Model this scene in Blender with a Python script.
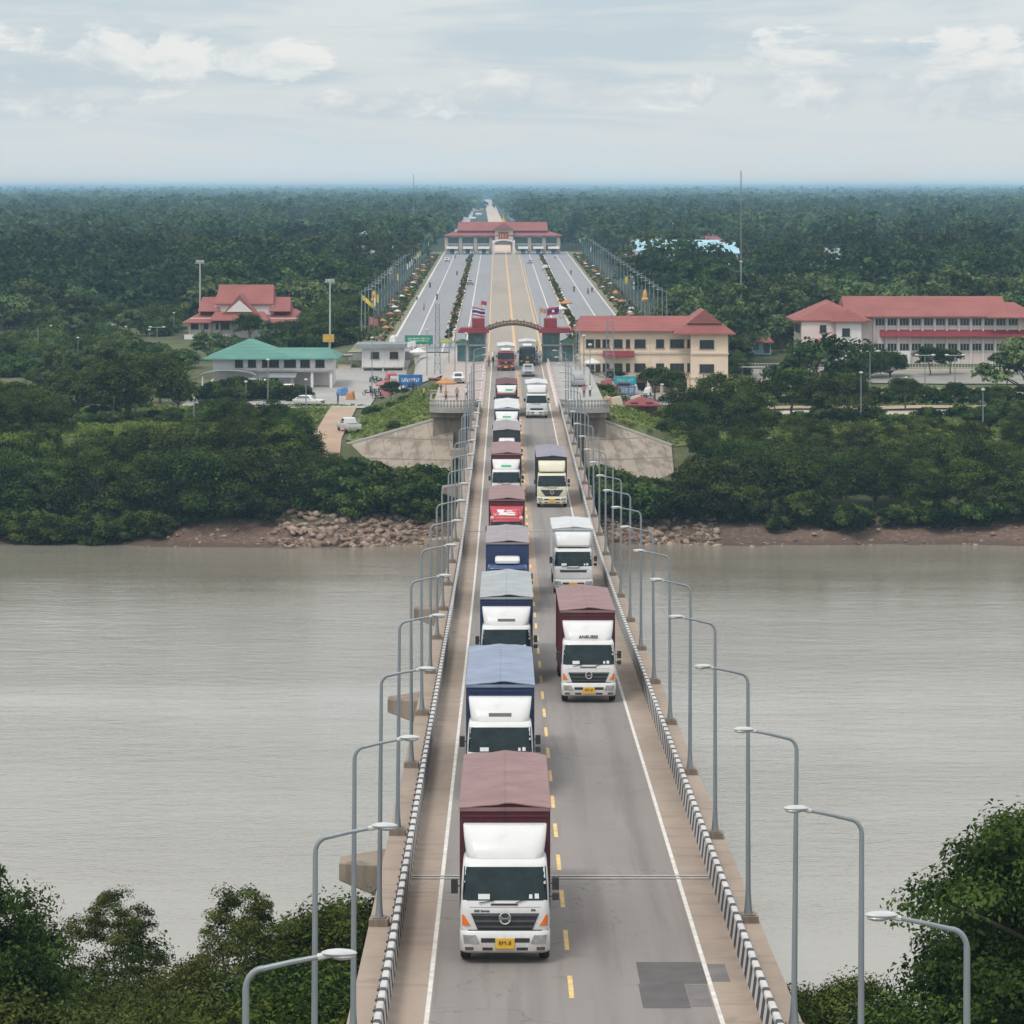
import bpy, bmesh, math, random
import numpy as np
from mathutils import Vector, Matrix
for o in list(bpy.data.objects):
    bpy.data.objects.remove(o)
scn = bpy.context.scene
COL = scn.collection
R = math.radians
F = 3200.0          # focal length in pixels of a 1024 px wide frame
VX, VY = 505.0, 187.0
CZ = 26.8           # camera height above the flat part of the bridge deck

# ------------------------------------------------------------------ camera
cd = bpy.data.cameras.new('camera')
cam = bpy.data.objects.new('camera', cd); COL.objects.link(cam)
cam.location = (0, 0, CZ); cam.rotation_euler = (R(90), 0, 0)
cd.sensor_width = 36.0; cd.lens = 36.0 * F / 1024.0
cd.shift_x = (512 - VX) / 1024.0; cd.shift_y = (VY - 512) / 1024.0
cd.clip_start = 1.0; cd.clip_end = 120000.0
scn.camera = cam

# ------------------------------------------------------------------ sky and sun
SUN_EL, SUN_AZ = R(58), R(215)     # azimuth clockwise from +Y: high, a little behind the camera
w = bpy.data.worlds.new('World'); scn.world = w; w.use_nodes = True
nt = w.node_tree; nt.nodes.clear()
N = nt.nodes.new; L = nt.links.new
def math_node(nt, op, a, b=None, c=None, clamp=False):
    n = nt.nodes.new('ShaderNodeMath'); n.operation = op; n.use_clamp = clamp
    for i, v in enumerate((a, b, c)):
        if v is None: continue
        if isinstance(v, (int, float)): n.inputs[i].default_value = v
        else: nt.links.new(v, n.inputs[i])
    return n.outputs[0]
out = N('ShaderNodeOutputWorld')
sky = N('ShaderNodeTexSky'); sky.sky_type = 'NISHITA'; sky.sun_disc = False
sky.sun_elevation = SUN_EL; sky.sun_rotation = SUN_AZ
sky.air_density = 1.0; sky.dust_density = 2.0; sky.ozone_density = 1.0
bg_sky = N('ShaderNodeBackground'); bg_sky.inputs['Strength'].default_value = 0.10
L(sky.outputs[0], bg_sky.inputs['Color'])
tc = N('ShaderNodeTexCoord'); sp = N('ShaderNodeSeparateXYZ'); L(tc.outputs['Generated'], sp.inputs[0])
sx, sy, sz = sp.outputs
hlen = math_node(nt, 'SQRT', math_node(nt, 'ADD', math_node(nt, 'MULTIPLY', sx, sx), math_node(nt, 'MULTIPLY', sy, sy)))
hlen = math_node(nt, 'MAXIMUM', hlen, 0.001)
el = math_node(nt, 'DIVIDE', sz, hlen)                       # tangent of the elevation
ux = math_node(nt, 'DIVIDE', sx, hlen); uy = math_node(nt, 'DIVIDE', sy, hlen)
def cloud_noise(kx, kz, scale, detail, rough, off=0.0, dist=0.0):
    cx = N('ShaderNodeCombineXYZ')
    L(math_node(nt, 'MULTIPLY', ux, kx), cx.inputs[0]); L(math_node(nt, 'MULTIPLY_ADD', uy, kx, off), cx.inputs[1])
    L(math_node(nt, 'MULTIPLY', el, kz), cx.inputs[2])
    n = N('ShaderNodeTexNoise'); n.inputs['Scale'].default_value = scale; n.inputs['Detail'].default_value = detail
    n.inputs['Roughness'].default_value = rough; n.inputs['Distortion'].default_value = dist
    L(cx.outputs[0], n.inputs['Vector']); return n.outputs[0]
def ss(v, a, b):
    n = N('ShaderNodeMapRange'); n.interpolation_type = 'SMOOTHSTEP'
    n.inputs[1].default_value = a; n.inputs[2].default_value = b; L(v, n.inputs[0]); return n.outputs[0]
# broad veil of stratus, thin blue gaps high up, cumulus heaps in a low band
streak = cloud_noise(1.0, 9.0, 9.0, 6.0, 0.55, 3.1, 0.6)
veil = ss(math_node(nt, 'MULTIPLY_ADD', cloud_noise(1.0, 5.0, 30.0, 5.0, 0.6, 9.2, 0.4), .35, streak), 0.52, 0.80)
puff = cloud_noise(1.0, 2.3, 30.0, 9.0, 0.62, 7.7, 0.35)
band = math_node(nt, 'MULTIPLY', ss(el, 0.018, 0.028), math_node(nt, 'SUBTRACT', 1.0, ss(el, 0.040, 0.058)))
def lobe(u0, e0, wu, we):
    "a heap of cumulus at a compass bearing and elevation"
    a = math_node(nt, 'MULTIPLY', math_node(nt, 'SUBTRACT', ux, u0), 1/wu); b_ = math_node(nt, 'MULTIPLY', math_node(nt, 'SUBTRACT', el, e0), 1/we)
    return ss(math_node(nt, 'ADD', math_node(nt, 'MULTIPLY', a, a), math_node(nt, 'MULTIPLY', b_, b_)), 1.6, .0)
big = None
for q in ((-.140, .035, .060, .016), (-.078, .040, .026, .009), (.012, .031, .045, .008), (-.035, .026, .04, .006), (.098, .037, .036, .016), (.145, .034, .045, .016), (.055, .030, .02, .006), (-.45, .06, .2, .04), (.5, .05, .2, .04)):
    l_ = lobe(*q); big = l_ if big is None else math_node(nt, 'MAXIMUM', big, l_)
pm = math_node(nt, 'MULTIPLY', math_node(nt, 'MULTIPLY', ss(math_node(nt, 'MULTIPLY_ADD', big, .20, puff), 0.60, 0.69), 1.0), ss(big, 0.0, 0.5))
shade = ss(math_node(nt, 'MULTIPLY_ADD', el, 6.0, puff), 0.62, 0.84)
def mixc(f, a, b):
    m = N('ShaderNodeMix'); m.data_type = 'RGBA'
    if isinstance(f, float): m.inputs[0].default_value = f
    else: L(f, m.inputs[0])
    for i, v in ((6, a), (7, b)):
        if isinstance(v, tuple): m.inputs[i].default_value = (*v, 1)
        else: L(v, m.inputs[i])
    return m.outputs[2]
low = mixc(ss(el, 0.0, 0.035), (0.69, 0.77, 0.805), (0.54, 0.635, 0.70))
stra = mixc(veil, low, (0.70, 0.74, 0.755))
cum = mixc(shade, (0.565, 0.64, 0.70), (0.91, 0.90, 0.865))
allc = mixc(math_node(nt, 'MULTIPLY', pm, 0.7), stra, cum)
allc = mixc(ss(el, 0.056, 0.13), allc, mixc(veil, (0.96, 0.99, 1.01), (1.10, 1.10, 1.08)))   # the cloud deck is brighter overhead
bg_cl = N('ShaderNodeBackground'); bg_cl.inputs['Strength'].default_value = 1.0
L(allc, bg_cl.inputs['Color'])
mx = N('ShaderNodeMixShader'); mx.inputs[0].default_value = 0.86
L(bg_sky.outputs[0], mx.inputs[1]); L(bg_cl.outputs[0], mx.inputs[2]); L(mx.outputs[0], out.inputs['Surface'])

sl = bpy.data.lights.new('sun', 'SUN'); sl.energy = 1.5; sl.angle = R(14); sl.color = (1.0, 0.955, 0.89)
so = bpy.data.objects.new('sun', sl); COL.objects.link(so)
sd = Vector((math.sin(SUN_AZ) * math.cos(SUN_EL), math.cos(SUN_AZ) * math.cos(SUN_EL), math.sin(SUN_EL)))
so.rotation_euler = sd.to_track_quat('Z', 'Y').to_euler(); so.location = (0, 0, 300)

vs = scn.view_settings
vs.view_transform = 'Standard'; vs.look = 'None'; vs.exposure = 0.12; vs.gamma = 1.0; vs.use_curve_mapping = False
scn.render.engine = 'CYCLES'
scn.cycles.max_bounces = 6; scn.cycles.diffuse_bounces = 2; scn.cycles.glossy_bounces = 3
scn.cycles.transmission_bounces = 3; scn.cycles.transparent_max_bounces = 6; scn.cycles.volume_bounces = 0
scn.cycles.caustics_reflective = False; scn.cycles.caustics_refractive = False
scn.cycles.use_denoising = True

# ------------------------------------------------------------------ helpers
def G(px, py, z=0.0):
    "ground point of height z seen at a pixel of the photograph"
    d = (CZ - z) * F / (py - VY)
    return ((px - VX) * d / F, d, z)
def PX(px, d): return (px - VX) * d / F
def PZ(py, d): return CZ - (py - VY) * d / F

class MB:
    def __init__(s): s.v = []; s.f = []; s.m = []
    def add(s, vs_, fs_, mat=0):
        b = len(s.v); s.v += [tuple(p) for p in vs_]
        s.f += [tuple(b + i for i in f) for f in fs_]; s.m += [mat] * len(fs_); return s
    def box(s, x0, x1, y0, y1, z0, z1, mat=0):
        v = [(x0,y0,z0),(x1,y0,z0),(x1,y1,z0),(x0,y1,z0),(x0,y0,z1),(x1,y0,z1),(x1,y1,z1),(x0,y1,z1)]
        return s.add(v, [(0,3,2,1),(4,5,6,7),(0,1,5,4),(1,2,6,5),(2,3,7,6),(3,0,4,7)], mat)
    def hexa(s, bot, top, mat=0):
        return s.add(list(bot) + list(top), [(0,3,2,1),(4,5,6,7),(0,1,5,4),(1,2,6,5),(2,3,7,6),(3,0,4,7)], mat)
    def prism(s, poly, a0, a1, axis='y', mat=0):
        "poly: 2-D outline counter-clockwise; axis y -> (x,z), x -> (y,z), z -> (x,y)"
        f = {'y': lambda p, a: (p[0], a, p[1]), 'x': lambda p, a: (a, p[0], p[1]), 'z': lambda p, a: (p[0], p[1], a)}[axis]
        n = len(poly); v = [f(p, a0) for p in poly] + [f(p, a1) for p in poly]
        fs = [tuple(range(n)), tuple(range(2*n-1, n-1, -1))] + [(i, i+n, (i+1) % n + n, (i+1) % n) for i in range(n)]
        return s.add(v, fs, mat)
    def tube(s, path, r, n=8, mat=0, caps=True):
        path = [Vector(p) for p in path]; rr = r if isinstance(r, (list, tuple)) else [r] * len(path)
        b = len(s.v); prev = None
        for i, p in enumerate(path):
            t = (path[min(i+1, len(path)-1)] - path[max(i-1, 0)]).normalized()
            if prev is None:
                u = t.orthogonal().normalized()
            else:
                u = (prev - t * prev.dot(t)).normalized()
            prev = u; q = t.cross(u)
            for k in range(n):
                a = 2 * math.pi * (k + .5) / n
                s.v.append(tuple(p + (u * math.cos(a) + q * math.sin(a)) * rr[i]))
        for i in range(len(path) - 1):
            for k in range(n):
                s.f.append((b+i*n+k, b+i*n+(k+1) % n, b+(i+1)*n+(k+1) % n, b+(i+1)*n+k)); s.m.append(mat)
        if caps:
            s.f.append(tuple(b + k for k in range(n-1, -1, -1))); s.m.append(mat)
            e = b + (len(path)-1)*n; s.f.append(tuple(e + k for k in range(n))); s.m.append(mat)
        return s
    def lathe(s, prof, c=(0,0,0), axis='z', n=14, mat=0):
        "prof: list of (radius, along)"
        b = len(s.v)
        for r, h in prof:
            for k in range(n):
                a = 2*math.pi*k/n; p, q = r*math.cos(a), r*math.sin(a)
                s.v.append({'z': (c[0]+p, c[1]+q, c[2]+h), 'x': (c[0]+h, c[1]+p, c[2]+q), 'y': (c[0]+q, c[1]+h, c[2]+p)}[axis])
        for i in range(len(prof)-1):
            for k in range(n):
                s.f.append((b+i*n+k, b+i*n+(k+1) % n, b+(i+1)*n+(k+1) % n, b+(i+1)*n+k)); s.m.append(mat)
        s.f.append(tuple(b+k for k in range(n-1, -1, -1))); s.m.append(mat)
        e = b+(len(prof)-1)*n; s.f.append(tuple(e+k for k in range(n))); s.m.append(mat)
        return s
    def ellip(s, c, r, nu=10, nv=6, mat=0):
        prof = [(max(math.sin(math.pi*i/nv), .02), -math.cos(math.pi*i/nv)) for i in range(nv+1)]
        b = len(s.v); s.lathe(prof, n=nu, mat=mat)
        for i in range(b, len(s.v)):
            x, y, z = s.v[i]; s.v[i] = (c[0]+x*r[0], c[1]+y*r[1], c[2]+z*r[2])
        return s
    def sweep(s, prof, ys, zf, mat=0, closed=True):
        "cross-section (x,z) swept along y over the height profile zf"
        n = len(prof); b = len(s.v)
        for y in ys:
            for x, z in prof: s.v.append((x, y, z + zf(y)))
        m = n if closed else n - 1
        for i in range(len(ys)-1):
            for k in range(m):
                s.f.append((b+i*n+k, b+i*n+(k+1) % n, b+(i+1)*n+(k+1) % n, b+(i+1)*n+k)); s.m.append(mat)
        if closed:
            s.f.append(tuple(b+k for k in range(n-1, -1, -1))); s.m.append(mat)
            e = b+(len(ys)-1)*n; s.f.append(tuple(e+k for k in range(n))); s.m.append(mat)
        return s
    def build(s, name, mats, parent=None, loc=None, smooth=False, bevel=0.0, rot=None):
        me = bpy.data.meshes.new(name); me.from_pydata(s.v, [], s.f)
        for m in (mats if isinstance(mats, (list, tuple)) else [mats]): me.materials.append(m)
        if any(s.m): me.polygons.foreach_set('material_index', s.m)
        bm = bmesh.new(); bm.from_mesh(me)
        bmesh.ops.recalc_face_normals(bm, faces=bm.faces)
        if bevel:
            bmesh.ops.remove_doubles(bm, verts=bm.verts, dist=1e-5)
            es = [e for e in bm.edges if len(e.link_faces) == 2 and e.calc_face_angle(0) > .5]
            bmesh.ops.bevel(bm, geom=es, offset=bevel, segments=2, affect='EDGES', profile=.5, clamp_overlap=True)
        bm.to_mesh(me); bm.free()
        if smooth:
            me.polygons.foreach_set('use_smooth', [True]*len(me.polygons))
            try: me.set_sharp_from_angle(angle=R(38))
            except Exception: pass
        me.update()
        o = bpy.data.objects.new(name, me); COL.objects.link(o)
        if parent: o.parent = parent
        if loc: o.location = loc
        if rot: o.rotation_euler = rot
        return o

KIDS = {}
def tag(o, label=None, cat=None, group=None, kind=None):
    if label: o['label'] = label
    if cat: o['category'] = cat
    if group: o['group'] = group
    if kind: o['kind'] = kind
    return o
def thing(name, label, cat, loc=(0,0,0), rz=0.0, group=None, sc=1.0):
    o = bpy.data.objects.new(name, None); COL.objects.link(o)
    o.location = loc; o.rotation_euler = (0, 0, rz); o.empty_display_size = .3
    if sc != 1.0: o.scale = (sc,)*3 if isinstance(sc, (int, float)) else sc
    return tag(o, label, cat, group)
def copy_tree(o, parent=None, **kw):
    c = o.copy(); COL.objects.link(c); c.parent = parent
    for ch in list(o.children): copy_tree(ch, c)
    return c
def dup(o, loc, rz=0.0, label=None, group=None, sc=None):
    c = copy_tree(o); c.location = loc; c.rotation_euler = (0, 0, rz)
    if sc: c.scale = (sc,)*3 if isinstance(sc, (int, float)) else sc
    if label: c['label'] = label
    if group: c['group'] = group
    return c
ORD = ('first second third fourth fifth sixth seventh eighth ninth tenth eleventh twelfth thirteenth fourteenth fifteenth sixteenth '
       'seventeenth eighteenth nineteenth twentieth twenty-first twenty-second twenty-third twenty-fourth twenty-fifth twenty-sixth '
       'twenty-seventh twenty-eighth twenty-ninth thirtieth thirty-first thirty-second thirty-third thirty-fourth thirty-fifth thirty-sixth').split()

# ------------------------------------------------------------------ materials
def mat(name, col, rough=.7, metal=0.0, var=.12, scale=1.0, detail=5, bump=0.0, bscale=None, col2=None, stretch=None,
        coord='Object', spec=.5, coat=0.0, fac=(.3, .7)):
    m = bpy.data.materials.new(name); m.use_nodes = True
    t = m.node_tree; b = t.nodes['Principled BSDF']
    b.inputs['Roughness'].default_value = rough; b.inputs['Metallic'].default_value = metal
    b.inputs['Specular IOR Level'].default_value = spec
    if coat: b.inputs['Coat Weight'].default_value = coat; b.inputs['Coat Roughness'].default_value = .08
    c = t.nodes.new('ShaderNodeTexCoord'); mp = t.nodes.new('ShaderNodeMapping')
    t.links.new(c.outputs[coord], mp.inputs[0])
    if stretch: mp.inputs['Scale'].default_value = stretch
    n = t.nodes.new('ShaderNodeTexNoise'); n.inputs['Scale'].default_value = scale; n.inputs['Detail'].default_value = detail
    n.inputs['Roughness'].default_value = .6
    t.links.new(mp.outputs[0], n.inputs['Vector'])
    r = t.nodes.new('ShaderNodeMapRange'); r.inputs[1].default_value = fac[0]; r.inputs[2].default_value = fac[1]
    t.links.new(n.outputs[0], r.inputs[0])
    mixn = t.nodes.new('ShaderNodeMix'); mixn.data_type = 'RGBA'; t.links.new(r.outputs[0], mixn.inputs[0])
    a = tuple(max(0, x*(1-var)) for x in col); d = col2 if col2 else tuple(min(1, x*(1+var)) for x in col)
    mixn.inputs[6].default_value = (*a, 1); mixn.inputs[7].default_value = (*d, 1)
    t.links.new(mixn.outputs[2], b.inputs['Base Color'])
    if bump:
        n2 = t.nodes.new('ShaderNodeTexNoise'); n2.inputs['Scale'].default_value = bscale or scale*6; n2.inputs['Detail'].default_value = 4
        t.links.new(mp.outputs[0], n2.inputs['Vector'])
        bn = t.nodes.new('ShaderNodeBump'); bn.inputs['Strength'].default_value = bump; bn.inputs['Distance'].default_value = .05
        t.links.new(n2.outputs[0], bn.inputs['Height']); t.links.new(bn.outputs[0], b.inputs['Normal'])
    m['mix'] = mixn.name
    return m
def over(m, fac_fn, col):
    "lay a second colour over a material's base colour; fac_fn(tree) returns the factor socket"
    t = m.node_tree; b = t.nodes['Principled BSDF']; src = b.inputs['Base Color'].links[0].from_socket
    x = t.nodes.new('ShaderNodeMix'); x.data_type = 'RGBA'
    t.links.new(fac_fn(t), x.inputs[0]); t.links.new(src, x.inputs[6])
    if isinstance(col, tuple): x.inputs[7].default_value = (*col, 1)
    t.links.new(x.outputs[2], b.inputs['Base Color']); return m
def xyz(t, coord='Object'):
    c = t.nodes.new('ShaderNodeTexCoord'); s = t.nodes.new('ShaderNodeSeparateXYZ'); t.links.new(c.outputs[coord], s.inputs[0]); return s.outputs
def rng(t, v, a, b, lo=0.0, hi=1.0):
    n = t.nodes.new('ShaderNodeMapRange'); n.interpolation_type = 'SMOOTHSTEP'
    for i, q in ((1, a), (2, b), (3, lo), (4, hi)): n.inputs[i].default_value = q
    t.links.new(v, n.inputs[0]); return n.outputs[0]
def noise(t, scale, detail=4, stretch=None, coord='Object', rough=.6):
    c = t.nodes.new('ShaderNodeTexCoord'); mp = t.nodes.new('ShaderNodeMapping'); t.links.new(c.outputs[coord], mp.inputs[0])
    if stretch: mp.inputs['Scale'].default_value = stretch
    n = t.nodes.new('ShaderNodeTexNoise'); n.inputs['Scale'].default_value = scale; n.inputs['Detail'].default_value = detail
    n.inputs['Roughness'].default_value = rough
    t.links.new(mp.outputs[0], n.inputs['Vector']); return n.outputs[0]
def mul(t, a, b): return math_node(t, 'MULTIPLY', a, b)

M = {}
# road surface: grey asphalt, worn along the wheel tracks, oil-dark lane middles, long repairs
M['asphalt'] = mat('asphalt', (.240, .217, .201), .85, var=.10, scale=.35, detail=8, bump=.15, bscale=14, stretch=(1, .12, 1))
over(M['asphalt'], lambda t: mul(t, rng(t, noise(t, 1.6, 5, (1, .02, 1)), .50, .66), .5), (.165, .148, .136))
over(M['asphalt'], lambda t: mul(t, rng(t, noise(t, .05, 6), .52, .66), .5), (.285, .262, .243))
def tracks(t):
    x, y, z = xyz(t); d = None
    for c in (-1.05, .80, 2.75, 4.55):
        q = rng(t, math_node(t, 'ABSOLUTE', math_node(t, 'SUBTRACT', x, c)), .42, .05); d = q if d is None else math_node(t, 'MAXIMUM', d, q)
    return math_node(t, 'MULTIPLY', d, rng(t, noise(t, .8, 6, (1, .05, 1)), .3, .7, .05, .5))
over(M['asphalt'], tracks, (.165, .147, .136))
def cracks(t):
    c = t.nodes.new('ShaderNodeTexCoord'); v = t.nodes.new('ShaderNodeTexVoronoi'); v.feature = 'DISTANCE_TO_EDGE'; v.inputs['Scale'].default_value = .42
    n = t.nodes.new('ShaderNodeTexNoise'); n.inputs['Scale'].default_value = 1.4; n.inputs['Detail'].default_value = 4
    a = t.nodes.new('ShaderNodeVectorMath'); a.operation = 'ADD'; t.links.new(c.outputs['Object'], n.inputs['Vector']); t.links.new(c.outputs['Object'], a.inputs[0]); t.links.new(n.outputs['Color'], a.inputs[1]); t.links.new(a.outputs[0], v.inputs['Vector'])
    return math_node(t, 'MULTIPLY', rng(t, v.outputs['Distance'], .016, .006), rng(t, noise(t, .12, 3), .52, .62, 0, .55))
over(M['asphalt'], cracks, (.13, .118, .11))
def drips(t):
    x, y, z = xyz(t)
    return math_node(t, 'MULTIPLY', rng(t, noise(t, 3.2, 3, (1, .35, 1)), .66, .72), rng(t, math_node(t, 'ABSOLUTE', math_node(t, 'SUBTRACT', math_node(t, 'ABSOLUTE', math_node(t, 'SUBTRACT', x, 1.75)), 1.85)), .9, .1, 0, .6))
over(M['asphalt'], drips, (.15, .135, .125))
M['patch'] = mat('asphalt_patch', (.105, .097, .096), .9, var=.14, scale=1.5, bump=.2, bscale=18)
M['patch_worn'] = mat('asphalt_patch_worn', (.165, .153, .148), .9, var=.2, scale=1.2, bump=.2, bscale=18)
M['shoulder'] = mat('shoulder_concrete', (.345, .275, .220), .9, var=.16, scale=.6, detail=9, bump=.12, bscale=9, stretch=(1, .3, 1))
over(M['shoulder'], lambda t: mul(t, rng(t, noise(t, 2.2, 6, (.25, 1.6, 1)), .48, .70), .35), (.265, .215, .175))
over(M['shoulder'], lambda t: mul(t, rng(t, noise(t, .12, 5), .50, .68), .55), (.40, .32, .255))
over(M['shoulder'], lambda t: mul(t, rng(t, noise(t, 1.3, 7, (.12, 1.0, 1)), .56, .63), .35), (.21, .17, .14))
over(M['shoulder'], lambda t: mul(t, rng(t, noise(t, .8, 6), .58, .70), .5), (.22, .165, .125))
M['plaza'] = mat('plaza_asphalt', (.27, .27, .28), .85, var=.07, scale=.06, detail=9, stretch=(1, .15, 1))
over(M['plaza'], lambda t: mul(t, rng(t, noise(t, 1.1, 5, (1, .01, 1)), .50, .68), .35), (.21, .21, .215))
M['plaza_mid'] = mat('plaza_middle_concrete', (.33, .285, .235), .85, var=.12, scale=.1, detail=8, stretch=(1, .1, 1))
M['paving'] = mat('paving', (.40, .335, .30), .85, var=.12, scale=.5, detail=6)
M['yard'] = mat('yard_concrete', (.36, .345, .325), .88, var=.14, scale=.12, detail=8)
M['track'] = mat('laterite_road', (.40, .285, .20), .95, var=.13, scale=.2, detail=8, bump=.2, bscale=3)
M['white_line'] = mat('white_line_paint', (.66, .64, .60), .7, var=.2, scale=2.2, detail=7)
M['yellow_line'] = mat('yellow_line_paint', (.74, .50, .20), .7, var=.25, scale=3.0, detail=7)
M['yellow_faded'] = mat('faded_yellow_paint', (.62, .40, .20), .75, var=.25, scale=.5, detail=8)
M['joint'] = mat('joint_steel', (.40, .38, .35), .6, var=.2, scale=4)
M['concrete'] = mat('concrete', (.30, .245, .195), .9, var=.18, scale=.35, detail=9, bump=.2, bscale=5)
over(M['concrete'], lambda t: mul(t, rng(t, noise(t, .9, 6, (1, 1, .12)), .46, .66), .75), (.15, .12, .095))
M['concrete_grey'] = mat('grey_concrete', (.36, .345, .32), .9, var=.16, scale=.5, detail=8)
# concrete slope paving with horizontal and vertical joints and dark weeping stains
M['slope'] = mat('slope_paving', (.36, .305, .245), .95, var=.16, scale=.3, detail=9, bump=.2, bscale=3)
over(M['slope'], lambda t: mul(t, rng(t, noise(t, .7, 6, (1, 1, .25)), .45, .62), .75), (.20, .16, .125))
def slope_joints(t):
    x, y, z = xyz(t)
    a = math_node(t, 'PINGPONG', math_node(t, 'ADD', z, 50.0), 1.1)
    b = math_node(t, 'PINGPONG', math_node(t, 'ADD', math_node(t, 'MULTIPLY_ADD', z, .28, x), 100.0), 1.0)
    return math_node(t, 'MULTIPLY', math_node(t, 'MAXIMUM', rng(t, a, .09, .03), rng(t, b, .06, .02)), .6)
over(M['slope'], slope_joints, (.13, .10, .08))
# black and white diagonal stripes of the bridge parapet
def stripes(t, slant, period, duty, edge=.02):
    x, y, z = xyz(t)
    u = math_node(t, 'DIVIDE', math_node(t, 'MULTIPLY_ADD', z, slant, y), period)
    p = math_node(t, 'FRACT', math_node(t, 'ADD', u, 500.0))
    return rng(t, p, duty, duty + edge)
M['stripe'] = mat('striped_parapet_paint', (.54, .535, .52), .7, var=.14, scale=1.5, detail=7)
over(M['stripe'], lambda t: stripes(t, 1.0, 1.3, .46), (.035, .036, .048))
over(M['stripe'], lambda t: mul(t, rng(t, noise(t, 1.1, 7), .57, .72), .4), (.34, .30, .26))
M['coping'] = mat('coping_paint', (.53, .52, .50), .7, var=.14, scale=1.2, detail=7)
over(M['coping'], lambda t: stripes(t, 0, 1.3, .66), (.05, .05, .06))
M['galv'] = mat('galvanised_steel', (.24, .27, .292), .5, metal=.25, var=.14, scale=.8, detail=6, stretch=(3, 3, .4))
M['lamp_head'] = mat('lamp_housing', (.50, .52, .53), .45, var=.1, scale=3)
M['lamp_glass'] = mat('lamp_glass', (.45, .46, .45), .2, var=.05)
# trucks
M['cab_white'] = mat('white_cab_paint', (.66, .665, .66), .32, var=.05, scale=1.2, detail=6, coat=.3)
over(M['cab_white'], lambda t: mul(t, rng(t, noise(t, 1.8, 7, (1, 1, .5)), .50, .72), .4), (.50, .47, .42))
over(M['cab_white'], lambda t: mul(t, rng(t, math_node(t, 'MULTIPLY_ADD', noise(t, 2.6, 6, (1, 1, .35)), .9, xyz(t)[2]), 1.35, .72), .75), (.36, .31, .25))
M['cab_cream'] = mat('cream_cab_paint', (.68, .65, .50), .35, var=.07, scale=1.5, coat=.3)
M['cab_blue'] = mat('blue_cab_paint', (.022, .05, .17), .35, var=.12, scale=1.5, coat=.3)
M['cab_red'] = mat('red_cab_paint', (.42, .02, .04), .35, var=.12, scale=1.5, coat=.3)
M['cab_silver'] = mat('silver_paint', (.42, .43, .44), .35, metal=.5, var=.08, scale=1.5)
M['cab_black'] = mat('black_paint', (.02, .02, .024), .35, var=.2, scale=1.5)
M['plastic'] = mat('black_plastic', (.022, .023, .026), .55, var=.2, scale=3)
M['grille'] = mat('grille_grey', (.075, .078, .082), .45, var=.2, scale=3)
M['chrome'] = mat('chrome', (.55, .56, .57), .22, metal=1.0, var=.05)
M['glass'] = mat('dark_glass', (.030, .045, .050), .06, var=.3, scale=1.2, spec=.6)
M['cabglass'] = mat('windscreen_glass', (.012, .026, .030), .08, var=.5, scale=1.6, spec=.32)
M['winglass'] = mat('building_window_glass', (.04, .045, .05), .15, var=.5, scale=.6)
M['tyre'] = mat('tyre_rubber', (.022, .021, .021), .9, var=.2, scale=5)
M['rim'] = mat('wheel_rim', (.30, .30, .30), .5, metal=.4, var=.2, scale=4)
M['chassis'] = mat('chassis_dark', (.04, .038, .036), .8, var=.3, scale=2)
M['amber'] = mat('amber_lens', (.72, .17, .025), .3, var=.1)
M['red_lens'] = mat('red_lens', (.45, .03, .03), .3, var=.1)
M['headlight'] = mat('headlight_lens', (.34, .36, .36), .15, var=.25, scale=8, metal=.3)
M['plate'] = mat('yellow_plate', (.70, .40, .03), .5, var=.08, scale=6)
M['plate_white'] = mat('white_plate', (.6, .6, .58), .5, var=.08, scale=6)
M['ink'] = mat('black_ink', (.03, .03, .035), .6, var=.05)
M['paper'] = mat('white_paper', (.7, .71, .70), .7, var=.06)
def tarp(name, col, var=.16):
    m = mat(name, col, .62, var=var, scale=.9, detail=7, bump=.9, bscale=1.7, stretch=(1, .75, 1.0))
    over(m, lambda t: mul(t, rng(t, noise(t, 2.6, 6, (.15, 1.6, 1)), .58, .66), .45), tuple(c*.62 for c in col))
    def seams(t):
        x, y, z = xyz(t)
        a = math_node(t, 'PINGPONG', math_node(t, 'ADD', y, 50.3), 1.05); b = math_node(t, 'ABSOLUTE', x)
        return math_node(t, 'MULTIPLY', math_node(t, 'MAXIMUM', rng(t, a, .05, .015), rng(t, b, .045, .02)), rng(t, noise(t, 1.5, 4), .35, .6, .1, .45))
    over(m, seams, tuple(c*.5 for c in col))
    over(m, lambda t: mul(t, rng(t, noise(t, .5, 6), .5, .7), .3), tuple(min(1, c*1.25+.02) for c in col))
    return m
M['tarp_rose'] = tarp('faded_rose_tarpaulin', (.255, .148, .145))
M['tarp_maroon'] = tarp('maroon_tarpaulin', (.095, .015, .026))
M['tarp_blue'] = tarp('faded_blue_tarpaulin', (.225, .275, .37))
M['tarp_navy'] = tarp('navy_tarpaulin', (.020, .036, .105))
M['tarp_grey'] = tarp('faded_grey_tarpaulin', (.33, .355, .36))
M['tarp_mauve'] = tarp('faded_mauve_tarpaulin', (.285, .25, .265))
M['tarp_slate'] = tarp('slate_violet_tarpaulin', (.235, .215, .27))
M['tarp_white'] = tarp('white_tarpaulin', (.56, .57, .58), .08)
M['tarp_black'] = tarp('charcoal_tarpaulin', (.03, .03, .036))
M['green_logo'] = mat('green_logo_paint', (.03, .36, .14), .5, var=.1)
M['pink_logo'] = mat('pink_logo_paint', (.70, .42, .40), .5, var=.2, scale=3)
M['rose_panel'] = mat('rose_panel_paint', (.50, .12, .15), .5, var=.2, scale=3)
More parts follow.
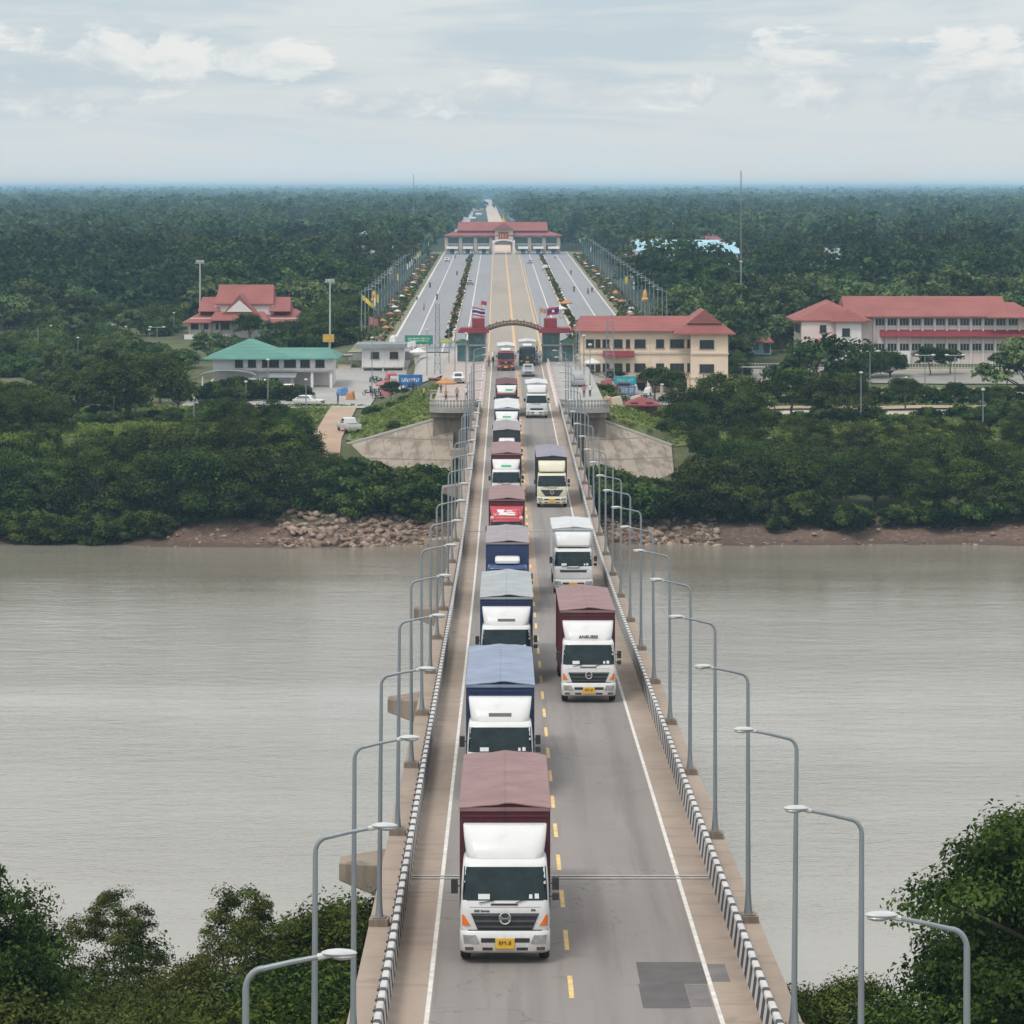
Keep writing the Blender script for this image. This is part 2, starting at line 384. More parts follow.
# buildings
def roof(name, col):
    m = mat(name, col, .85, var=.16, scale=.25, detail=8, spec=.25)
    def ribs(t):
        x, y, z = xyz(t); return mul(t, rng(t, math_node(t, 'PINGPONG', math_node(t, 'ADD', z, 200.0), .22), .03, .07, 1.0, 0.0), .28)
    over(m, ribs, tuple(c*.55 for c in col))
    over(m, lambda t: mul(t, rng(t, noise(t, .5, 6), .55, .72), .35), tuple(min(1, c*.62+.03) for c in col))
    return m
M['roof_red'] = roof('red_roof_tiles', (.30, .108, .098))
M['roof_brick'] = roof('brick_red_roof_tiles', (.30, .112, .098))
M['roof_green'] = roof('green_metal_roof', (.115, .265, .22))
M['roof_blue'] = roof('pale_blue_metal_roof', (.36, .58, .66))
M['roof_grey'] = roof('grey_metal_roof', (.26, .29, .30))
M['roof_pink'] = roof('pinkish_roof', (.40, .22, .22))
M['wall_cream'] = mat('cream_render', (.76, .62, .47), .85, var=.07, scale=.5, detail=8)
over(M['wall_cream'], lambda t: mul(t, rng(t, noise(t, .8, 6, (1, 1, .15)), .55, .75), .3), (.42, .34, .26))
M['wall_white'] = mat('white_render', (.74, .71, .70), .85, var=.06, scale=.5, detail=8)
over(M['wall_white'], lambda t: mul(t, rng(t, noise(t, .8, 6, (1, 1, .15)), .55, .75), .3), (.42, .40, .38))
M['wall_beige'] = mat('beige_render', (.62, .52, .42), .85, var=.07, scale=.5, detail=8)
M['wall_pink'] = mat('pinkish_white_render', (.74, .62, .59), .85, var=.06, scale=.5, detail=8)
M['wall_teal'] = mat('pale_blue_render', (.30, .50, .56), .85, var=.08, scale=.5)
M['trim_white'] = mat('white_trim', (.70, .69, .67), .7, var=.05, scale=2)
M['trim_dark'] = mat('dark_frame', (.06, .055, .05), .6, var=.1, scale=2)
M['maroon'] = mat('maroon_paint', (.24, .035, .045), .6, var=.14, scale=.8)
M['red_sign'] = mat('red_sign_paint', (.36, .045, .035), .6, var=.12, scale=1.0)
M['gold'] = mat('gold_paint', (.60, .34, .07), .5, var=.2, scale=2)
M['teal_glass'] = mat('teal_glazing', (.07, .15, .155), .15, var=.4, scale=.9)
M['sign_green'] = mat('green_sign_face', (.01, .25, .135), .5, var=.08, scale=1)
M['sign_blue'] = mat('blue_billboard_face', (.02, .15, .46), .5, var=.12, scale=1)
M['pole_teal'] = mat('dark_teal_paint', (.075, .125, .13), .6, var=.2, scale=1.0)
M['ornament'] = mat('brown_ornament', (.26, .15, .085), .7, var=.3, scale=2.0)
M['awning_green'] = mat('dull_green_awning', (.05, .17, .12), .7, var=.2, scale=1)
M['sign_teal'] = mat('teal_banner_face', (.02, .35, .42), .6, var=.2, scale=1.5)
M['sign_yellow'] = mat('yellow_green_banner', (.40, .44, .06), .6, var=.15, scale=1.5)
M['flag_red'] = mat('red_flag_cloth', (.42, .03, .05), .8, var=.1)
M['flag_white'] = mat('white_flag_cloth', (.64, .64, .65), .8, var=.06)
M['flag_blue'] = mat('blue_flag_cloth', (.025, .04, .17), .8, var=.1)
M['orange_cloth'] = mat('orange_cloth', (.46, .22, .09), .8, var=.15)
M['yellow_cloth'] = mat('yellow_cloth', (.66, .53, .06), .8, var=.15)
M['rose_cloth'] = mat('rose_cloth', (.40, .15, .15), .8, var=.15)
M['white_cloth'] = mat('white_cloth', (.66, .66, .65), .8, var=.08)
M['blue_cloth'] = mat('blue_cloth', (.12, .25, .48), .8, var=.15)
M['skin'] = mat('skin', (.30, .17, .11), .6, var=.06)
M['hair'] = mat('black_hair', (.015, .013, .012), .6, var=.1)
M['trousers'] = mat('dark_trousers', (.035, .04, .055), .85, var=.2, scale=4)
M['bark'] = mat('bark', (.12, .095, .07), .95, var=.3, scale=3, detail=6, bump=.5, bscale=12, stretch=(1, 1, .25))
M['palebark'] = mat('pale_bark', (.17, .145, .115), .95, var=.3, scale=3, detail=6, bump=.5, bscale=12, stretch=(1, 1, .25))
M['rock'] = mat('river_rock', (.27, .195, .155), .95, var=.4, scale=.5, detail=9, bump=.5, bscale=3)
M['earth'] = mat('bank_earth', (.20, .125, .09), .98, var=.3, scale=.3, detail=9, bump=.5, bscale=2)

def foliage(name, dark, light, hue_var=.38):
    m = bpy.data.materials.new(name); m.use_nodes = True; t = m.node_tree; t.nodes.clear()
    o = t.nodes.new('ShaderNodeOutputMaterial')
    at = t.nodes.new('ShaderNodeAttribute'); at.attribute_name = 'tint'
    oi = t.nodes.new('ShaderNodeObjectInfo')
    mixn = t.nodes.new('ShaderNodeMix'); mixn.data_type = 'RGBA'
    t.links.new(at.outputs['Fac'], mixn.inputs[0])
    mixn.inputs[6].default_value = (*dark, 1); mixn.inputs[7].default_value = (*light, 1)
    hs = t.nodes.new('ShaderNodeHueSaturation')
    t.links.new(mixn.outputs[2], hs.inputs['Color'])
    t.links.new(math_node(t, 'MULTIPLY_ADD', oi.outputs['Random'], .045, .478), hs.inputs['Hue'])
    r2 = math_node(t, 'FRACT', math_node(t, 'MULTIPLY', oi.outputs['Random'], 7.31))
    t.links.new(math_node(t, 'MULTIPLY_ADD', r2, hue_var*2, 1-hue_var), hs.inputs['Value'])
    d = t.nodes.new('ShaderNodeBsdfDiffuse'); tr = t.nodes.new('ShaderNodeBsdfTranslucent'); ms = t.nodes.new('ShaderNodeMixShader')
    t.links.new(hs.outputs[0], d.inputs['Color']); t.links.new(hs.outputs[0], tr.inputs['Color'])
    ms.inputs[0].default_value = .25
    t.links.new(d.outputs[0], ms.inputs[1]); t.links.new(tr.outputs[0], ms.inputs[2]); t.links.new(ms.outputs[0], o.inputs['Surface'])
    return m
M['leaf'] = foliage('dark_green_leaves', (.011, .021, .007), (.100, .145, .034))
M['leaf_olive'] = foliage('olive_leaves', (.015, .022, .007), (.145, .175, .045))
M['leaf_fresh'] = foliage('fresh_green_leaves', (.013, .024, .006), (.140, .195, .042))
M['leaf_far'] = foliage('forest_leaves', (.018, .036, .016), (.150, .205, .075))
M['hedge_leaf'] = foliage('hedge_leaves', (.045, .075, .020), (.11, .16, .045))
M['grass'] = foliage('grass_blades', (.10, .135, .032), (.22, .26, .07))
M['flower'] = mat('orange_flowers', (.42, .20, .09), .8, var=.2)
# ================================================================== SETTING
BX = 1.75                      # centre line of the bridge
def zd(y):
    "height of the bridge deck: falls towards the far bank, then runs level"
    s = 228.0 - y; z = .038 * (s + math.sqrt(s*s + 900.0)) / 2
    if y < 90: z += .00068 * (90 - y)**2
    return z * max(0.0, min(1.0, (520.0 - y) / 120.0)) if y > 400 else z
rs = np.random.RandomState(5)
def sstep(v, a, b):
    t = np.clip((np.asarray(v, float) - a) / (b - a), 0, 1); return t*t*(3-2*t)
def wob(x, s, seed):
    r = np.random.RandomState(seed); x = np.asarray(x, float); o = 0*x
    for k in range(5): o = o + np.sin(x / (s / (1.7**k)) + r.rand()*6.28) / (1.5**k)
    return o
def height(x, y):
    x = np.asarray(x, float); y = np.asarray(y, float)
    ys = y + 1.6 * wob(x, 14, 3) * sstep(np.abs(x - BX), 6, 20)
    base = -4.2 + 3.8 * np.clip((y - 480) / 140.0, 0, 1)
    base = base + .25 * wob(x + y*.3, 23, 8) * sstep(y, 395, 430) * (1 - sstep(y, 470, 520))
    corr = (sstep(y, 468, 516)*sstep(x, -15.5, -13)*(1-sstep(x, 8.5, 9.5)) + sstep(y, 505, 530)*(1-sstep(x, -15.5, -13)*(1-sstep(x, 8.5, 9.5)))) * (1 - sstep(np.abs(x - BX), 27, 40))
    base = base*(1-corr) + corr*(-.3)
    fill = -.9 - .36 * np.maximum(0, np.abs(x - BX) - 10.5)
    base = np.where((y > 389.5) & (y < 540), np.maximum(base, fill), base)
    rough = .35 * wob(x*1.0 + 3*np.sin(y), 3.1, 11) * sstep(ys, 352, 360) * (1 - sstep(ys, 372, 385))
    z = np.interp(ys, [-1e6, 128, 150, 170, 335, 350, 357.5, 366, 380, 394], [-9.5, -9.5, -13.6, -18, -18, -15, -13.2, -11.1, -8.6, -4.4])
    z = z + rough*.6
    far = ys >= 394
    k = sstep(ys, 388, 397)
    return np.where(far, base*k + z*(1-k), z)

def grid_sheet(name, X, Y, Z, m, kind='structure', smooth=True):
    ny, nx = Z.shape
    v = np.stack([np.broadcast_to(X, (ny, nx)), np.broadcast_to(Y[:, None], (ny, nx)), Z], -1).reshape(-1, 3)
    i = np.arange((ny-1)*(nx-1)); r = i // (nx-1); c = i % (nx-1); a = r*nx + c
    f = np.stack([a, a+1, a+nx+1, a+nx], 1)
    return np_mesh(name, v, f, m, kind=kind, smooth=smooth)
def np_mesh(name, v, f, m, kind=None, smooth=False, tint=None, mi=None, parent=None, link=True):
    me = bpy.data.meshes.new(name); v = np.ascontiguousarray(v, np.float32); n, k = f.shape
    me.vertices.add(len(v)); me.vertices.foreach_set('co', v.ravel())
    me.loops.add(n*k); me.loops.foreach_set('vertex_index', np.ascontiguousarray(f, np.int32).ravel())
    me.polygons.add(n); me.polygons.foreach_set('loop_start', np.arange(0, n*k, k, dtype=np.int32))
    try: me.polygons.foreach_set('loop_total', np.full(n, k, np.int32))
    except Exception: pass
    for q in (m if isinstance(m, (list, tuple)) else [m]): me.materials.append(q)
    if mi is not None: me.polygons.foreach_set('material_index', np.ascontiguousarray(mi, np.int32))
    if smooth: me.polygons.foreach_set('use_smooth', np.ones(n, bool))
    if tint is not None:
        a = me.attributes.new('tint', 'FLOAT', 'FACE'); a.data.foreach_set('value', np.ascontiguousarray(tint, np.float32))
    me.update(calc_edges=True); me.validate()
    if not link: return me
    o = bpy.data.objects.new(name, me); COL.objects.link(o)
    if parent: o.parent = parent
    if kind: o['kind'] = kind
    return o

# ---- ground: one sheet from behind the camera to the horizon
m = mat('ground', (.075, .085, .032), .98, var=.35, scale=.08, detail=10, bump=.4, bscale=1.3)
over(m, lambda t: mul(t, rng(t, noise(t, .22, 7), .46, .66), .75), (.115, .125, .045))
over(m, lambda t: mul(t, rng(t, noise(t, .07, 6, rough=.7), .58, .66), .55), (.20, .15, .10))
def shore_fac(t):
    z = xyz(t)[2]; n = noise(t, .35, 6)
    return rng(t, math_node(t, 'MULTIPLY_ADD', n, 3.0, z), -8.9, -10.4)
over(m, shore_fac, (.125, .080, .060))
over(m, lambda t: mul(t, mul(t, shore_fac(t), rng(t, noise(t, 1.3, 6), .5, .62)), .8), (.20, .14, .108))
over(m, lambda t: mul(t, rng(t, xyz(t)[2], -12.5, -13.1), .75), (.075, .052, .036))
far_green = rng  # forest floor further off
over(m, lambda t: rng(t, xyz(t)[1], 560, 800), (.030, .046, .020))
M['ground'] = m
xs = np.concatenate([-np.geomspace(125, 32000, 34)[::-1], np.arange(-122, 123, 2.0), np.geomspace(125, 32000, 34)])
ysn = np.concatenate([np.linspace(-300, 90, 14), np.arange(96, 176, 4.0), np.arange(190, 336, 16.0), np.arange(342, 660, 2.0),
                      np.geomspace(664, 62000, 60)])
gz = height(xs[None, :], ysn[:, None])
grid_sheet('ground', xs, ysn, gz, M['ground'])

# ---- river
m = mat('river_water', (.255, .235, .19), .05, var=.10, scale=.02, detail=6, stretch=(.35, 1, 1), spec=.5)
over(m, lambda t: mul(t, rng(t, noise(t, .045, 5, (.25, 1, 1)), .5, .68), .6), (.285, .265, .215))
t = m.node_tree; b = t.nodes['Principled BSDF']
b.inputs['IOR'].default_value = 1.55
n1 = noise(t, .55, 5, (.55, 1.3, 1)); n2 = noise(t, 3.4, 4, (.5, 1.0, 1)); n3 = noise(t, .035, 4, (.25, 1, 1))
hgt = math_node(t, 'MULTIPLY', math_node(t, 'MULTIPLY_ADD', n2, .5, n1), rng(t, n3, .30, .66, .35, 1.0))
bn = t.nodes.new('ShaderNodeBump'); bn.inputs['Strength'].default_value = .17; bn.inputs['Distance'].default_value = .5
t.links.new(hgt, bn.inputs['Height']); t.links.new(bn.outputs[0], b.inputs['Normal'])
t.links.new(rng(t, n3, .35, .65, .03, .10), b.inputs['Roughness'])
M['water'] = m
wb = MB(); wb.add([(-3000, 100, -13.2), (3000, 100, -13.2), (3000, 380, -13.2), (-3000, 380, -13.2)], [(0, 1, 2, 3)])
tag(wb.build('river_water', M['water']), kind='structure')

# ---- damp air over the land
HAZE_DENSITY = .00015
hz = bpy.data.materials.new('haze'); hz.use_nodes = True; t = hz.node_tree; t.nodes.clear()
o_ = t.nodes.new('ShaderNodeOutputMaterial'); pv = t.nodes.new('ShaderNodeVolumePrincipled')
pv.inputs['Color'].default_value = (.46, .77, 1.0, 1); pv.inputs['Density'].default_value = HAZE_DENSITY
pv.inputs['Anisotropy'].default_value = 0.0
t.links.new(pv.outputs[0], o_.inputs['Volume'])
hb = MB(); hb.box(-33000, 33000, -320, 63000, -19.5, 34.0)
tag(hb.build('haze', hz), kind='stuff')

# ---- bridge
ys_b = list(np.arange(10, 235, 4.0)) + list(np.arange(235, 389, 8.0)) + [388.0]
bridge = thing('bridge', 'long concrete road bridge running across the muddy river to the far bank', 'bridge', (0, 0, 0))
d = MB()
d.sweep([(BX-5.75, -.06), (BX-5.75, -.42), (BX-3.2, -.75), (BX-2.6, -2.2), (BX+2.6, -2.2), (BX+3.2, -.75), (BX+5.75, -.42), (BX+5.75, -.06)], ys_b, zd)
d.build('deck', M['concrete'], bridge)
e = MB()
for s in (-1, 1):
    e.sweep([(BX+s*4.95, -.05), (BX+s*4.95, .10), (BX+s*5.72, .10), (BX+s*5.72, -.05)], ys_b, zd)
e.build('edge_beam', M['shoulder'], bridge)
for y in (72, 119, 168, 216, 264, 312, 356):
    z = zd(y) - 2.25
    p = MB(); p.box(BX-2.4, BX+2.4, y-1.1, y+1.1, -20, z-1.5)
    po = p.build('pier', M['concrete'], bridge, bevel=.25)
    c = MB(); xs_c = [BX-7.9, BX-5.6, BX-3.0, BX+3.0, BX+5.2, BX+6.7]; hy = [.55, 1.9, 2.1, 2.1, 1.9, .55]; zb_ = [-.85, -1.5, -3.0, -3.0, -1.5, -.85]; zt_ = [-.18, -.05, 0, 0, -.05, -.18]
    for i in range(6):
        c.v += [(xs_c[i], y-hy[i], z+zb_[i]), (xs_c[i], y-hy[i], z+zt_[i]), (xs_c[i], y+hy[i], z+zt_[i]), (xs_c[i], y+hy[i], z+zb_[i])]
    for i in range(5):
        for k in range(4): c.f.append((i*4+k, i*4+(k+1) % 4, i*4+4+(k+1) % 4, i*4+4+k)); c.m.append(0)
    c.f += [(3, 2, 1, 0), (20, 21, 22, 23)]; c.m += [0, 0]
    c.build('pier_cap', M['concrete'], po, bevel=.05)
for y in (101.6, 246.0, 364.0):
    j = MB()
    for dy in (-.28, .16):
        j.sweep([(BX-4.7, .012), (BX-4.7, .03), (BX+4.7, .03), (BX+4.7, .012)], [y+dy, y+dy+.16], zd)
    j.build('expansion_joint', M['joint'], bridge)

def strip(mb, x0, x1, ys, dz, mat=0, zf=zd):
    b = len(mb.v)
    for y in ys:
        a0 = x0(y) if callable(x0) else x0; a1 = x1(y) if callable(x1) else x1
        mb.v += [(a0, y, zf(y)+dz), (a1, y, zf(y)+dz)]
    for i in range(len(ys)-1):
        k = b + 2*i; mb.f.append((k, k+1, k+3, k+2)); mb.m.append(mat)
    return mb
ys_r = list(np.arange(10, 240, 4.0)) + list(np.arange(240, 525, 8.0)) + [524.0]
road = strip(MB(), BX-3.66, BX+3.66, ys_r, 0.0).build('road', M['asphalt']); tag(road, kind='structure')
for s in (-1, 1):
    a, b_ = sorted((BX+s*3.66, BX+s*4.95))
    sh = strip(MB(), a, b_, ys_r, 0.0).build('road_shoulder', M['shoulder']); tag(sh, kind='structure')
lm = MB()
for s in (-1, 1): strip(lm, BX+s*3.74-.06, BX+s*3.74+.06, ys_r, .006)
lm.build('edge_line', M['white_line'], road)
dm = MB(); k = 0; y = 85.2 - 6.4*8
while y < 470:
    w_ = .065
    strip(dm, BX-w_, BX+w_, [y-1.45, y, y+1.45], .006); y += 6.4
dm.build('centre_dash', M['yellow_line'], road)
fm = MB(); strip(fm, BX-.35, BX+.42, list(np.arange(196, 470, 8.0)), .004)
M['ghost'] = mat('worn_yellow_band', (.36, .27, .20), .9, var=.2, scale=.6, detail=9, stretch=(1, .2, 1))
fm.build('worn_centre_band', M['ghost'], road)
pt = MB()
strip(pt, 3.62, 5.42, [88.5, 85.6], .004); strip(pt, 3.56, 4.80, [85.6, 82.5], .0045)
pt.f = [f for f in pt.f]
pt.build('repair_patch', M['patch'], road)
pw = MB(); strip(pw, 5.56, 6.05, [88.2, 85.9], .0065); strip(pw, 4.82, 5.38, [85.5, 82.7], .0065)
pw.build('worn_patch', M['patch_worn'], road)

# ---- parapets with diagonal stripes
def parapet(s, label):
    r = thing('parapet', label, 'parapet', (BX + s*4.82, 0, 0))
    ys_p = list(np.arange(14, 240, 3.0)) + list(np.arange(240, 388, 6.0)) + [387.0]
    # the panel is built flat in its own space so the stripes keep their slope, then follows the deck
    pn = MB().sweep([(-.08, 0), (.08, 0), (.06, .80), (-.06, .80)], ys_p, zd).build('panel', M['stripe'], r)
    cp = MB().sweep([(-.09, .80), (.09, .80), (.09, .90), (.06, .93), (-.06, .93), (-.09, .90)], ys_p, zd).build('coping', M['coping'], r)
    bk = MB(); y = 40.0
    while y < 236:
        z = zd(y); bk.box(min(s*.13, s*.30), max(s*.13, s*.30), y-.05, y+.05, z+.10, z+.16)
        bk.hexa([(s*.13-.04, y-.05, z+.16), (s*.13+.04, y-.05, z+.16), (s*.13+.04, y+.05, z+.16), (s*.13-.04, y+.05, z+.16)],
                [(s*.12-.03, y-.05, z+.78), (s*.12+.03, y-.05, z+.78), (s*.12+.03, y+.05, z+.78), (s*.12-.03, y+.05, z+.78)])
        y += 1.3
    tag(bk.build('bracket', M['grille'], r), kind='stuff')
    return r
parapet(-1, 'black and white striped parapet along the queue side of the bridge')
parapet(1, 'black and white striped parapet along the free lane side of the bridge')

# ---- approach, balconies and abutment on the far bank
ap = MB(); strip(ap, BX-10.6, BX-4.95, list(np.arange(388, 521, 12.0)) + [521.0], .10)
tag(ap.build('pavement', M['paving']), kind='structure')
ap = MB(); strip(ap, BX+4.95, BX+10.6, list(np.arange(388, 521, 12.0)) + [521.0], .10)
tag(ap.build('pavement', M['yard']), kind='structure')
for s, nm in ((-1, 'behind the left bank bushes'), (1, 'above the right bank slope paving')):
    ab = thing('abutment', ('tall concrete bridge abutment with a rounded viewing balcony ' + nm), 'abutment', (BX, 388, 0))
    w0 = MB(); a, b_ = sorted((s*6.6, s*10.5)); w0.box(a, b_, 0, 60, -12, -.9)
    w0.build('wall', M['concrete'], ab, bevel=.1)
    p0 = MB(); a, b_ = sorted((s*4.6, s*6.6)); p0.box(a, b_, 1.5, 8, -12, -2.6)
    p0.build('pilaster', M['concrete'], ab, bevel=.1)
    # half-round balcony slab with a curved corbel under it
    pts = [(s*4.9, 0.2)]
    for k in range(13):
        a = math.pi * k / 12; pts.append((s*(7.9 - 3.0*math.cos(a)), -2.4*math.sin(a)**.6 + .2))
    pts.append((s*10.9, 6.0)); pts.append((s*4.9, 6.0))
    if s < 0: pts = pts[::-1]
    sl_ = MB().prism(pts, -.45, .12, 'z').build('balcony_slab', M['concrete_grey'], ab)
    inner = [(p[0]*.92+s*.62, p[1]*.72+.5) for p in pts]
    MB().prism(inner, -1.1, -.46, 'z').build('corbel', M['concrete'], ab)
    rl = MB(); n_ = 13
    arc = [Vector((s*(7.9 - 2.9*math.cos(math.pi*k/22)), -2.25*math.sin(math.pi*k/22)**.6 + .2, 0)) for k in range(23)]
    arc += [Vector((s*10.8, 1.5, 0)), Vector((s*10.8, 3.0, 0)), Vector((s*10.8, 4.5, 0)), Vector((s*10.8, 6, 0))]
    rl.tube([p + Vector((0, 0, 1.0)) for p in arc], .07, 6); rl.tube([p + Vector((0, 0, .3)) for p in arc], .07, 6)
    rl.build('handrail', M['concrete_grey'], ab)
    for p in arc[::1]:
        q = MB(); q.lathe([(.10, .12), (.10, .3), (.16, .55), (.08, .8), (.10, 1.0), (.12, 1.1), (.02, 1.2)], c=(p.x, p.y, 0), n=6)
        q.build('baluster', M['concrete_grey'], ab)
    # slope paving beside the abutment
    sp_ = thing('slope_paving', ('stained concrete slope paving falling from the abutment ' + ('to the left bank bushes' if s < 0 else 'to the right bank bushes')),
                'slope wall', (0, 0, 0))
    nx_, nz_ = 14, 8; v = []; X0, X1 = BX + s*8.0, BX + s*(21.5 if s < 0 else 18.6)
    for i in range(nx_+1):
        u = i/nx_; x = X0 + (X1-X0)*u
        zt = -1.0 - 3.9*u; yt = 390.2 + 1.2*u; zb = -9.6; yb = 379.5 + 1.0*u
        for j in range(nz_+1):
            q = j/nz_; v.append((x, yt + (yb-yt)*q, zt + (zb-zt)*q))
    f = [(i*(nz_+1)+j, i*(nz_+1)+j+1, (i+1)*(nz_+1)+j+1, (i+1)*(nz_+1)+j) for i in range(nx_) for j in range(nz_)]
    nv = len(v); v2 = v + [(a, b_+.5, c-.1) for a, b_, c in v]; f2 = f + [tuple(nv+i for i in q[::-1]) for q in f]
    # close the rim
    rim = [i*(nz_+1) for i in range(nx_+1)] + [nx_*(nz_+1)+j for j in range(1, nz_+1)] + [i*(nz_+1)+nz_ for i in range(nx_-1, -1, -1)] + [j for j in range(nz_-1, 0, -1)]
    f2 += [(rim[k], rim[(k+1) % len(rim)], nv+rim[(k+1) % len(rim)], nv+rim[k]) for k in range(len(rim))]
    MB().add(v2, f2).build('paving_face', M['slope'], sp_)
    cb = MB(); cb.tube([(X0, 390.3, -.92), ((X0+X1)/2, 390.9, -2.88), (X1, 391.5, -4.82)], .22, 6)
    cb.build('kerb', M['concrete_grey'], sp_)

# ---- plaza beyond the arch
def hw(y): return 21.3 + (25.3-21.3) * (y-557) / 720.0
PC = lambda y: 1.6 - 1.3*(y-557)/720.0
ys_q = list(np.linspace(520, 1330, 42))
fx = lambda u: (lambda y: PC(y) + u*hw(y))
z0 = lambda y: 0.0
pl = strip(MB(), fx(-1), fx(1), ys_q, -.004, zf=z0).build('plaza_road', M['plaza']); tag(pl, kind='structure')
pm_ = strip(MB(), fx(-.215), fx(.215), ys_q, .012, zf=z0); pm_.build('middle_lanes', M['plaza_mid'], pl)
wl = MB()
for u, w_ in ((-.985, .42), (-.80, .26), (-.565, .26), (-.39, .26), (.37, .26), (.585, .26), (.79, .26), (.985, .30)):
    strip(wl, (lambda y, u=u, w_=w_: PC(y)+u*hw(y)-w_/2), (lambda y, u=u, w_=w_: PC(y)+u*hw(y)+w_/2), ys_q, .03, zf=z0)
wl.build('lane_line', M['white_line'], pl)
yl = MB()
for u, w_ in ((-.205, .26), (.0, .5), (.205, .3), (.235, .2)):
    strip(yl, (lambda y, u=u, w_=w_: PC(y)+u*hw(y)-w_/2), (lambda y, u=u, w_=w_: PC(y)+u*hw(y)+w_/2), ys_q, .034, zf=z0)
yl.build('yellow_line', M['yellow_faded'], pl)
M['verge'] = mat('plaza_verge', (.17, .17, .085), .95, var=.3, scale=.15, detail=8, bump=.3)
over(M['verge'], lambda t: mul(t, rng(t, noise(t, .4, 6), .5, .6), .8), (.33, .27, .20))
for s in (-1, 1):
    vg = MB(); a = (lambda y, s=s: PC(y)+s*(hw(y)+.01)); b_ = (lambda y, s=s: PC(y)+s*(hw(y)+6.0))
    strip(vg, *((a, b_) if s > 0 else (b_, a)), ys_q, -.05, zf=z0)
    tag(vg.build('plaza_verge', M['verge']), kind='structure')

# ---- far road beyond the gate, pale in the haze
fr = MB(); yy = list(np.linspace(1330, 7000, 30))
cxr = lambda y: .0 - 36*((y-1330)/5600.0)
strip(fr, lambda y: cxr(y)-4 - y/1500, lambda y: cxr(y)+4 + y/1500, yy, .05, zf=lambda y: -.3)
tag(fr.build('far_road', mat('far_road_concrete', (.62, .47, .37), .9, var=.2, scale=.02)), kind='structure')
fr = MB(); strip(fr, lambda y: cxr(y)-27, lambda y: cxr(y)-20, yy[3:], .05, zf=lambda y: -.3)
tag(fr.build('far_road', mat('far_side_road', (.46, .45, .43), .9, var=.14, scale=.02)), kind='structure')

# ---- side roads and yards draped on the ground
def drape(name, x0, x1, y0, y1, m, dz=.16, n=(14, 40), skew=0.0):
    X = np.linspace(x0, x1, n[0]); Y = np.linspace(y0, y1, n[1])
    xx = X[None, :] + skew * (Y[:, None] - y0); yy = np.broadcast_to(Y[:, None], xx.shape)
    zz = height(xx, yy) + dz
    v = np.stack([xx, yy, zz], -1).reshape(-1, 3); nx = n[0]
    i = np.arange((n[1]-1)*(nx-1)); r = i//(nx-1); c = i % (nx-1); a = r*nx+c
    return np_mesh(name, v, np.stack([a, a+1, a+nx+1, a+nx], 1), m, kind='structure', smooth=True)
drape('side_road', -23.6, -19.9, 380, 447, M['track'], .20, (8, 60), -.012)
drape('yard', -46, -19.0, 446, 514, M['yard'], .17, (20, 50))
drape('yard', -18.9, -8.9, 470, 519, M['yard'], .21, (14, 50))
drape('bank_road', 24, 130, 431, 437.5, mat('pale_road', (.47, .42, .35), .9, var=.14, scale=.3), .17, (70, 8))
drape('bank_path', 24, 130, 441.5, 447, mat('pale_path', (.40, .31, .23), .92, var=.18, scale=.3), .17, (70, 8))
drape('school_yard', 30, 120, 494, 520, mat('school_yard', (.25, .24, .21), .9, var=.18, scale=.2), .17, (60, 20))
drape('dry_field', 38, 125, 462, 486, mat('dry_field', (.235, .225, .085), .95, var=.25, scale=.15), .15, (60, 20))
drape('lawn', 12.6, 33, 393, 428, mat('lawn', (.13, .155, .045), .95, var=.3, scale=.3, bump=.4, bscale=4), .12, (20, 30))
drape('lawn', -19.5, -9.2, 392, 452, mat('lawn_verge', (.125, .155, .045), .95, var=.3, scale=.3, bump=.4, bscale=4), .12, (16, 40))
drape('building_yard', 10, 40, 455, 488, mat('paved_yard', (.34, .32, .29), .9, var=.14, scale=.3), .15, (24, 26))
# ================================================================== TRUCKS
def loft(mb, secs, nseg=4, mat=0, cap=True):
    "secs: (z, half width, y front, y back, corner radius); front is -y"
    rings = []
    for z, hw_, yf, yb, rc in secs:
        pts = []
        for k in range(nseg+1):
            a = math.pi/2*k/nseg; pts.append((-hw_+rc-rc*math.cos(a), yf+rc-rc*math.sin(a), z))
        for k in range(nseg+1):
            a = math.pi/2*k/nseg; pts.append((hw_-rc+rc*math.sin(a), yf+rc-rc*math.cos(a), z))
        pts += [(hw_, yb, z), (-hw_, yb, z)]
        rings.append(pts)
    n = len(rings[0]); b = len(mb.v)
    for r_ in rings: mb.v += r_
    for i in range(len(rings)-1):
        for k in range(n):
            mb.f.append((b+i*n+k, b+i*n+(k+1) % n, b+(i+1)*n+(k+1) % n, b+(i+1)*n+k)); mb.m.append(mat)
    if cap:
        mb.f.append(tuple(b+k for k in range(n-1, -1, -1))); mb.m.append(mat)
        e = b+(len(rings)-1)*n; mb.f.append(tuple(e+k for k in range(n))); mb.m.append(mat)
    return mb
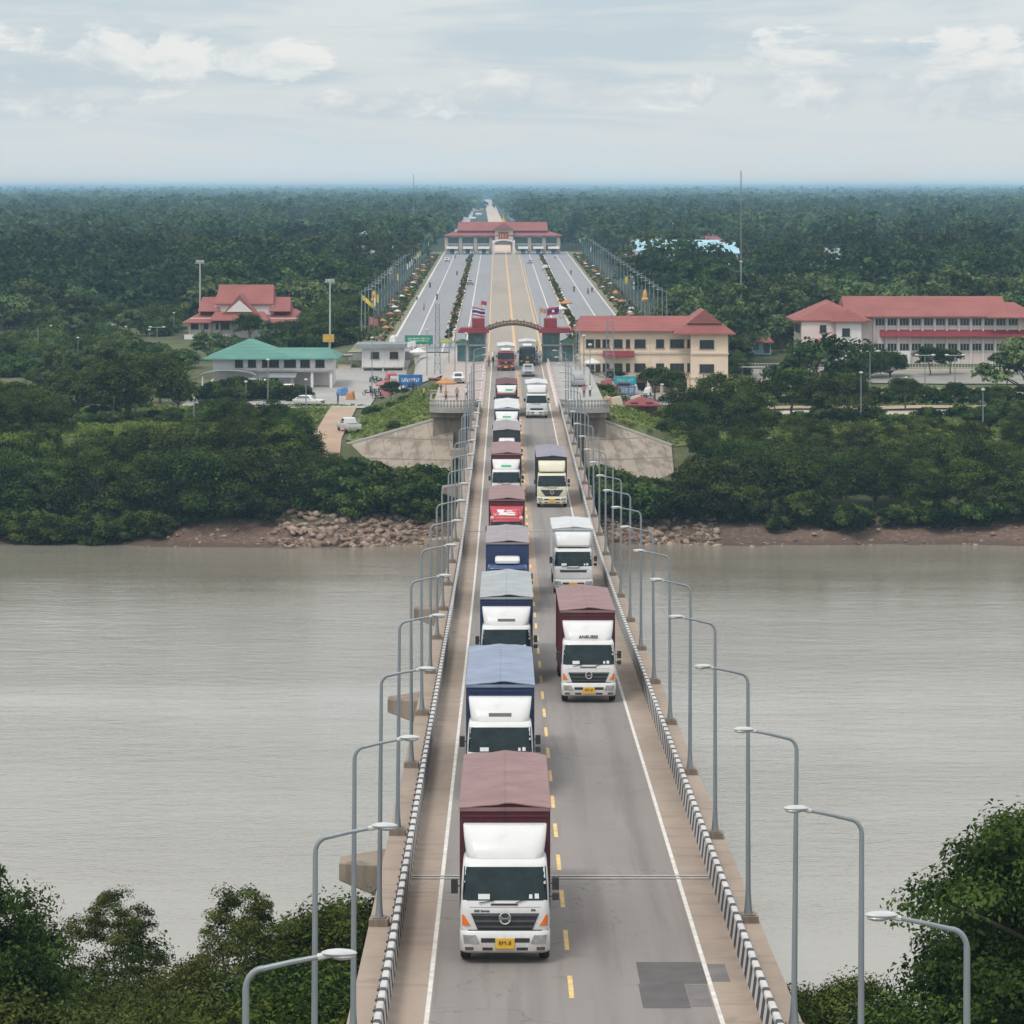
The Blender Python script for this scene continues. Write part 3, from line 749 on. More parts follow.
class Skin:
    "front surface of a lofted body, so that panels and lamps can lie on it"
    def __init__(s, secs): s.z = [q[0] for q in secs]; s.q = secs
    def y(s, x, z):
        hw_ = np.interp(z, s.z, [q[1] for q in s.q]); yf = np.interp(z, s.z, [q[2] for q in s.q]); rc = np.interp(z, s.z, [q[4] for q in s.q])
        d = abs(x) - (hw_ - rc)
        return yf + (rc - math.sqrt(max(rc*rc - d*d, 1e-6)) if d > 0 else 0)
    def patch(s, mb, b0, b1, zb, t0, t1, zt, off=.012, nx=6, nz=3, mat=0):
        g = []
        for j in range(nz+1):
            w_ = j/nz; z = zb+(zt-zb)*w_
            for i in range(nx+1):
                u = i/nx; x = (b0+(b1-b0)*u)*(1-w_) + (t0+(t1-t0)*u)*w_
                g.append((x, z))
        n = len(g); b = len(mb.v)
        mb.v += [(x, s.y(x, z)-off, z) for x, z in g] + [(x, s.y(x, z)+.03, z) for x, z in g]
        for j in range(nz):
            for i in range(nx):
                a = j*(nx+1)+i; mb.f.append((b+a, b+a+1, b+a+nx+2, b+a+nx+1)); mb.m.append(mat)
        rim = list(range(nx+1)) + [j*(nx+1)+nx for j in range(1, nz+1)] + [nz*(nx+1)+i for i in range(nx-1, -1, -1)] + [j*(nx+1) for j in range(nz-1, 0, -1)]
        for k in range(len(rim)):
            p, q = rim[k], rim[(k+1) % len(rim)]
            mb.f.append((b+p, b+n+p, b+n+q, b+q)); mb.m.append(mat)
        return mb
def text(name, body, size, loc, mat_, parent=None, rot=(R(90), 0, 0), extrude=.004, sx_=1.0, bold=0.0):
    c = bpy.data.curves.new(name, 'FONT'); c.body = body; c.size = size; c.align_x = 'CENTER'; c.align_y = 'CENTER'; c.extrude = extrude
    c.offset = bold; c.resolution_u = 3
    o = bpy.data.objects.new(name + '_tmp', c); COL.objects.link(o)
    me = bpy.data.meshes.new_from_object(o.evaluated_get(bpy.context.evaluated_depsgraph_get()))
    bpy.data.objects.remove(o); bpy.data.curves.remove(c)
    me.materials.clear(); me.materials.append(mat_)
    q = bpy.data.objects.new(name, me); COL.objects.link(q); q.location = loc; q.rotation_euler = rot; q.scale = (sx_, 1, 1)
    if parent: q.parent = parent
    return q
CAB = [(.90,1.23,.03,1.8,.22),(1.05,1.235,.0,1.8,.22),(1.45,1.235,.0,1.8,.22),(1.66,1.225,.03,1.8,.22),(1.74,1.22,.06,1.8,.24),(2.22,1.20,.17,1.8,.26),(2.62,1.17,.28,1.8,.27),(2.72,1.15,.36,1.8,.28),(2.79,1.10,.50,1.75,.3),(2.82,.98,.72,1.6,.3)]
BUM = [(.31,1.20,-.02,.3,.28),(.36,1.245,-.07,.7,.30),(.62,1.25,-.08,.7,.30),(.86,1.25,-.06,.7,.30),(.905,1.235,-.02,.7,.28)]
cabS, bumS = Skin(CAB), Skin(BUM)
def fair_secs(kind):
    if kind == 'tall':
        return [(2.70,1.02,.56,1.75,.25),(2.80,1.06,.50,1.75,.3),(2.96,1.09,.54,1.75,.32),(3.26,1.14,.78,1.75,.34),(3.47,1.165,1.10,1.75,.3),(3.56,1.17,1.31,1.75,.25),(3.59,1.14,1.43,1.72,.2)]
    if kind == 'low':
        return [(2.90,.70,.62,1.6,.25),(3.05,.74,.62,1.6,.28),(3.22,.72,.85,1.6,.28),(3.28,.62,1.05,1.55,.2)]
    return [(2.90,1.05,.5,1.75,.2),(3.0,1.10,.46,1.75,.22),(3.5,1.12,.62,1.75,.22),(3.72,1.12,.85,1.75,.2),(3.76,1.08,.98,1.72,.2)]
def make_truck(label, X, Y, L_=12.0, cab='cab_white', fair='tall', fair_mat=None, front='tarp_maroon', roof_='tarp_rose', H=3.95, deco=None,
               indicators=True, plate='plate', papers=True, wide=1.255, grille_mat='grille', gstyle='wide', box=True, front_only=False):
    z0_ = zd(Y); slope = (zd(Y+L_) - zd(Y)) / L_
    r = thing('cargo_truck', label, 'truck', (X, Y, z0_ + .01), 0, 'trucks crossing the bridge'); r.rotation_euler = (math.atan(slope), 0, 0)
    c = loft(MB(), CAB).build('cab', M[cab], r, smooth=True)
    # cab details
    g = MB(); cabS.patch(g, -1.175, 1.175, 1.73, -1.13, 1.13, 2.61, .014, 16, 5); g.build('windscreen', M['cabglass'], c, smooth=True)
    v = MB(); cabS.patch(v, -.40, .36, 1.60, -.38, .34, 1.65, .02, 4, 1)
    for x0 in (-.72, .30):
        a = [(x0, cabS.y(x0, 1.67)-.04, 1.67), (x0+.36, cabS.y(x0+.36, 1.82)-.045, 1.79)] if x0 > 0 else [(x0, cabS.y(x0, 1.67)-.04, 1.67), (x0+.42, cabS.y(x0+.42, 1.78)-.045, 1.73)]
        v.tube(a, .014, 5)
    v.build('wiper', M['plastic'], c)
    if papers:
        for pa in ((-.74, -.42, 1.76, -.74, -.42, 1.90), (.66, .76, 1.78, .67, .75, 1.89), (.82, .94, 1.78, .82, .93, 1.91)):
            p = MB(); cabS.patch(p, *pa, .02, 3, 1); p.build('paper', M['paper'], c)
    sm = MB(); cabS.patch(sm, -1.19, 1.19, .893, -1.19, 1.19, .93, .012, 12, 1); sm.build('lower_gap', M['plastic'], c)
    sm = MB(); cabS.patch(sm, -.98, .98, 1.545, -.98, .98, 1.553, .006, 12, 1); sm.build('hood_seam', M['grille'], c)
    for s in (-1, 1):
        w_ = MB().hexa([(s*1.213, .42, 1.78), (s*1.245, .42, 1.78), (s*1.245, 1.45, 1.78), (s*1.213, 1.45, 1.78)], [(s*1.165, .62, 2.54), (s*1.195, .62, 2.54), (s*1.195, 1.45, 2.54), (s*1.165, 1.45, 2.54)])
        w_.build('side_window', M['cabglass'], c)
        dl = MB(); dl.box(s*1.228 if s > 0 else s*1.245, s*1.245 if s > 0 else s*1.228, 1.25, 1.42, 1.62, 1.68); dl.build('door_handle', M['plastic'], c)
    G0, G1, gz0, gz1, bars_ = {'wide': (.75, .94, .93, 1.385, (1.315, 1.15, 1.0)), 'slim': (.80, .86, 1.36, 1.50, (1.42,)), 'deep': (.55, .95, .93, 1.46, (1.38, 1.24, 1.10, .98)), 'low': (.70, .74, .95, 1.16, (1.08, .99))}[gstyle]
    gr = MB(); cabS.patch(gr, -G0, G0, gz0, -G1, G1, gz1, .022, 10, 3); gr = gr.build('grille', M['plastic'], r)
    gb = MB()
    for za in bars_:
        zb = za+.055; wa = np.interp(za, (gz0, gz1), (G0, G1))-.02; wb_ = np.interp(zb, (gz0, gz1), (G0, G1))-.02; cabS.patch(gb, -wa, wa, za, -wb_, wb_, zb, .05, 10, 1)
    gb.build('grille_bar', M[grille_mat], gr)
    em = MB(); n = 20; y_ = cabS.y(0, 1.25) - .075; em_ok = gstyle in ('wide', 'deep')
    em.tube([(.155*math.cos(2*math.pi*k/n), y_, 1.26+.155*math.sin(2*math.pi*k/n)) for k in range(n+1)], .024, 6, caps=False)
    em.box(-.105, .105, y_-.015, y_+.012, 1.235, 1.285); em.box(-.125, -.075, y_-.015, y_+.012, 1.19, 1.33); em.box(.075, .125, y_-.015, y_+.012, 1.19, 1.33)
    if em_ok: em.build('emblem', M['chrome'], gr)
    if indicators:
        for s in (-1, 1):
            k = MB(); cabS.patch(k, s*1.185, s*.95, 1.05, s*1.185, s*1.13, 1.34, .018, 3, 3); k.build('indicator_lamp', M['amber'], r)
    bu = loft(MB(), BUM).build('bumper', M[cab], r, smooth=True)
    for pa in ((-.66, -.27, .60, -.66, -.27, .72), (.27, .68, .60, .27, .68, .72), (-.62, -.34, .385, -.62, -.34, .465), (.32, .63, .385, .32, .63, .465)):
        sl2 = MB(); bumS.patch(sl2, *pa, .008, 4, 1); sl2.build('air_slot', M['plastic'], bu)
    for s in (-1, 1):
        h_ = MB(); bumS.patch(h_, s*1.13, s*.70, .57, s*1.17, s*.80, .80, .014, 5, 2); h_.build('headlight', M['headlight'], bu)
        h_ = MB(); bumS.patch(h_, s*1.10, s*.87, .39, s*1.10, s*.87, .48, .014, 3, 1); h_.build('fog_lamp', M['grille'], bu)
    pl_ = MB(); pl_.box(-.26, .26, -.115, -.085, .44, .715); pl_ = pl_.build('number_plate', M[plate], bu)
    if Y < 160: text('plate_text', '8M-8', .17, (0, -.119, .585), M['ink'], pl_)
    # mirrors
    for s, zs in ((-1, ((1.92, 2.32),)), (1, ((2.02, 2.36), (1.74, 1.93)))):
        for a, b_ in zs:
            q = MB(); q.box(*sorted((s*1.30, s*1.49)), .02, .16, a, b_); q.box(*sorted((s*1.20, s*1.36)), .08, .12, (a+b_)/2-.02, (a+b_)/2+.02)
            q.build('mirror', M['plastic'], r, bevel=.02)
    # fairing
    if fair:
        fs_ = fair_secs(fair); fo = loft(MB(), fs_).build('air_deflector', M[fair_mat or cab], r, smooth=True); S = Skin(fs_)
        if deco == 'vent':
            q = MB(); S.patch(q, -.42, .42, 2.97, -.42, .42, 3.09, .01, 4, 1); q.build('vent', M['grille'], fo)
        elif deco == 'green':
            q = MB(); S.patch(q, -.42, .42, 3.02, -.42, .42, 3.18, .012, 4, 1); q.build('logo_panel', M['green_logo'], fo)
        elif deco == 'green_wide':
            q = MB(); S.patch(q, -.15, .72, 3.0, -.1, .76, 3.2, .012, 4, 1); q.build('logo_panel', M['green_logo'], fo)
        elif deco == 'text':
            zt = 2.95; ang = math.atan2(S.y(0, 3.05)-S.y(0, 2.85), .2)
            text('fairing_text', 'ANSUESS', .19, (0, S.y(0, zt)-.03, zt), M['ink'], fo, (R(90)-ang*.9, 0, 0), .008, 1.15, .004)
        elif deco == 'script':
            q = MB(); S.patch(q, -.98, .98, 2.86, -.95, .95, 3.42, .014, 6, 3); q.build('logo_panel', M['rose_panel'], fo)
            q = MB()
            S.patch(q, -.62, -.25, 3.22, -.70, -.12, 3.39, .03, 3, 1); S.patch(q, -.56, .06, 3.04, -.48, .10, 3.22, .03, 4, 1)
            S.patch(q, .02, .55, 3.02, .10, .62, 3.12, .03, 4, 1); S.patch(q, .12, .60, 3.16, .05, .52, 3.24, .03, 4, 1); S.patch(q, -.05, .42, 3.28, .0, .36, 3.34, .03, 4, 1)
            q.build('lettering', M['paper'], fo)
            for s in (-1, 1):
                q = MB(); q.ellip((s*1.02, .44, 2.84), (.16, .14, .16), 10, 6); q.build('marker_lamp', M['pink_logo'], fo)
            q = MB(); S.patch(q, -.9, .9, 2.82, -.9, .9, 2.85, .02, 6, 1); q.build('trim_strip', M['pink_logo'], fo)
    # cargo body under a tarpaulin
    if box:
        y0, y1 = 2.05, L_
        bx = MB(); bx.prism([(-wide, 1.05), (wide, 1.05), (wide, H), (0, H+.13), (-wide, H)], y0, y1, 'y')
        for k in range(int((y1-y0)/.62)+1):     # pleats along the sides
            yk = y0+.1+k*.62
            for s in (-1, 1):
                if yk+.05 < y1: bx.box(*sorted((s*wide, s*(wide+.025))), yk, yk+.05, 1.1, H-.1)
        bo = bx.build('cargo_body', M[front], r)
        if Y < 170:
            fb = MB()
            for k in range(9):
                x = -1.15+k*.2875; fb.box(x-.012, x+.012, y0-.03, y0, 2.9, H-.22)
            fb.box(-wide+.03, wide-.03, y0-.04, y0, H-.24, H-.19); fb.build('front_frame', M[front], bo)
        rf = MB(); nb = max(4, int((y1-y0)/.55)); nx_ = 12
        for j in range(nb*2+1):
            yy_ = y0-.10 + (y1-y0+.16)*j/(nb*2)
            for i in range(nx_+1):
                u = -1+2*i/nx_; z = H+.03+.13*(1-abs(u)) + (.016*math.sin(j*2.3+u*4)) + (-.02 if j % 2 else .012)*(1-u*u) + .012*math.sin(u*9+j*1.7)
                rf.v.append((u*(wide+.045), yy_, z))
        nn = nx_+1
        for j in range(nb*2):
            for i in range(nx_): rf.f.append((j*nn+i, j*nn+i+1, (j+1)*nn+i+1, (j+1)*nn+i)); rf.m.append(0)
        tot = len(rf.v); base = list(rf.v); rf.v += [(x, y, z-.03) for x, y, z in base]
        top = list(rf.f)
        for f in top: rf.f.append(tuple(i+tot for i in f[::-1])); rf.m.append(0)
        rim = list(range(nn)) + [j*nn+nx_ for j in range(1, nb*2+1)] + [nb*2*nn+i for i in range(nx_-1, -1, -1)] + [j*nn for j in range(nb*2-1, 0, -1)]
        for k in range(len(rim)):
            p, q = rim[k], rim[(k+1) % len(rim)]; rf.f.append((p, p+tot, q+tot, q)); rf.m.append(0)
        # short valance hanging over the front edge
        rf.hexa([(-wide-.03, y0-.07, H-.08), (wide+.03, y0-.07, H-.08), (wide+.03, y0-.05, H-.08), (-wide-.03, y0-.05, H-.08)],
                [(-wide-.03, y0-.09, H+.03), (wide+.03, y0-.09, H+.03), (wide+.03, y0-.05, H+.03), (-wide-.03, y0-.05, H+.03)], 0) if front != 'tarp_black' else None
        rf.build('tarpaulin_roof', M[roof_], r, smooth=True)
    ch = MB(); ch.box(-.5, .5, 1.2, L_-.3, .62, .9); ch.box(-1.2, 1.2, 2.2, L_-.1, .92, 1.05); ch.box(-1.1, 1.1, .72, 1.7, .5, .89)
    ch.box(-1.15, 1.15, L_-.25, L_-.1, .5, .7)
    for s in (-1, 1): ch.box(*sorted((s*.75, s*1.15)), 3.0, 5.2, .5, .9)
    for s in (-1, 1): ch.box(*sorted((s*.95, s*1.24)), 1.42, 1.46, .2, .85)
    ch.build('chassis', M['chassis'], r)
    for y_ in (.82, L_-3.4, L_-2.1):
        for s in (-1, 1):
            t_ = MB(); x0 = s*(1.22 if y_ < 2 else 1.24); dx = -s*(.28 if y_ < 2 else .56)
            t_.lathe([(.30, 0), (.46, .01*s), (.50, dx*.2), (.50, dx*.8), (.46, dx*.98), (.30, dx)], c=(x0, y_, .51), axis='x', n=18)
            wh = t_.build('wheel', M['tyre'], r, smooth=True)
            q = MB(); q.lathe([(.29, -.02*s), (.27, -.05*s), (.12, -.05*s), (.11, .02*s), (.02, .02*s)], c=(x0, y_, .51), axis='x', n=12); q.build('rim', M['rim'], wh)
    return r, c
r, c = make_truck('white cab truck with rose tarpaulin over maroon sides at the head of the queue', 0.0, 88.2, 12.6, 'cab_white', 'tall', None, 'tarp_maroon', 'tarp_rose')
text('badge', '500 Series', .085, (-.64, cabS.y(-.64, 1.45)-.012, 1.45), M['ink'], c, extrude=.003, sx_=1.2, bold=.003)
text('badge', '500', .085, (.78, cabS.y(.78, 1.47)-.012, 1.47), M['ink'], c, extrude=.003, bold=.003)
make_truck('white cab truck with faded blue tarpaulin roof, directly behind the nearest maroon truck', -.18, 117.6, 15.2, 'cab_white', 'tall', None, 'tarp_navy', 'tarp_blue', 3.95, 'vent')
make_truck('white cab truck with grey tarpaulin roof, third in the queue', .07, 153.2, 16.6, 'cab_white', 'tall', None, 'tarp_navy', 'tarp_grey', 3.98, 'vent')
make_truck('blue cab truck with mauve tarpaulin roof and navy front, fourth in the queue', .14, 188.0, 15.0, 'cab_blue', 'low', 'cab_white', 'tarp_navy', 'tarp_mauve', 4.0, papers=False)
make_truck('red truck with pale lettering on its red front panel and dusty rose roof', .12, 225.0, 14.0, 'cab_red', 'tall', 'cab_red', 'tarp_maroon', 'tarp_rose', 4.0, 'script', papers=False)
make_truck('white cab truck with green logo and dull rose roof, behind the red truck', .1, 269.0, 14.5, 'cab_white', 'tall', None, 'tarp_maroon', 'tarp_rose', 4.0, 'green', papers=False)
make_truck('white cab truck with pale violet roof and dark front, seventh in the queue', .16, 297.0, 14.0, 'cab_white', 'low', 'cab_white', 'tarp_black', 'tarp_mauve', 3.9, papers=False)
make_truck('white truck with green logo and silvery grey roof, eighth in the queue', .18, 328.0, 16.5, 'cab_white', 'tall', None, 'tarp_navy', 'tarp_white', 3.85, 'green', papers=False)
make_truck('maroon cab truck with white deflector carrying a green logo, ninth in the queue', .18, 372.0, 14.0, 'maroon', 'tall', 'cab_white', 'tarp_black', 'tarp_maroon', 3.6, 'green_wide', papers=False)
make_truck('maroon truck with white top bands stopped just past the arch gate', .12, 466.0, 12.0, 'maroon', 'low', 'cab_white', 'tarp_white', 'tarp_white', 3.5, papers=False)
make_truck('white cab truck with maroon sides driving in the free lane, lettering on its deflector', 3.83, 146.3, 14.0, 'cab_white', 'tall', None, 'tarp_maroon', 'tarp_rose', 4.0, 'text')
make_truck('all white truck with white roof directly behind the lettered maroon truck', 4.28, 200.5, 11.0, 'cab_white', 'box', None, 'tarp_white', 'tarp_white', 3.9, indicators=False, gstyle='slim')
make_truck('cream cab truck with slate violet roof and charcoal sides in the free lane', 3.9, 265.5, 14.0, 'cab_cream', 'box', 'cab_cream', 'tarp_black', 'tarp_slate', 4.0, papers=False, gstyle='deep', indicators=False)
make_truck('white box truck alone in the free lane near the balconies', 3.66, 370.0, 10.0, 'cab_white', 'box', None, 'tarp_white', 'tarp_white', 3.85, indicators=False, plate='plate_white', papers=False, gstyle='low')
make_truck('dark fronted truck with pale roof passing the arch behind the pickup', 3.35, 479.0, 10.0, 'cab_black', 'low', 'cab_white', 'tarp_white', 'tarp_white', 3.5, indicators=False, papers=False)

# ================================================================== SMALL VEHICLES
def wheels(parent, xs_, ys_, rad=.33, wd=.22):
    for y_ in ys_:
        for s in (-1, 1):
            q = MB(); x0 = s*xs_; dx = -s*wd
            q.lathe([(rad*.6, 0), (rad*.95, .01*s), (rad, dx*.25), (rad, dx*.75), (rad*.9, dx)], c=(x0, y_, rad), axis='x', n=14)
            wq = q.build('wheel', M['tyre'], parent, smooth=True)
            MB().lathe([(rad*.58, .012*s), (rad*.3, .02*s), (.02, .02*s)], c=(x0, y_, rad), axis='x', n=10).build('rim', M['rim'], wq)
def make_car(label, loc, rz, paint, kind='pickup', group=None):
    r = thing('pickup_truck' if kind == 'pickup' else ('van' if kind == 'van' else 'parked_car'), label, 'car' if kind == 'car' else kind, loc, rz, group)
    if kind == 'pickup':
        S = [(.35,.86,.05,5.1,.2),(.55,.90,.0,5.15,.25),(.85,.90,.05,5.15,.25),(1.02,.87,.35,5.12,.3)]
        C = [(1.0,.84,1.15,3.3,.2),(1.2,.82,1.35,3.28,.22),(1.62,.72,1.95,3.15,.22),(1.72,.66,2.15,3.0,.2)]; ws = (1.06, 1.58)
    elif kind == 'van':
        S = [(.35,.84,.05,4.9,.2),(.6,.88,.0,4.9,.25),(1.0,.88,.1,4.9,.25)]
        C = [(1.0,.86,.15,4.88,.2),(1.3,.85,.45,4.88,.22),(1.85,.78,.95,4.8,.22),(1.97,.68,1.2,4.7,.2)]; ws = (1.12, 1.80)
    else:
        S = [(.30,.82,.05,4.3,.2),(.5,.86,.0,4.35,.3),(.78,.86,.05,4.35,.3),(.92,.83,.35,4.3,.3)]
        C = [(.9,.80,1.05,4.1,.2),(1.05,.78,1.3,3.95,.22),(1.38,.66,1.85,3.5,.22),(1.46,.58,2.1,3.3,.2)]; ws = (.96, 1.34)
    b_ = loft(MB(), S).build('body', M[paint], r, smooth=True)
    k = loft(MB(), C).build('cabin', M[paint], r, smooth=True)
    K = Skin(C); q = MB(); w0 = K.q[1][1]-.06; w1 = K.q[2][1]-.05; K.patch(q, -w0, w0, ws[0], -w1, w1, ws[1], .012, 6, 2); q.build('windscreen', M['glass'], k)
    for s in (-1, 1):
        a = np.interp(ws[0], K.z, [t_[1] for t_ in C])+.012; e_ = np.interp(ws[1], K.z, [t_[1] for t_ in C])+.012
        ya = np.interp(ws[0], K.z, [t_[2] for t_ in C])+.35; ye = np.interp(ws[1], K.z, [t_[2] for t_ in C])+.25; yb = C[1][3]-.2
        MB().hexa([(s*(a-.04), ya, ws[0]), (s*a, ya, ws[0]), (s*a, yb, ws[0]), (s*(a-.04), yb, ws[0])], [(s*(e_-.04), ye, ws[1]), (s*e_, ye, ws[1]), (s*e_, yb-.1, ws[1]), (s*(e_-.04), yb-.1, ws[1])]).build('side_window', M['glass'], k)
    B = Skin(S)
    for s in (-1, 1):
        q = MB(); B.patch(q, s*.55, s*.80, .62, s*.55, s*.82, .78, .012, 3, 1); q.build('headlight', M['headlight'], b_)
    q = MB(); B.patch(q, -.45, .45, .58, -.48, .48, .76, .012, 4, 1); B.patch(q, -.6, .6, .38, -.6, .6, .48, .012, 4, 1); q.build('grille', M['plastic'], b_)
    if kind == 'pickup':
        q = MB(); q.box(-.72, .72, 3.45, 5.02, 1.0, 1.03); q.build('load_bed', M['plastic'], b_)
    wheels(r, K.q[0][1]+.03 if kind != 'pickup' else .88, (.9, S[0][3]-1.1))
    return r
p = lambda px, py, z: G(px, py, z)
make_car('silver pickup in the free lane between white box truck and arch', (3.3, 451, .01), 0, 'cab_silver', 'pickup')
def on(x, y, dz=.2): return (x, y, float(height(x, y)) + dz)
make_car('white pickup parked at the end of the laterite side road', on(-20.6, 406, .24), R(200), 'cab_white', 'pickup')
make_car('red and white minibus in front of the small white office', on(-17.2, 489), R(5), 'cab_red', 'van')
make_car('white car parked under the green roofed building, nearest its corner post', on(-29.5, 476), R(80), 'cab_white', 'car')
make_car('white van parked by the green roofed building beside the white car', on(-34.6, 478), R(60), 'cab_white', 'van')
make_car('white car waiting at the left yard beside the laterite road', on(-25.5, 449), R(70), 'cab_white', 'car')

# ---- people and motorbikes, all small in the picture
def skin_body(name, pts, edges, mats, zcut):
    "one continuous skinned figure; zcut gives the material by height"
    me = bpy.data.meshes.new(name); me.from_pydata([p[:3] for p in pts], edges, [])
    o = bpy.data.objects.new(name, me); COL.objects.link(o)
    md = o.modifiers.new('skin', 'SKIN')
    for i, p in enumerate(pts):
        me.skin_vertices[0].data[i].radius = (p[3], p[3]); me.skin_vertices[0].data[i].use_root = (i == 0)
    o.modifiers.new('sub', 'SUBSURF').levels = 1
    ev = o.evaluated_get(bpy.context.evaluated_depsgraph_get()); m2 = bpy.data.meshes.new_from_object(ev)
    bpy.data.objects.remove(o); m2.name = name
    m2.materials.clear()
    for q in mats: m2.materials.append(q)
    for f in m2.polygons:
        f.use_smooth = True; c = f.center; f.material_index = zcut(c)
    return m2
def person_mesh(shirt, seated=False):
    if not seated:
        P = [(0,0,.92,.13),(0,0,1.12,.13),(0,0,1.36,.15),(0,0,1.47,.06),(0,-.01,1.60,.095),(0,0,1.70,.085),
             (-.19,0,1.40,.06),(-.25,.02,1.14,.045),(-.24,-.08,.90,.035),(.19,0,1.40,.06),(.25,.02,1.14,.045),(.24,-.08,.90,.035),
             (-.09,0,.86,.095),(-.10,-.05,.48,.062),(-.10,0,.07,.045),(-.10,-.14,.03,.04),(.09,0,.86,.095),(.10,.06,.48,.062),(.10,.10,.07,.045),(.10,-.04,.03,.04)]
        cut = lambda c: 1 if c[2] < .90 and abs(c[0]) < .2 else (3 if c[2] > 1.64 or (c[2] > 1.56 and c[1] > .02) else (2 if c[2] > 1.46 or (abs(c[0]) > .2 and c[2] < 1.15) else 0))
    else:
        P = [(0,.1,.80,.13),(0,.06,1.0,.13),(0,0,1.22,.15),(0,0,1.33,.06),(0,-.02,1.46,.095),(0,0,1.56,.085),
             (-.19,0,1.26,.06),(-.26,-.12,1.06,.045),(-.28,-.42,1.02,.035),(.19,0,1.26,.06),(.26,-.12,1.06,.045),(.28,-.42,1.02,.035),
             (-.11,.05,.78,.09),(-.16,-.36,.72,.065),(-.16,-.26,.34,.045),(-.16,-.40,.30,.04),(.11,.05,.78,.09),(.16,-.36,.72,.065),(.16,-.26,.34,.045),(.16,-.40,.30,.04)]
        cut = lambda c: 1 if c[2] < .84 else (3 if c[2] > 1.50 or (c[2] > 1.42 and c[1] > .02) else (2 if c[2] > 1.32 or c[1] < -.25 else 0))
    E = [(0,1),(1,2),(2,3),(3,4),(4,5),(2,6),(6,7),(7,8),(2,9),(9,10),(10,11),(0,12),(12,13),(13,14),(14,15),(0,16),(16,17),(17,18),(18,19)]
    return skin_body('person', P, E, [M[shirt], M['trousers'], M['skin'], M['hair']], cut)
SH = {'white': 'white_cloth', 'orange': 'orange_cloth', 'red': 'rose_cloth', 'blue': 'blue_cloth', 'yellow': 'yellow_cloth', 'black': 'tarp_black'}
PM = {k: person_mesh(v) for k, v in SH.items()}; PS = {k: person_mesh(v, True) for k, v in SH.items()}
def person(shirt, loc, rz, label, seated=False):
    o = bpy.data.objects.new('person', (PS if seated else PM)[shirt]); COL.objects.link(o)
    o.location = loc; o.rotation_euler = (0, 0, rz); return tag(o, label, 'person')
def make_bike(label, loc, rz, paint):
    r = thing('motorbike', label, 'motorbike', loc, rz, 'motorbikes crossing the plaza')
    f = MB(); f.tube([(0,-.55,.62),(0,-.2,.45),(0,.15,.42),(0,.45,.6)], [.05,.09,.12,.08], 8); f.ellip((0,-.42,.78), (.14,.12,.2)); f.tube([(0,-.62,.3),(0,-.45,.95)], .035, 6)
    f.build('body', M[paint], r, smooth=True)
    f = MB(); f.ellip((0,.3,.76), (.15,.42,.07)); f.build('seat', M['plastic'], r, smooth=True)
    f = MB(); f.tube([(-.33,-.38,1.0),(0,-.46,.97),(.33,-.38,1.0)], .02, 6); f.build('handlebar', M['plastic'], r)
    for y_ in (-.64, .62):
        q = MB(); n = 16; q.tube([(0, y_+.25*math.cos(2*math.pi*k/n), .29+.25*math.sin(2*math.pi*k/n)) for k in range(n+1)], .045, 6, caps=False)
        q.tube([(-.06, y_, .29), (.06, y_, .29)], .05, 6); q.build('wheel', M['tyre'], r)
    return r
bk = [((400, 319), 'red', 'red shirt, lowest rider in the left outer lane'), ((437, 300), 'black', 'black shirt on the inner left lane line'),
      ((430, 288), 'black', 'black shirt left of the lane line halfway up the plaza'), ((457, 276), 'black', 'black shirt beside the left planter'),
      ((455, 259), 'black', 'black shirt nearest the toll booths at left'), ((574, 292), 'black', 'black shirt alone in the right outer carriageway'),
      ((588, 294), 'blue', 'blue shirt right of the lane line'), ((592, 293), 'black', 'black shirt by the right verge'), ((555, 259), 'white', 'white shirt nearest the toll booths at right'),
      ((571, 275), 'black', 'black shirt in the far right lane'), ((417, 301), 'white', 'white shirt in the left outer lane')]
for (px_, py_), sh, txt in bk:
    x, y, z = G(px_, py_, 0.0)
    make_bike('motorbike ridden by the ' + txt.replace('shirt', 'shirted rider', 1).replace('shirted rider,', 'shirted rider,'), (x, y, .04), R(random.Random(px_).choice([0, 180, 170, 8])), random.Random(py_).choice(['cab_red', 'cab_black', 'cab_blue']))
    person(sh, (x, y, .04), 0 if True else 0, 'rider in ' + txt.split(' in the')[0].split(' on the')[0] + ', ' + txt.split(' shirt')[1].replace(',', '').strip() if False else 'motorbike rider in ' + txt, True)
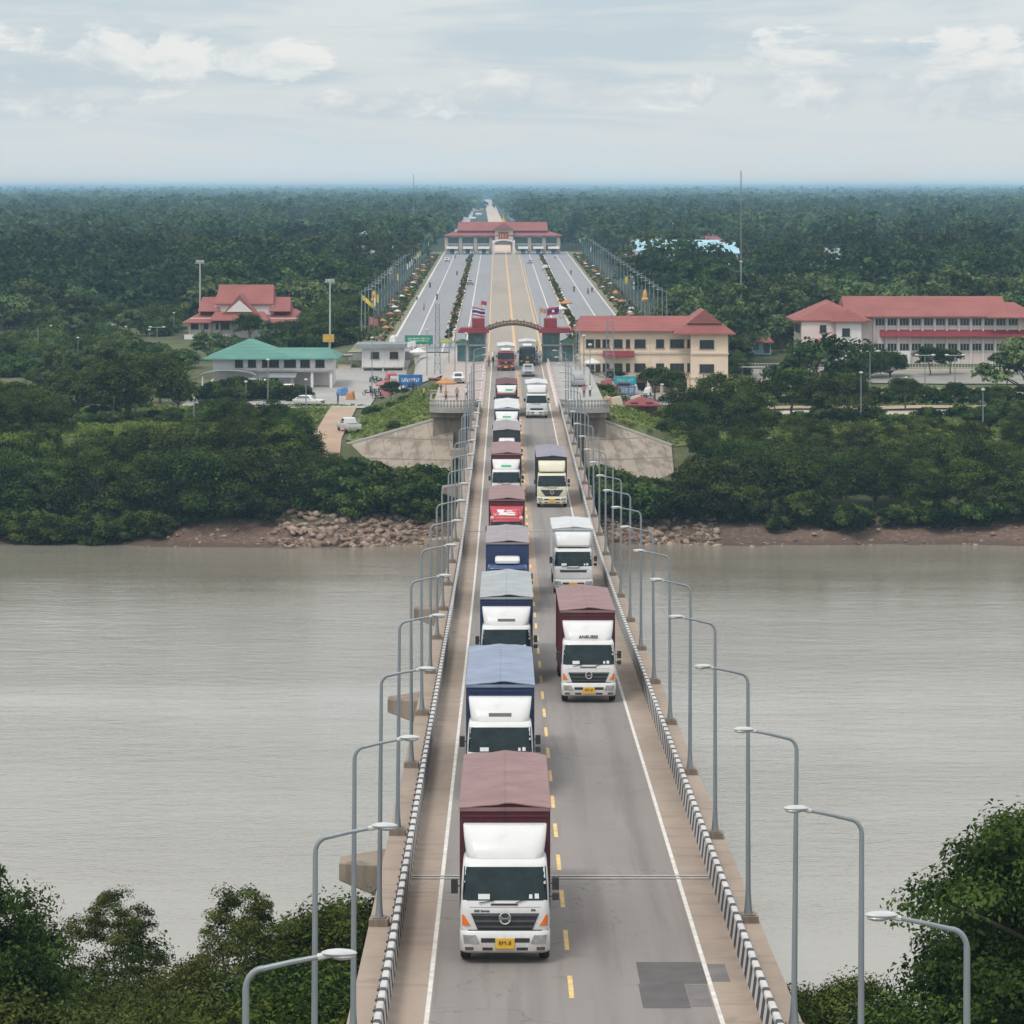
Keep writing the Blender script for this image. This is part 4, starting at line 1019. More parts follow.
for (px_, py_), sh, txt in [((424, 312), 'orange', 'standing on the left lane line of the plaza'), ((486, 338), 'yellow', 'on the roadside left under the arch'),
      ((489, 367), 'red', 'beside the left pylon of the arch'), ((493, 367), 'black', 'at the kerb left of the queueing trucks'), ((537, 352), 'yellow', 'under the right end of the arch'),
      ((540, 362), 'white', 'at the foot of the right pylon'), ((537, 365), 'blue', 'next to the dark truck at the arch'), ((533, 366), 'black', 'between dark truck and right pylon'),
      ((446, 402), 'orange', 'on the left pavement behind the balcony'), ((457, 401), 'orange', 'near the railing of the left balcony'), ((466, 400), 'white', 'on the left pavement close to the parapet'),
      ((441, 393), 'red', 'at the outer corner of the left balcony'), ((416, 368), 'red', 'by the blue billboard'), ((412, 369), 'orange', 'behind the blue billboard'),
      ((421, 366), 'white', 'in the yard right of the white office'), ((413, 394), 'black', 'below the blue billboard'), ((424, 401), 'yellow', 'on the grass edge below the billboard'),
      ((338, 406), 'black', 'at the head of the laterite road'), ((584, 398), 'red', 'on the right pavement by the balcony railing'), ((590, 397), 'white', 'standing near the right balcony corner')]:
    x, y, z = G(px_, py_, .1 if 440 < px_ < 600 else -2.6)
    zz = .12 if (440 < px_ < 600 and y < 521) else (.03 if 440 < px_ < 600 else float(height(x, y)) + .2)
    if px_ < 440:
        for _ in range(6): x, y, z = G(px_, py_, float(height(x, y)))
        zz = float(height(x, y)) + .2
    if px_ == 424 and py_ == 312: zz = .03
    person(sh, (x, y, zz), random.Random(px_+py_).uniform(0, 6.28), 'person in ' + sh + ' top ' + txt)
# ================================================================== STREET LAMPS ON THE BRIDGE
def make_lamp(label, s, loc, group='street lamps along the bridge', H=7.55):
    r = thing('street_lamp', label, 'street lamp', loc, 0, group)
    b_ = MB(); b_.box(-.28, .28, -.28, .28, .0, .22); b_.box(-.19, .19, -.19, .19, .22, .26); b_.build('base', M['concrete'], r)
    p_ = MB(); path = [(0, 0, .25), (0, 0, .5), (0, 0, .95), (0, 0, H-.55)]; rad = [.13, .10, .075, .050]
    for k in range(1, 8):
        a = math.pi/2*k/7; path.append((s*.26*(1-math.cos(a)), 0, H-.55+.3*math.sin(a))); rad.append(.045)
    pole = p_.tube(path, rad, 10).build('pole', M['galv'], r, smooth=True)
    a_ = MB(); a_.tube([(s*.26, 0, H-.25), (s*.65, 0, H-.16), (s*1.12, 0, H-.07)], [.042, .038, .034], 8); a_.build('arm', M['galv'], pole, smooth=True)
    h = MB(); c = (s*1.32, 0, H-.03); h.ellip(c, (.26, .12, .058), 12, 8); h.tube([(s*1.02, 0, H-.09), (s*1.2, 0, H-.05)], .05, 8)
    hd = h.build('lamp_head', M['lamp_head'], r, smooth=True)
    g = MB(); g.ellip((c[0]+s*.05, 0, c[2]-.045), (.18, .11, .055), 12, 6); g.build('lamp_glass', M['lamp_glass'], hd, smooth=True)
    return r
proto = {}
for s, X, y0, st in ((1, BX-5.42, 45.3, 16.0), (-1, BX+5.38, 49.4, 14.8)):
    k = 0; y = y0
    while y < 384 and k < 24:
        side = 'left of the queue' if s > 0 else 'along the free lane'
        lab = ORD[k] + ' grey street lamp from the camera in the row ' + side
        loc = (X, y, zd(y) + .09)
        if s not in proto: proto[s] = make_lamp(lab, s, loc)
        else:
            c_ = dup(proto[s], loc, 0, lab); q_ = random.Random(k*13+s); c_.rotation_euler = (R(q_.uniform(-.7, .7)), R(q_.uniform(-.7, .7)), R(q_.uniform(-4, 4)))
        k += 1; y += st

# ================================================================== BUILDINGS
def win_proto(w_, h_, frame='trim_dark', bars=1, sill=True):
    "window opening: frame standing out of the wall with a set-back pane; origin at its lower centre, faces -y"
    key = (w_, h_, frame, bars, sill)
    if key in win_proto.c: return win_proto.c[key]
    f = MB(); t_ = .07
    f.box(-w_/2, -w_/2+t_, -.08, .02, 0, h_); f.box(w_/2-t_, w_/2, -.08, .02, 0, h_); f.box(-w_/2+t_, w_/2-t_, -.08, .02, 0, t_); f.box(-w_/2+t_, w_/2-t_, -.08, .02, h_-t_, h_)
    for k in range(bars):
        x = -w_/2 + w_*(k+1)/(bars+1); f.box(x-.025, x+.025, -.07, .02, t_, h_-t_)
    if sill: f.box(-w_/2-.1, w_/2+.1, -.16, .0, -.09, -.005)
    fm_ = f.build('window', M[frame]).data
    p_ = MB(); p_.box(-w_/2+t_+.002, w_/2-t_-.002, -.035, -.012, t_+.002, h_-t_-.002); pm2 = p_.build('pane', M['winglass']).data
    for o in [o for o in bpy.data.objects if o.data in (fm_, pm2)]: bpy.data.objects.remove(o)
    win_proto.c[key] = (fm_, pm2); return fm_, pm2
win_proto.c = {}
def window(parent, x, y, z, w_=1.4, h_=1.3, rz=0.0, frame='trim_dark', bars=1, sill=True):
    a, b_ = win_proto(w_, h_, frame, bars, sill)
    o = bpy.data.objects.new('window', a); COL.objects.link(o); o.parent = parent; o.location = (x, y, z); o.rotation_euler = (0, 0, rz)
    q = bpy.data.objects.new('pane', b_); COL.objects.link(q); q.parent = o
def hip(mb, x0, x1, y0, y1, z, h, ov=.7, t_=.18, inset=None, gable=False, axis='x'):
    "hip roof (or gable roof) over a rectangle with overhanging eaves"
    x0 -= ov; x1 += ov; y0 -= ov; y1 += ov
    if axis == 'x':
        ins = 0 if gable else (inset if inset is not None else min((y1-y0)/2, (x1-x0)/2-.3)); ym = (y0+y1)/2
        rg = [(x0+ins, ym, z+h), (x1-ins, ym, z+h)]
        e = [(x0,y0,z),(x1,y0,z),(x1,y1,z),(x0,y1,z)]
        fs = [(0,1,5,4),(1,2,5),(2,3,4,5),(3,0,4)]
    else:
        ins = 0 if gable else (inset if inset is not None else min((x1-x0)/2, (y1-y0)/2-.3)); xm = (x0+x1)/2
        rg = [(xm, y0+ins, z+h), (xm, y1-ins, z+h)]
        e = [(x0,y0,z),(x1,y0,z),(x1,y1,z),(x0,y1,z)]
        fs = [(0,1,4),(1,2,5,4),(2,3,5),(3,0,4,5)]
    b_ = len(mb.v); mb.v += e + rg; lo = [(a, c, d_-t_) for a, c, d_ in e]; mb.v += lo
    for f in fs: mb.f.append(tuple(b_+i for i in f)); mb.m.append(0)
    for i in range(4): mb.f.append((b_+i, b_+6+i, b_+6+(i+1) % 4, b_+(i+1) % 4)); mb.m.append(0)
    mb.f.append((b_+9, b_+8, b_+7, b_+6)); mb.m.append(0)
    return mb
def base(px, py, z): return G(px, py, z)

# ---- long cream customs office right of the arch
d0 = 478.0; S_ = F/d0; zg = float(height(22, d0)) - .1
x0, x1 = PX(580, d0), PX(727, d0); xm = PX(690, d0)
H1 = PZ(330.5, d0) - zg                         # eaves height
o = thing('customs_office', 'long cream office with red roof and taller gabled end, beside the arch gate', 'building', (0, d0, zg))
wl_ = MB(); g0 = 2.7; zt = H1
wl_.box(x0, xm, .0, 10.0, g0, zt)             # upper floors on an open ground floor
wl_.box(x0, xm, 3.2, 10.0, -1.0, g0)
wl_.box(xm, x1, -2.2, 9.0, -1.0, zt)
wl_.build('wall', M['wall_cream'], o)
cl = MB()
for k in range(9):
    x = x0 + .25 + (xm - x0 - .5) * k / 8; cl.box(x-.2, x+.2, -.12, .28, -1.0, g0)
    (cl.box(x-.16, x+.16, -.12, .0, g0, zt) if k in (0, 5) else None)
cl.build('pillar', M['wall_cream'], o)
bd = MB(); zf = g0 + (zt-g0)*.52
bd.box(x0-.1, xm, -.22, .0, zf-.15, zf+.15); bd.box(x0-.1, xm, -.25, .0, g0-.15, g0+.12); bd.box(xm-.05, x1+.1, -2.4, -2.2, zf-.15, zf+.1); bd.box(xm-.05, x1+.1, -2.35, -2.2, g0-.1, g0+.1)
bd.build('string_course', M['wall_beige'], o)
for row, zz in ((0, g0+.75), (1, zf+.75)):
    for x, w_ in ((590, 8), (598, 5), (606, 7), (618, 9), (628, 4), (640, 11), (660, 8), (677, 14), (689, 2.2)):
        if row == 0 and x in (618,): pass
        window(o, PX(x, d0), -.002, zz, max(.55, w_/S_), 1.25, bars=2 if w_ > 7 else 1)
    window(o, PX(704, d0-2.2), -2.202, zz, 1.3 if row else 1.35, 1.25); window(o, PX(711, d0-2.2), -2.202, zz, .9, 1.25)
window(o, PX(705, d0-2.2), -2.202, .5, 1.3, 1.1)
for k, yy_ in enumerate((0.5, 3.5, 6.5)): window(o, x1+.002, yy_, zf+.75, 1.3, 1.25, R(90))
rf = MB(); hip(rf, x0+.1, xm+1.5, -.2, 10.2, zt, 2.0, .9, inset=1.0); rf.build('roof', M['roof_red'], o)
rf = MB(); hip(rf, xm-1.8, x1+.3, -2.4, 10.0, zt-.3, PZ(309, d0)-PZ(332, d0), .8, inset=3.0, axis='y'); r2 = rf.build('gable_roof', M['roof_red'], o)
gb = MB(); xc = (xm-1.8+x1+.3)/2; gb.prism([(xc-2.6, zt+1.15), (xc+2.6, zt+1.15), (xc, zt+3.2)], -2.35, 1.0, 'y'); gb.build('gable', M['roof_brick'], r2)
cn = MB(); cn.prism([(-1.6, 0), (-1.6, .25), (0, .9), (0, .0)], PX(603, d0), PX(634, d0), 'x'); cn.build('canopy', M['maroon'], o, loc=(0, 0, zf-.6))
for k in range(2):
    dr = MB(); dr.box(-.9+k*9, .9+k*9, 3.1, 3.19, -.9, 1.6); dr.build('door', M['trim_dark'], o, loc=(PX(640, d0), 0, 0))

# ---- school-like government office with long red roof, far right
d1 = 535.0; S1 = F/d1; zg = float(height(62, d1)) - .1
zE = PZ(316, d1) - zg; zR = PZ(296, d1+7) - zg
o = thing('government_office', 'long white two storey office with wide red roof and red mid-height awning', 'building', (0, d1, zg))
xa, xb, xc_, xd = PX(800, d1), PX(848, d1), PX(866, d1), PX(1032, d1)
wl_ = MB(); wl_.box(xb, xd, 0, 13, -1, zE); wl_.box(xa, xb, -2.5, 11, -1, zE-.6); wl_.build('wall', M['wall_pink'], o)
g1 = 3.2; z2 = zE - 2.2
for row, zz in ((0, g1-1.35+.9), (1, z2+.55)):
    for k in range(12):
        x = PX(880 + k*12.1, d1)
        if x < xd-1: window(o, x, -.002, zz if row else 2.2, 1.6, 1.3, bars=2, frame='trim_white')
for x in (823, 846): window(o, PX(x, d1-2.5), -2.502, zE-2.6, 1.1 if x < 830 else 1.3, 1.2)
for x in (808, 818, 830, 841): window(o, PX(x, d1-2.5), -2.502, 1.0, 1.2, 1.5)
for k in range(4): window(o, xa-.002, 1.0+k*2.6, zE-2.8, 1.3, 1.3, R(-90))
cl = MB()
for k in range(14):
    x = PX(874 + k*12.1, d1)
    if x < xd: cl.box(x-.14, x+.14, -.32, .0, -1, zE)
cl.build('pillar', M['wall_white'], o)
aw = MB(); aw.prism([(-1.7, z2-1.25), (-1.7, z2-1.05), (0, z2-.1), (0, z2-1.25)], PX(880, d1), xd, 'x'); aw.build('awning', M['maroon'], o)
rf = MB(); hip(rf, xb+.4, PX(1003, d1), -.5, 13.5, zE, zR-zE, 1.0, inset=.2); rf.build('roof', M['roof_brick'], o)
rf = MB(); hip(rf, PX(990, d1), xd+.5, -1.8, 12, zE-.1, (zR-zE)*.72, .8, inset=3.5); rf.build('wing_roof', M['roof_brick'], o)
rf = MB(); hip(rf, xa-.4, xb+2.8, -2.0, 11.5, zE-.6, (zR-zE)*.98, .9, inset=3.2, axis='y'); rf.build('wing_roof', M['roof_brick'], o)
rf = MB(); hip(rf, PX(832, d1), PX(860, d1), -3.8, 2, zE-.7, 2.0, .6, axis='y', inset=1.2); rf.build('porch_roof', M['roof_brick'], o)
wl_ = MB(); wl_.box(PX(834, d1), PX(859, d1), -3.6, 0, -1, zE-.72); wl_.build('porch', M['wall_white'], o)
window(o, PX(846, d1-3.6), -3.602, zE-3.2, 1.3, 1.3)
rf = MB(); hip(rf, PX(808, d1), PX(832, d1), -5.2, -2.0, zE-5.0, 1.5, .6); rf.build('entrance_roof', M['roof_red'], o)
for x in (807, 833):
    q = MB(); q.box(-.18, .18, -.18, .18, -1, zE-5.1); q.build('column', M['wall_white'], o, loc=(PX(x, d1), -4.9, 0))
q = MB(); q.box(PX(900, d1)-1.4, PX(900, d1)+1.4, -2.6, 0, -1, 2.2); q.build('entrance', M['wall_white'], o)
q = MB(); q.box(PX(900, d1)-.8, PX(900, d1)+.8, -2.66, -2.605, -.9, 1.7); q.build('door', M['trim_dark'], o)
# forecourt wall and fence in front of it
fe = thing('fence', 'low railing fence in front of the white government office', 'fence', (0, 520, float(height(60, 520))-.05))
q = MB(); q.box(30, 92, -.1, .1, -.3, .45); q.build('plinth', M['wall_beige'], fe)
q = MB()
for k in range(125): q.box(30.2+k*.5-.02, 30.2+k*.5+.02, -.02, .02, .45, 1.35)
for z in (.6, 1.25): q.box(30, 92, -.03, .03, z, z+.05)
q.build('railing', M['trim_white'], fe)

# ---- temple-like red roofed hall, left
d2 = 592.0; S2 = F/d2; zg = float(height(-48, d2)) - .1; z_ = lambda py: PZ(py, d2) - zg
o = thing('temple_hall', 'hall with stepped red temple roofs and a white triangular gable, among trees', 'building', (0, d2, zg))
wl_ = MB(); wl_.box(PX(190, d2), PX(300, d2), 0, 12, -1, z_(318)); wl_.box(PX(214, d2), PX(273, d2), 2, 11, z_(318), z_(305)); wl_.build('wall', M['wall_white'], o)
rf = MB(); hip(rf, PX(217, d2), PX(270, d2), 2, 12, z_(304), z_(289)-z_(304)+.6, .5, inset=.3); rf.build('upper_roof', M['roof_brick'], o)
for a, b_ in ((200, 217), (271, 288)):
    rf = MB(); hip(rf, PX(a, d2), PX(b_, d2), 1, 10, z_(311), z_(299)-z_(311)+.2, .4, inset=.3); rf.build('side_roof', M['roof_brick'], o)
rf = MB(); hip(rf, PX(186, d2), PX(312, d2), -1.2, 11, z_(322), 2.3, .6, inset=4); rf.build('lower_roof', M['roof_brick'], o)
xg = PX(241, d2); gb = MB(); w_ = PX(262, d2)-xg
gb.prism([(xg-w_, z_(318)), (xg, z_(294)), (xg+w_, z_(318))], -3.4, 4.0, 'y'); gr_ = gb.build('gable_roof', M['roof_brick'], o)
gb = MB(); gb.prism([(xg-w_*.62, z_(310)-.2), (xg+w_*.62, z_(310)-.2), (xg, z_(298)-.3)], -3.55, -3.38, 'y'); gb.build('pediment', M['trim_white'], gr_)
rf = MB(); hip(rf, PX(214, d2), PX(268, d2), -4.2, -1, z_(319), 1.5, .5, inset=1); rf.build('porch_roof', M['roof_brick'], o)
q = MB()
for x in (190, 200, 210, 220, 232, 250, 262, 275, 290): q.box(PX(x, d2)-.2, PX(x, d2)+.2, -.6, -.2, -1, z_(321))
q.build('column', M['wall_beige'], o)
for x in (194, 198, 207, 219, 226, 245, 257, 270, 283): window(o, PX(x, d2), -.002, z_(329), 1.2, 1.5)
q = MB(); q.box(PX(186, d2), PX(232, d2), -3.2, -2.9, -.8, .9); q.build('balustrade', M['wall_white'], o)
for x in (217, 270):
    q = MB(); q.tube([(PX(x, d2), 7, z_(289)), (PX(x, d2)+(.25 if x > 250 else -.25), 7, z_(287))], [.18, .06], 6); q.build('finial', M['trim_white'], o)

# ---- green roofed office, left
d3 = 488.0; S3 = F/d3; zg = float(height(-36, d3)) - .2; z_ = lambda py: PZ(py, d3) - zg
o = thing('yard_office', 'white two storey office with sea-green hipped roof beside the yard', 'building', (0, d3, zg))
xa, xb = PX(213, d3), PX(332, d3)
wl_ = MB(); wl_.box(xa, xb, 0, 11, 2.9, z_(359)); wl_.box(xa, PX(290, d3), 1.0, 11, -1, 2.9); wl_.box(PX(290, d3), xb, 4, 11, -1, 2.9); wl_.build('wall', M['wall_white'], o)
q = MB(); q.box(xa-.1, xb+.1, -.2, 0, 2.72, 2.98); q.build('string_course', M['concrete_grey'], o)
q = MB()
for x in (292, 312, 331): q.box(PX(x, d3)-.2, PX(x, d3)+.2, .0, .4, -1, 2.72)
q.build('pillar', M['wall_white'], o)
for x, w_ in ((239, 8), (252, 8), (265, 6), (274, 10), (290, 12), (305, 9.5), (320, 9)): window(o, PX(x, d3), -.002, 3.45, w_/S3, 1.15, bars=2)
window(o, xa-.002, 2.5, 4.0, 1.0, 1.2, R(-90)); window(o, PX(270, d3), .998, .2, 2.4, 1.6, bars=2)
rf = MB(); hip(rf, PX(252, d3), xb+.3, -.3, 11.3, z_(358), z_(347)-z_(358)-.35, .8, inset=1.9); rf.build('roof', M['roof_green'], o)
rf = MB(); hip(rf, xa-.4, PX(286, d3), -.9, 11.6, z_(358), z_(338)-z_(358)-.35, .9); rf.build('main_roof', M['roof_green'], o)
cn = MB(); n = 10; pr = [(-4.4+4.4*math.cos(math.pi*k/n)*1.0, 2.6+1.0*math.sin(math.pi*k/n)) for k in range(n+1)]
pr = pr + [(p_[0], p_[1]-.12) for p_ in pr[::-1]]
cn.prism(pr, -3.6, .0, 'y'); cn = cn.build('carport_roof', M['roof_grey'], o, loc=(PX(236, d3)+3.4, 0, -.4))
for dx in (-8.2, -.4):
    q = MB(); q.box(-.1, .1, -3.3, -3.1, -1, 2.2); q.build('carport_post', M['trim_white'], o, loc=(PX(236, d3)+3.4+dx, 0, 0))
cn = MB(); cn.prism([(-3.0, 2.0), (-3.0, 2.12), (0, 2.7), (0, 2.5)], PX(270, d3), PX(297, d3), 'x'); cn.build('entrance_canopy', M['roof_grey'], o)

# ---- small white flat roofed office
d4 = 512.0; S4 = F/d4; zg = float(height(-18, d4)) - .2; z_ = lambda py: PZ(py, d4) - zg
o = thing('gate_office', 'small white office with flat grey roof and teal shopfront by the yard', 'building', (0, d4, zg))
xa, xb = PX(362, d4), PX(404, d4); zs = z_(367)
wl_ = MB(); wl_.box(xa, xb, 0, 6, zs, z_(348.5)); wl_.box(xa, xb, 1.0, 6, -1, zs); wl_.build('wall', M['wall_white'], o)
q = MB(); q.box(xa-.15, xb+.15, -.25, 6.2, zs-.15, zs); q.build('floor_band', M['concrete_grey'], o)
q = MB(); q.box(PX(356, d4), PX(406, d4), -1.0, 7, z_(348.3), z_(344)); q.build('flat_roof', M['roof_grey'], o)
for x in (375, 394): window(o, PX(x, d4), -.002, z_(358.5), 1.35, 1.05)
q = MB(); q.box(PX(370, d4), PX(381, d4), .9, .99, -.7, zs-.3); q.build('shopfront', M['sign_teal'], o)
q = MB(); q.box(PX(384, d4), PX(403, d4), .9, .99, -.6, zs-.4); q.build('shop_window', M['winglass'], o)
q = MB()
for x in (362.6, 383, 403.4): q.box(PX(x, d4)-.12, PX(x, d4)+.12, -.1, .15, -1, z_(348.6))
q.build('pillar', M['wall_white'], o)

# ---- house with blue walls, far sheds and roofs
SHEDS = []
def shed(name, label, px0, px1, py_base, py_eave, py_top, z, wallm, roofm, depth=10, kind='hip', wins=0, cat='building', tall=0):
    x, y, _ = G((px0+px1)/2, py_base, z)
    if tall:
        y = max(770.0, (CZ-(9.5 if tall is True else tall))*F/(py_top-VY)); x = PX((px0+px1)/2, y)
    s = F/y; SHEDS.append((x, y, (px1-px0)/s/2, depth))
    o = thing(name, label, cat, (x, y, z-.3)); h = (px1-px0)/s/2; ze = PZ(py_eave, y)-z+.3; zt = PZ(py_top, y)-z+.3
    q = MB(); q.box(-h, h, 0, depth, 0, ze); wq = q.build('wall', M[wallm], o)
    q = MB(); hip(q, -h, h, 0, depth, ze, max(.4, zt-ze+ (depth/2*(26.8-zt)/y if not tall else 1.2)), .5, gable=(kind == 'gable'), inset=None if kind != 'gable' else 0); q.build('roof', M[roofm], o)
    for k in range(wins): window(o, -h + 2*h*(k+.5)/wins, -.002, ze*.45, min(1.3, h/wins), 1.1)
    q = MB(); q.box(-.5, .5, -.05, .0, .3, min(2.2, ze*.8)); q.build('door', M['trim_dark'], o, loc=(h*.6, 0, 0))
    return o
shed('small_house', 'small pale blue house with red pyramid roof, right of the cream office', 751, 771, 353, 342, 330, -1.8, 'wall_teal', 'roof_red', 5, wins=2, cat='house')
shed('blue_shed', 'turquoise roofed shed directly behind the cream office', 722, 748, 338, 330, 322, -.5, 'wall_teal', 'roof_blue', 7, 'gable', 1)
shed('warehouse', 'wide low warehouse with pale blue metal roof behind the trees', 638, 720, 256, 251, 244.5, -.4, 'wall_white', 'roof_blue', 22, 'gable', 6, tall=10.0)
shed('warehouse', 'short pale blue roofed annex at the end of the warehouse', 706, 738, 257, 253, 247, -.4, 'wall_white', 'roof_blue', 18, 'gable', 2, tall=10.0)
shed('red_hall', 'red roofed hall behind the pale blue warehouse', 697, 728, 246.5, 243, 237, -.4, 'wall_beige', 'roof_red', 22, 'hip', 3, tall=True)
shed('long_shed', 'long dark grey roofed shed left of the blue warehouse', 634, 662, 250, 247.5, 243, -.4, 'wall_beige', 'roof_grey', 20, 'gable', 4, tall=10.0)
shed('pink_shed', 'pinkish roofed shed in front of the blue warehouse', 626, 662, 266, 262.5, 258.5, -.4, 'wall_beige', 'roof_pink', 14, 'gable', 3, tall=5.5)
shed('low_house', 'house with orange pink roof in front of dark trees left of plaza', 346, 366, 253, 250, 245.5, -.4, 'wall_beige', 'roof_pink', 14, 'hip', 3, 'house', tall=7.5)
shed('low_house', 'grey roofed house right of the orange roofed one', 372, 391, 258, 254, 249, -.4, 'wall_beige', 'roof_grey', 12, 'gable', 3, 'house', tall=7.5)
shed('low_house', 'white roofed house standing alone in the left forest', 361, 373, 236, 234, 231, -.4, 'wall_white', 'tarp_white', 20, 'hip', 2, 'house', tall=True)
shed('low_house', 'distant pale house in the forest right of the tall mast', 872, 894, 229, 226, 221.5, -.4, 'wall_beige', 'roof_pink', 30, 'gable', 4, 'house', tall=True)
shed('low_house', 'distant reddish roof at the right edge of the forest', 1000, 1016, 236, 233.5, 230, -.4, 'wall_beige', 'roof_pink', 26, 'hip', 3, 'house', tall=True)
shed('low_house', 'small grey roofed house hidden in trees behind the government office', 829, 840, 259, 255, 253, -.4, 'wall_white', 'roof_grey', 12, 'gable', 2, 'house', tall=True)
shed('low_house', 'orange roofed house just behind the green roofed office', 224, 240, 349, 345, 340, -1.0, 'wall_beige', 'roof_pink', 6, 'gable', 2, 'house')
shed('guard_hut', 'maroon guard hut with white panels below the cream office', 627, 657, 413, 405, 399, -3.0, 'maroon', 'maroon', 4, 'hip', 2, 'hut')
r_ = random.Random(404)
for k in range(14):
    left_ = k % 2 == 0; px_ = r_.uniform(20, 400) if left_ else r_.uniform(610, 1010); py_ = r_.choice([205, 209, 213, 218, 224, 231]); w_ = r_.uniform(5, 11)
    shed('low_house', ORD[k//2] + ' small faint roof scattered in the ' + ('left' if left_ else 'right') + ' forest', px_, px_+w_, py_+4, py_+1.4, py_, -.4, 'wall_beige', r_.choice(['roof_pink', 'tarp_white', 'roof_grey', 'roof_pink']), 14, r_.choice(['hip', 'gable']), 0, 'house', tall=9.5)
# ================================================================== TOLL GATE AT THE END OF THE PLAZA
d5 = 1278.0; S5 = F/d5; z_ = lambda py: PZ(py, d5); px = lambda p_: PX(p_, d5)
o = thing('toll_gate', 'wide border toll gate with two-tier red roof closing the far end of the plaza', 'toll gate', (0, d5, 0))
q = MB()
for x in (446.5, 460.5, 475.5, 491, 512.5, 529.5, 544, 558.5): q.box(px(x)-.7, px(x)+.7, -.5, 8, -.3, z_(237))
q.build('column', M['wall_beige'], o)
q = MB(); q.box(px(446), px(559.5), 1.0, 9, z_(245), z_(235.5)); up = q.build('upper_floor', M['wall_white'], o)
q = MB()
for a, b_ in ((447, 460), (462, 475), (477, 490.5), (513, 529), (530.5, 543.5), (545.5, 558.5)): q.box(px(a), px(b_), .88, .995, z_(243.3), z_(237.5))
q.build('glazing', M['teal_glass'], up)
rf = MB(); hip(rf, px(448), px(558), -1, 13, z_(235.3), 2.5, 1.6, .35, inset=8); rf.build('lower_roof', M['roof_red'], o)
rf = MB(); hip(rf, px(459), px(546), 1.5, 11, z_(230.4), 3.3, .8, .35, inset=.4); rf.build('upper_roof', M['roof_red'], o)
q = MB(); q.box(px(459.5), px(545.5), 2, 10.5, z_(235)+.8, z_(230.8)); q.build('clerestory', M['trim_dark'], o)
q = MB(); q.box(px(495), px(513), -2.6, 1, z_(241), z_(229)); pt_ = q.build('portico', M['wall_beige'], o)
q = MB(); q.box(px(498.5), px(508.5), -2.75, -2.61, z_(238.5), z_(231.8)); q.build('sign_panel', M['red_sign'], pt_)
q = MB()
for a, b_, c_, e_ in ((500, 501, 233, 237.5), (502.4, 503.4, 233, 237.5), (500, 503.4, 233, 233.8), (505, 506, 233, 237.5), (505, 507.6, 233, 233.8), (505, 507.6, 235, 235.8), (506.8, 507.6, 233, 235.5)): q.box(px(a), px(b_), -2.82, -2.74, z_(e_), z_(c_))
q.build('lettering', M['gold'], pt_)
rf = MB(); hip(rf, px(496), px(511.5), -3, 6, z_(228.8), z_(222.5)-z_(228.8), .8, .3, inset=.2, axis='y'); rf.build('portico_roof', M['roof_brick'], o)
q = MB(); q.lathe([(.9, 0), (1.0, .5), (.5, 1.2), (.25, 2.2), (.05, 3.6)], c=(px(503.5), 2, z_(223)), n=8); q.build('spire', M['gold'], o)
q = MB(); q.tube([(px(493), -2.4, z_(241))] + [(px(503.7)+(px(514.5)-px(493))/2*math.cos(a), -2.5, z_(244)+1.6*math.sin(a)) for a in np.linspace(math.pi, 0, 9)], .35, 6)
q.box(px(492.5), px(495), -2.6, -1, -.3, z_(240)); q.box(px(512.5), px(515), -2.6, -1, -.3, z_(240)); q.build('arch', M['wall_white'], o)
for a, b_ in ((446.5, 458), (463, 473), (478, 489.5), (518, 528), (533, 543.5), (548, 559)):
    q = MB(); q.hexa([(px(a), -5.5, z_(248.6)), (px(b_), -5.5, z_(248.6)), (px(b_), .8, z_(247.6)), (px(a), .8, z_(247.6))],
                     [(px(a), -5.5, z_(248.2)), (px(b_), -5.5, z_(248.2)), (px(b_), .8, z_(245.8)), (px(a), .8, z_(245.8))]); q.build('lane_canopy', M['trim_white'], o)
    m_ = (px(a)+px(b_))/2
    q = MB(); q.box(m_-.9, m_+.9, -3.5, -1.0, -.3, 2.3); bo = q.build('booth', M['blue_cloth'], o)
    q = MB(); q.box(m_-.8, m_+.8, -3.58, -3.51, 1.0, 2.0); q.build('booth_window', M['winglass'], bo)
    q = MB(); q.box(px(a)+.1, px(a)+.35, -5.0, -4.75, -.3, z_(248.7)); q.box(px(b_)-.35, px(b_)-.1, -5.0, -4.75, -.3, z_(248.7)); q.build('canopy_post', M['galv'], o)

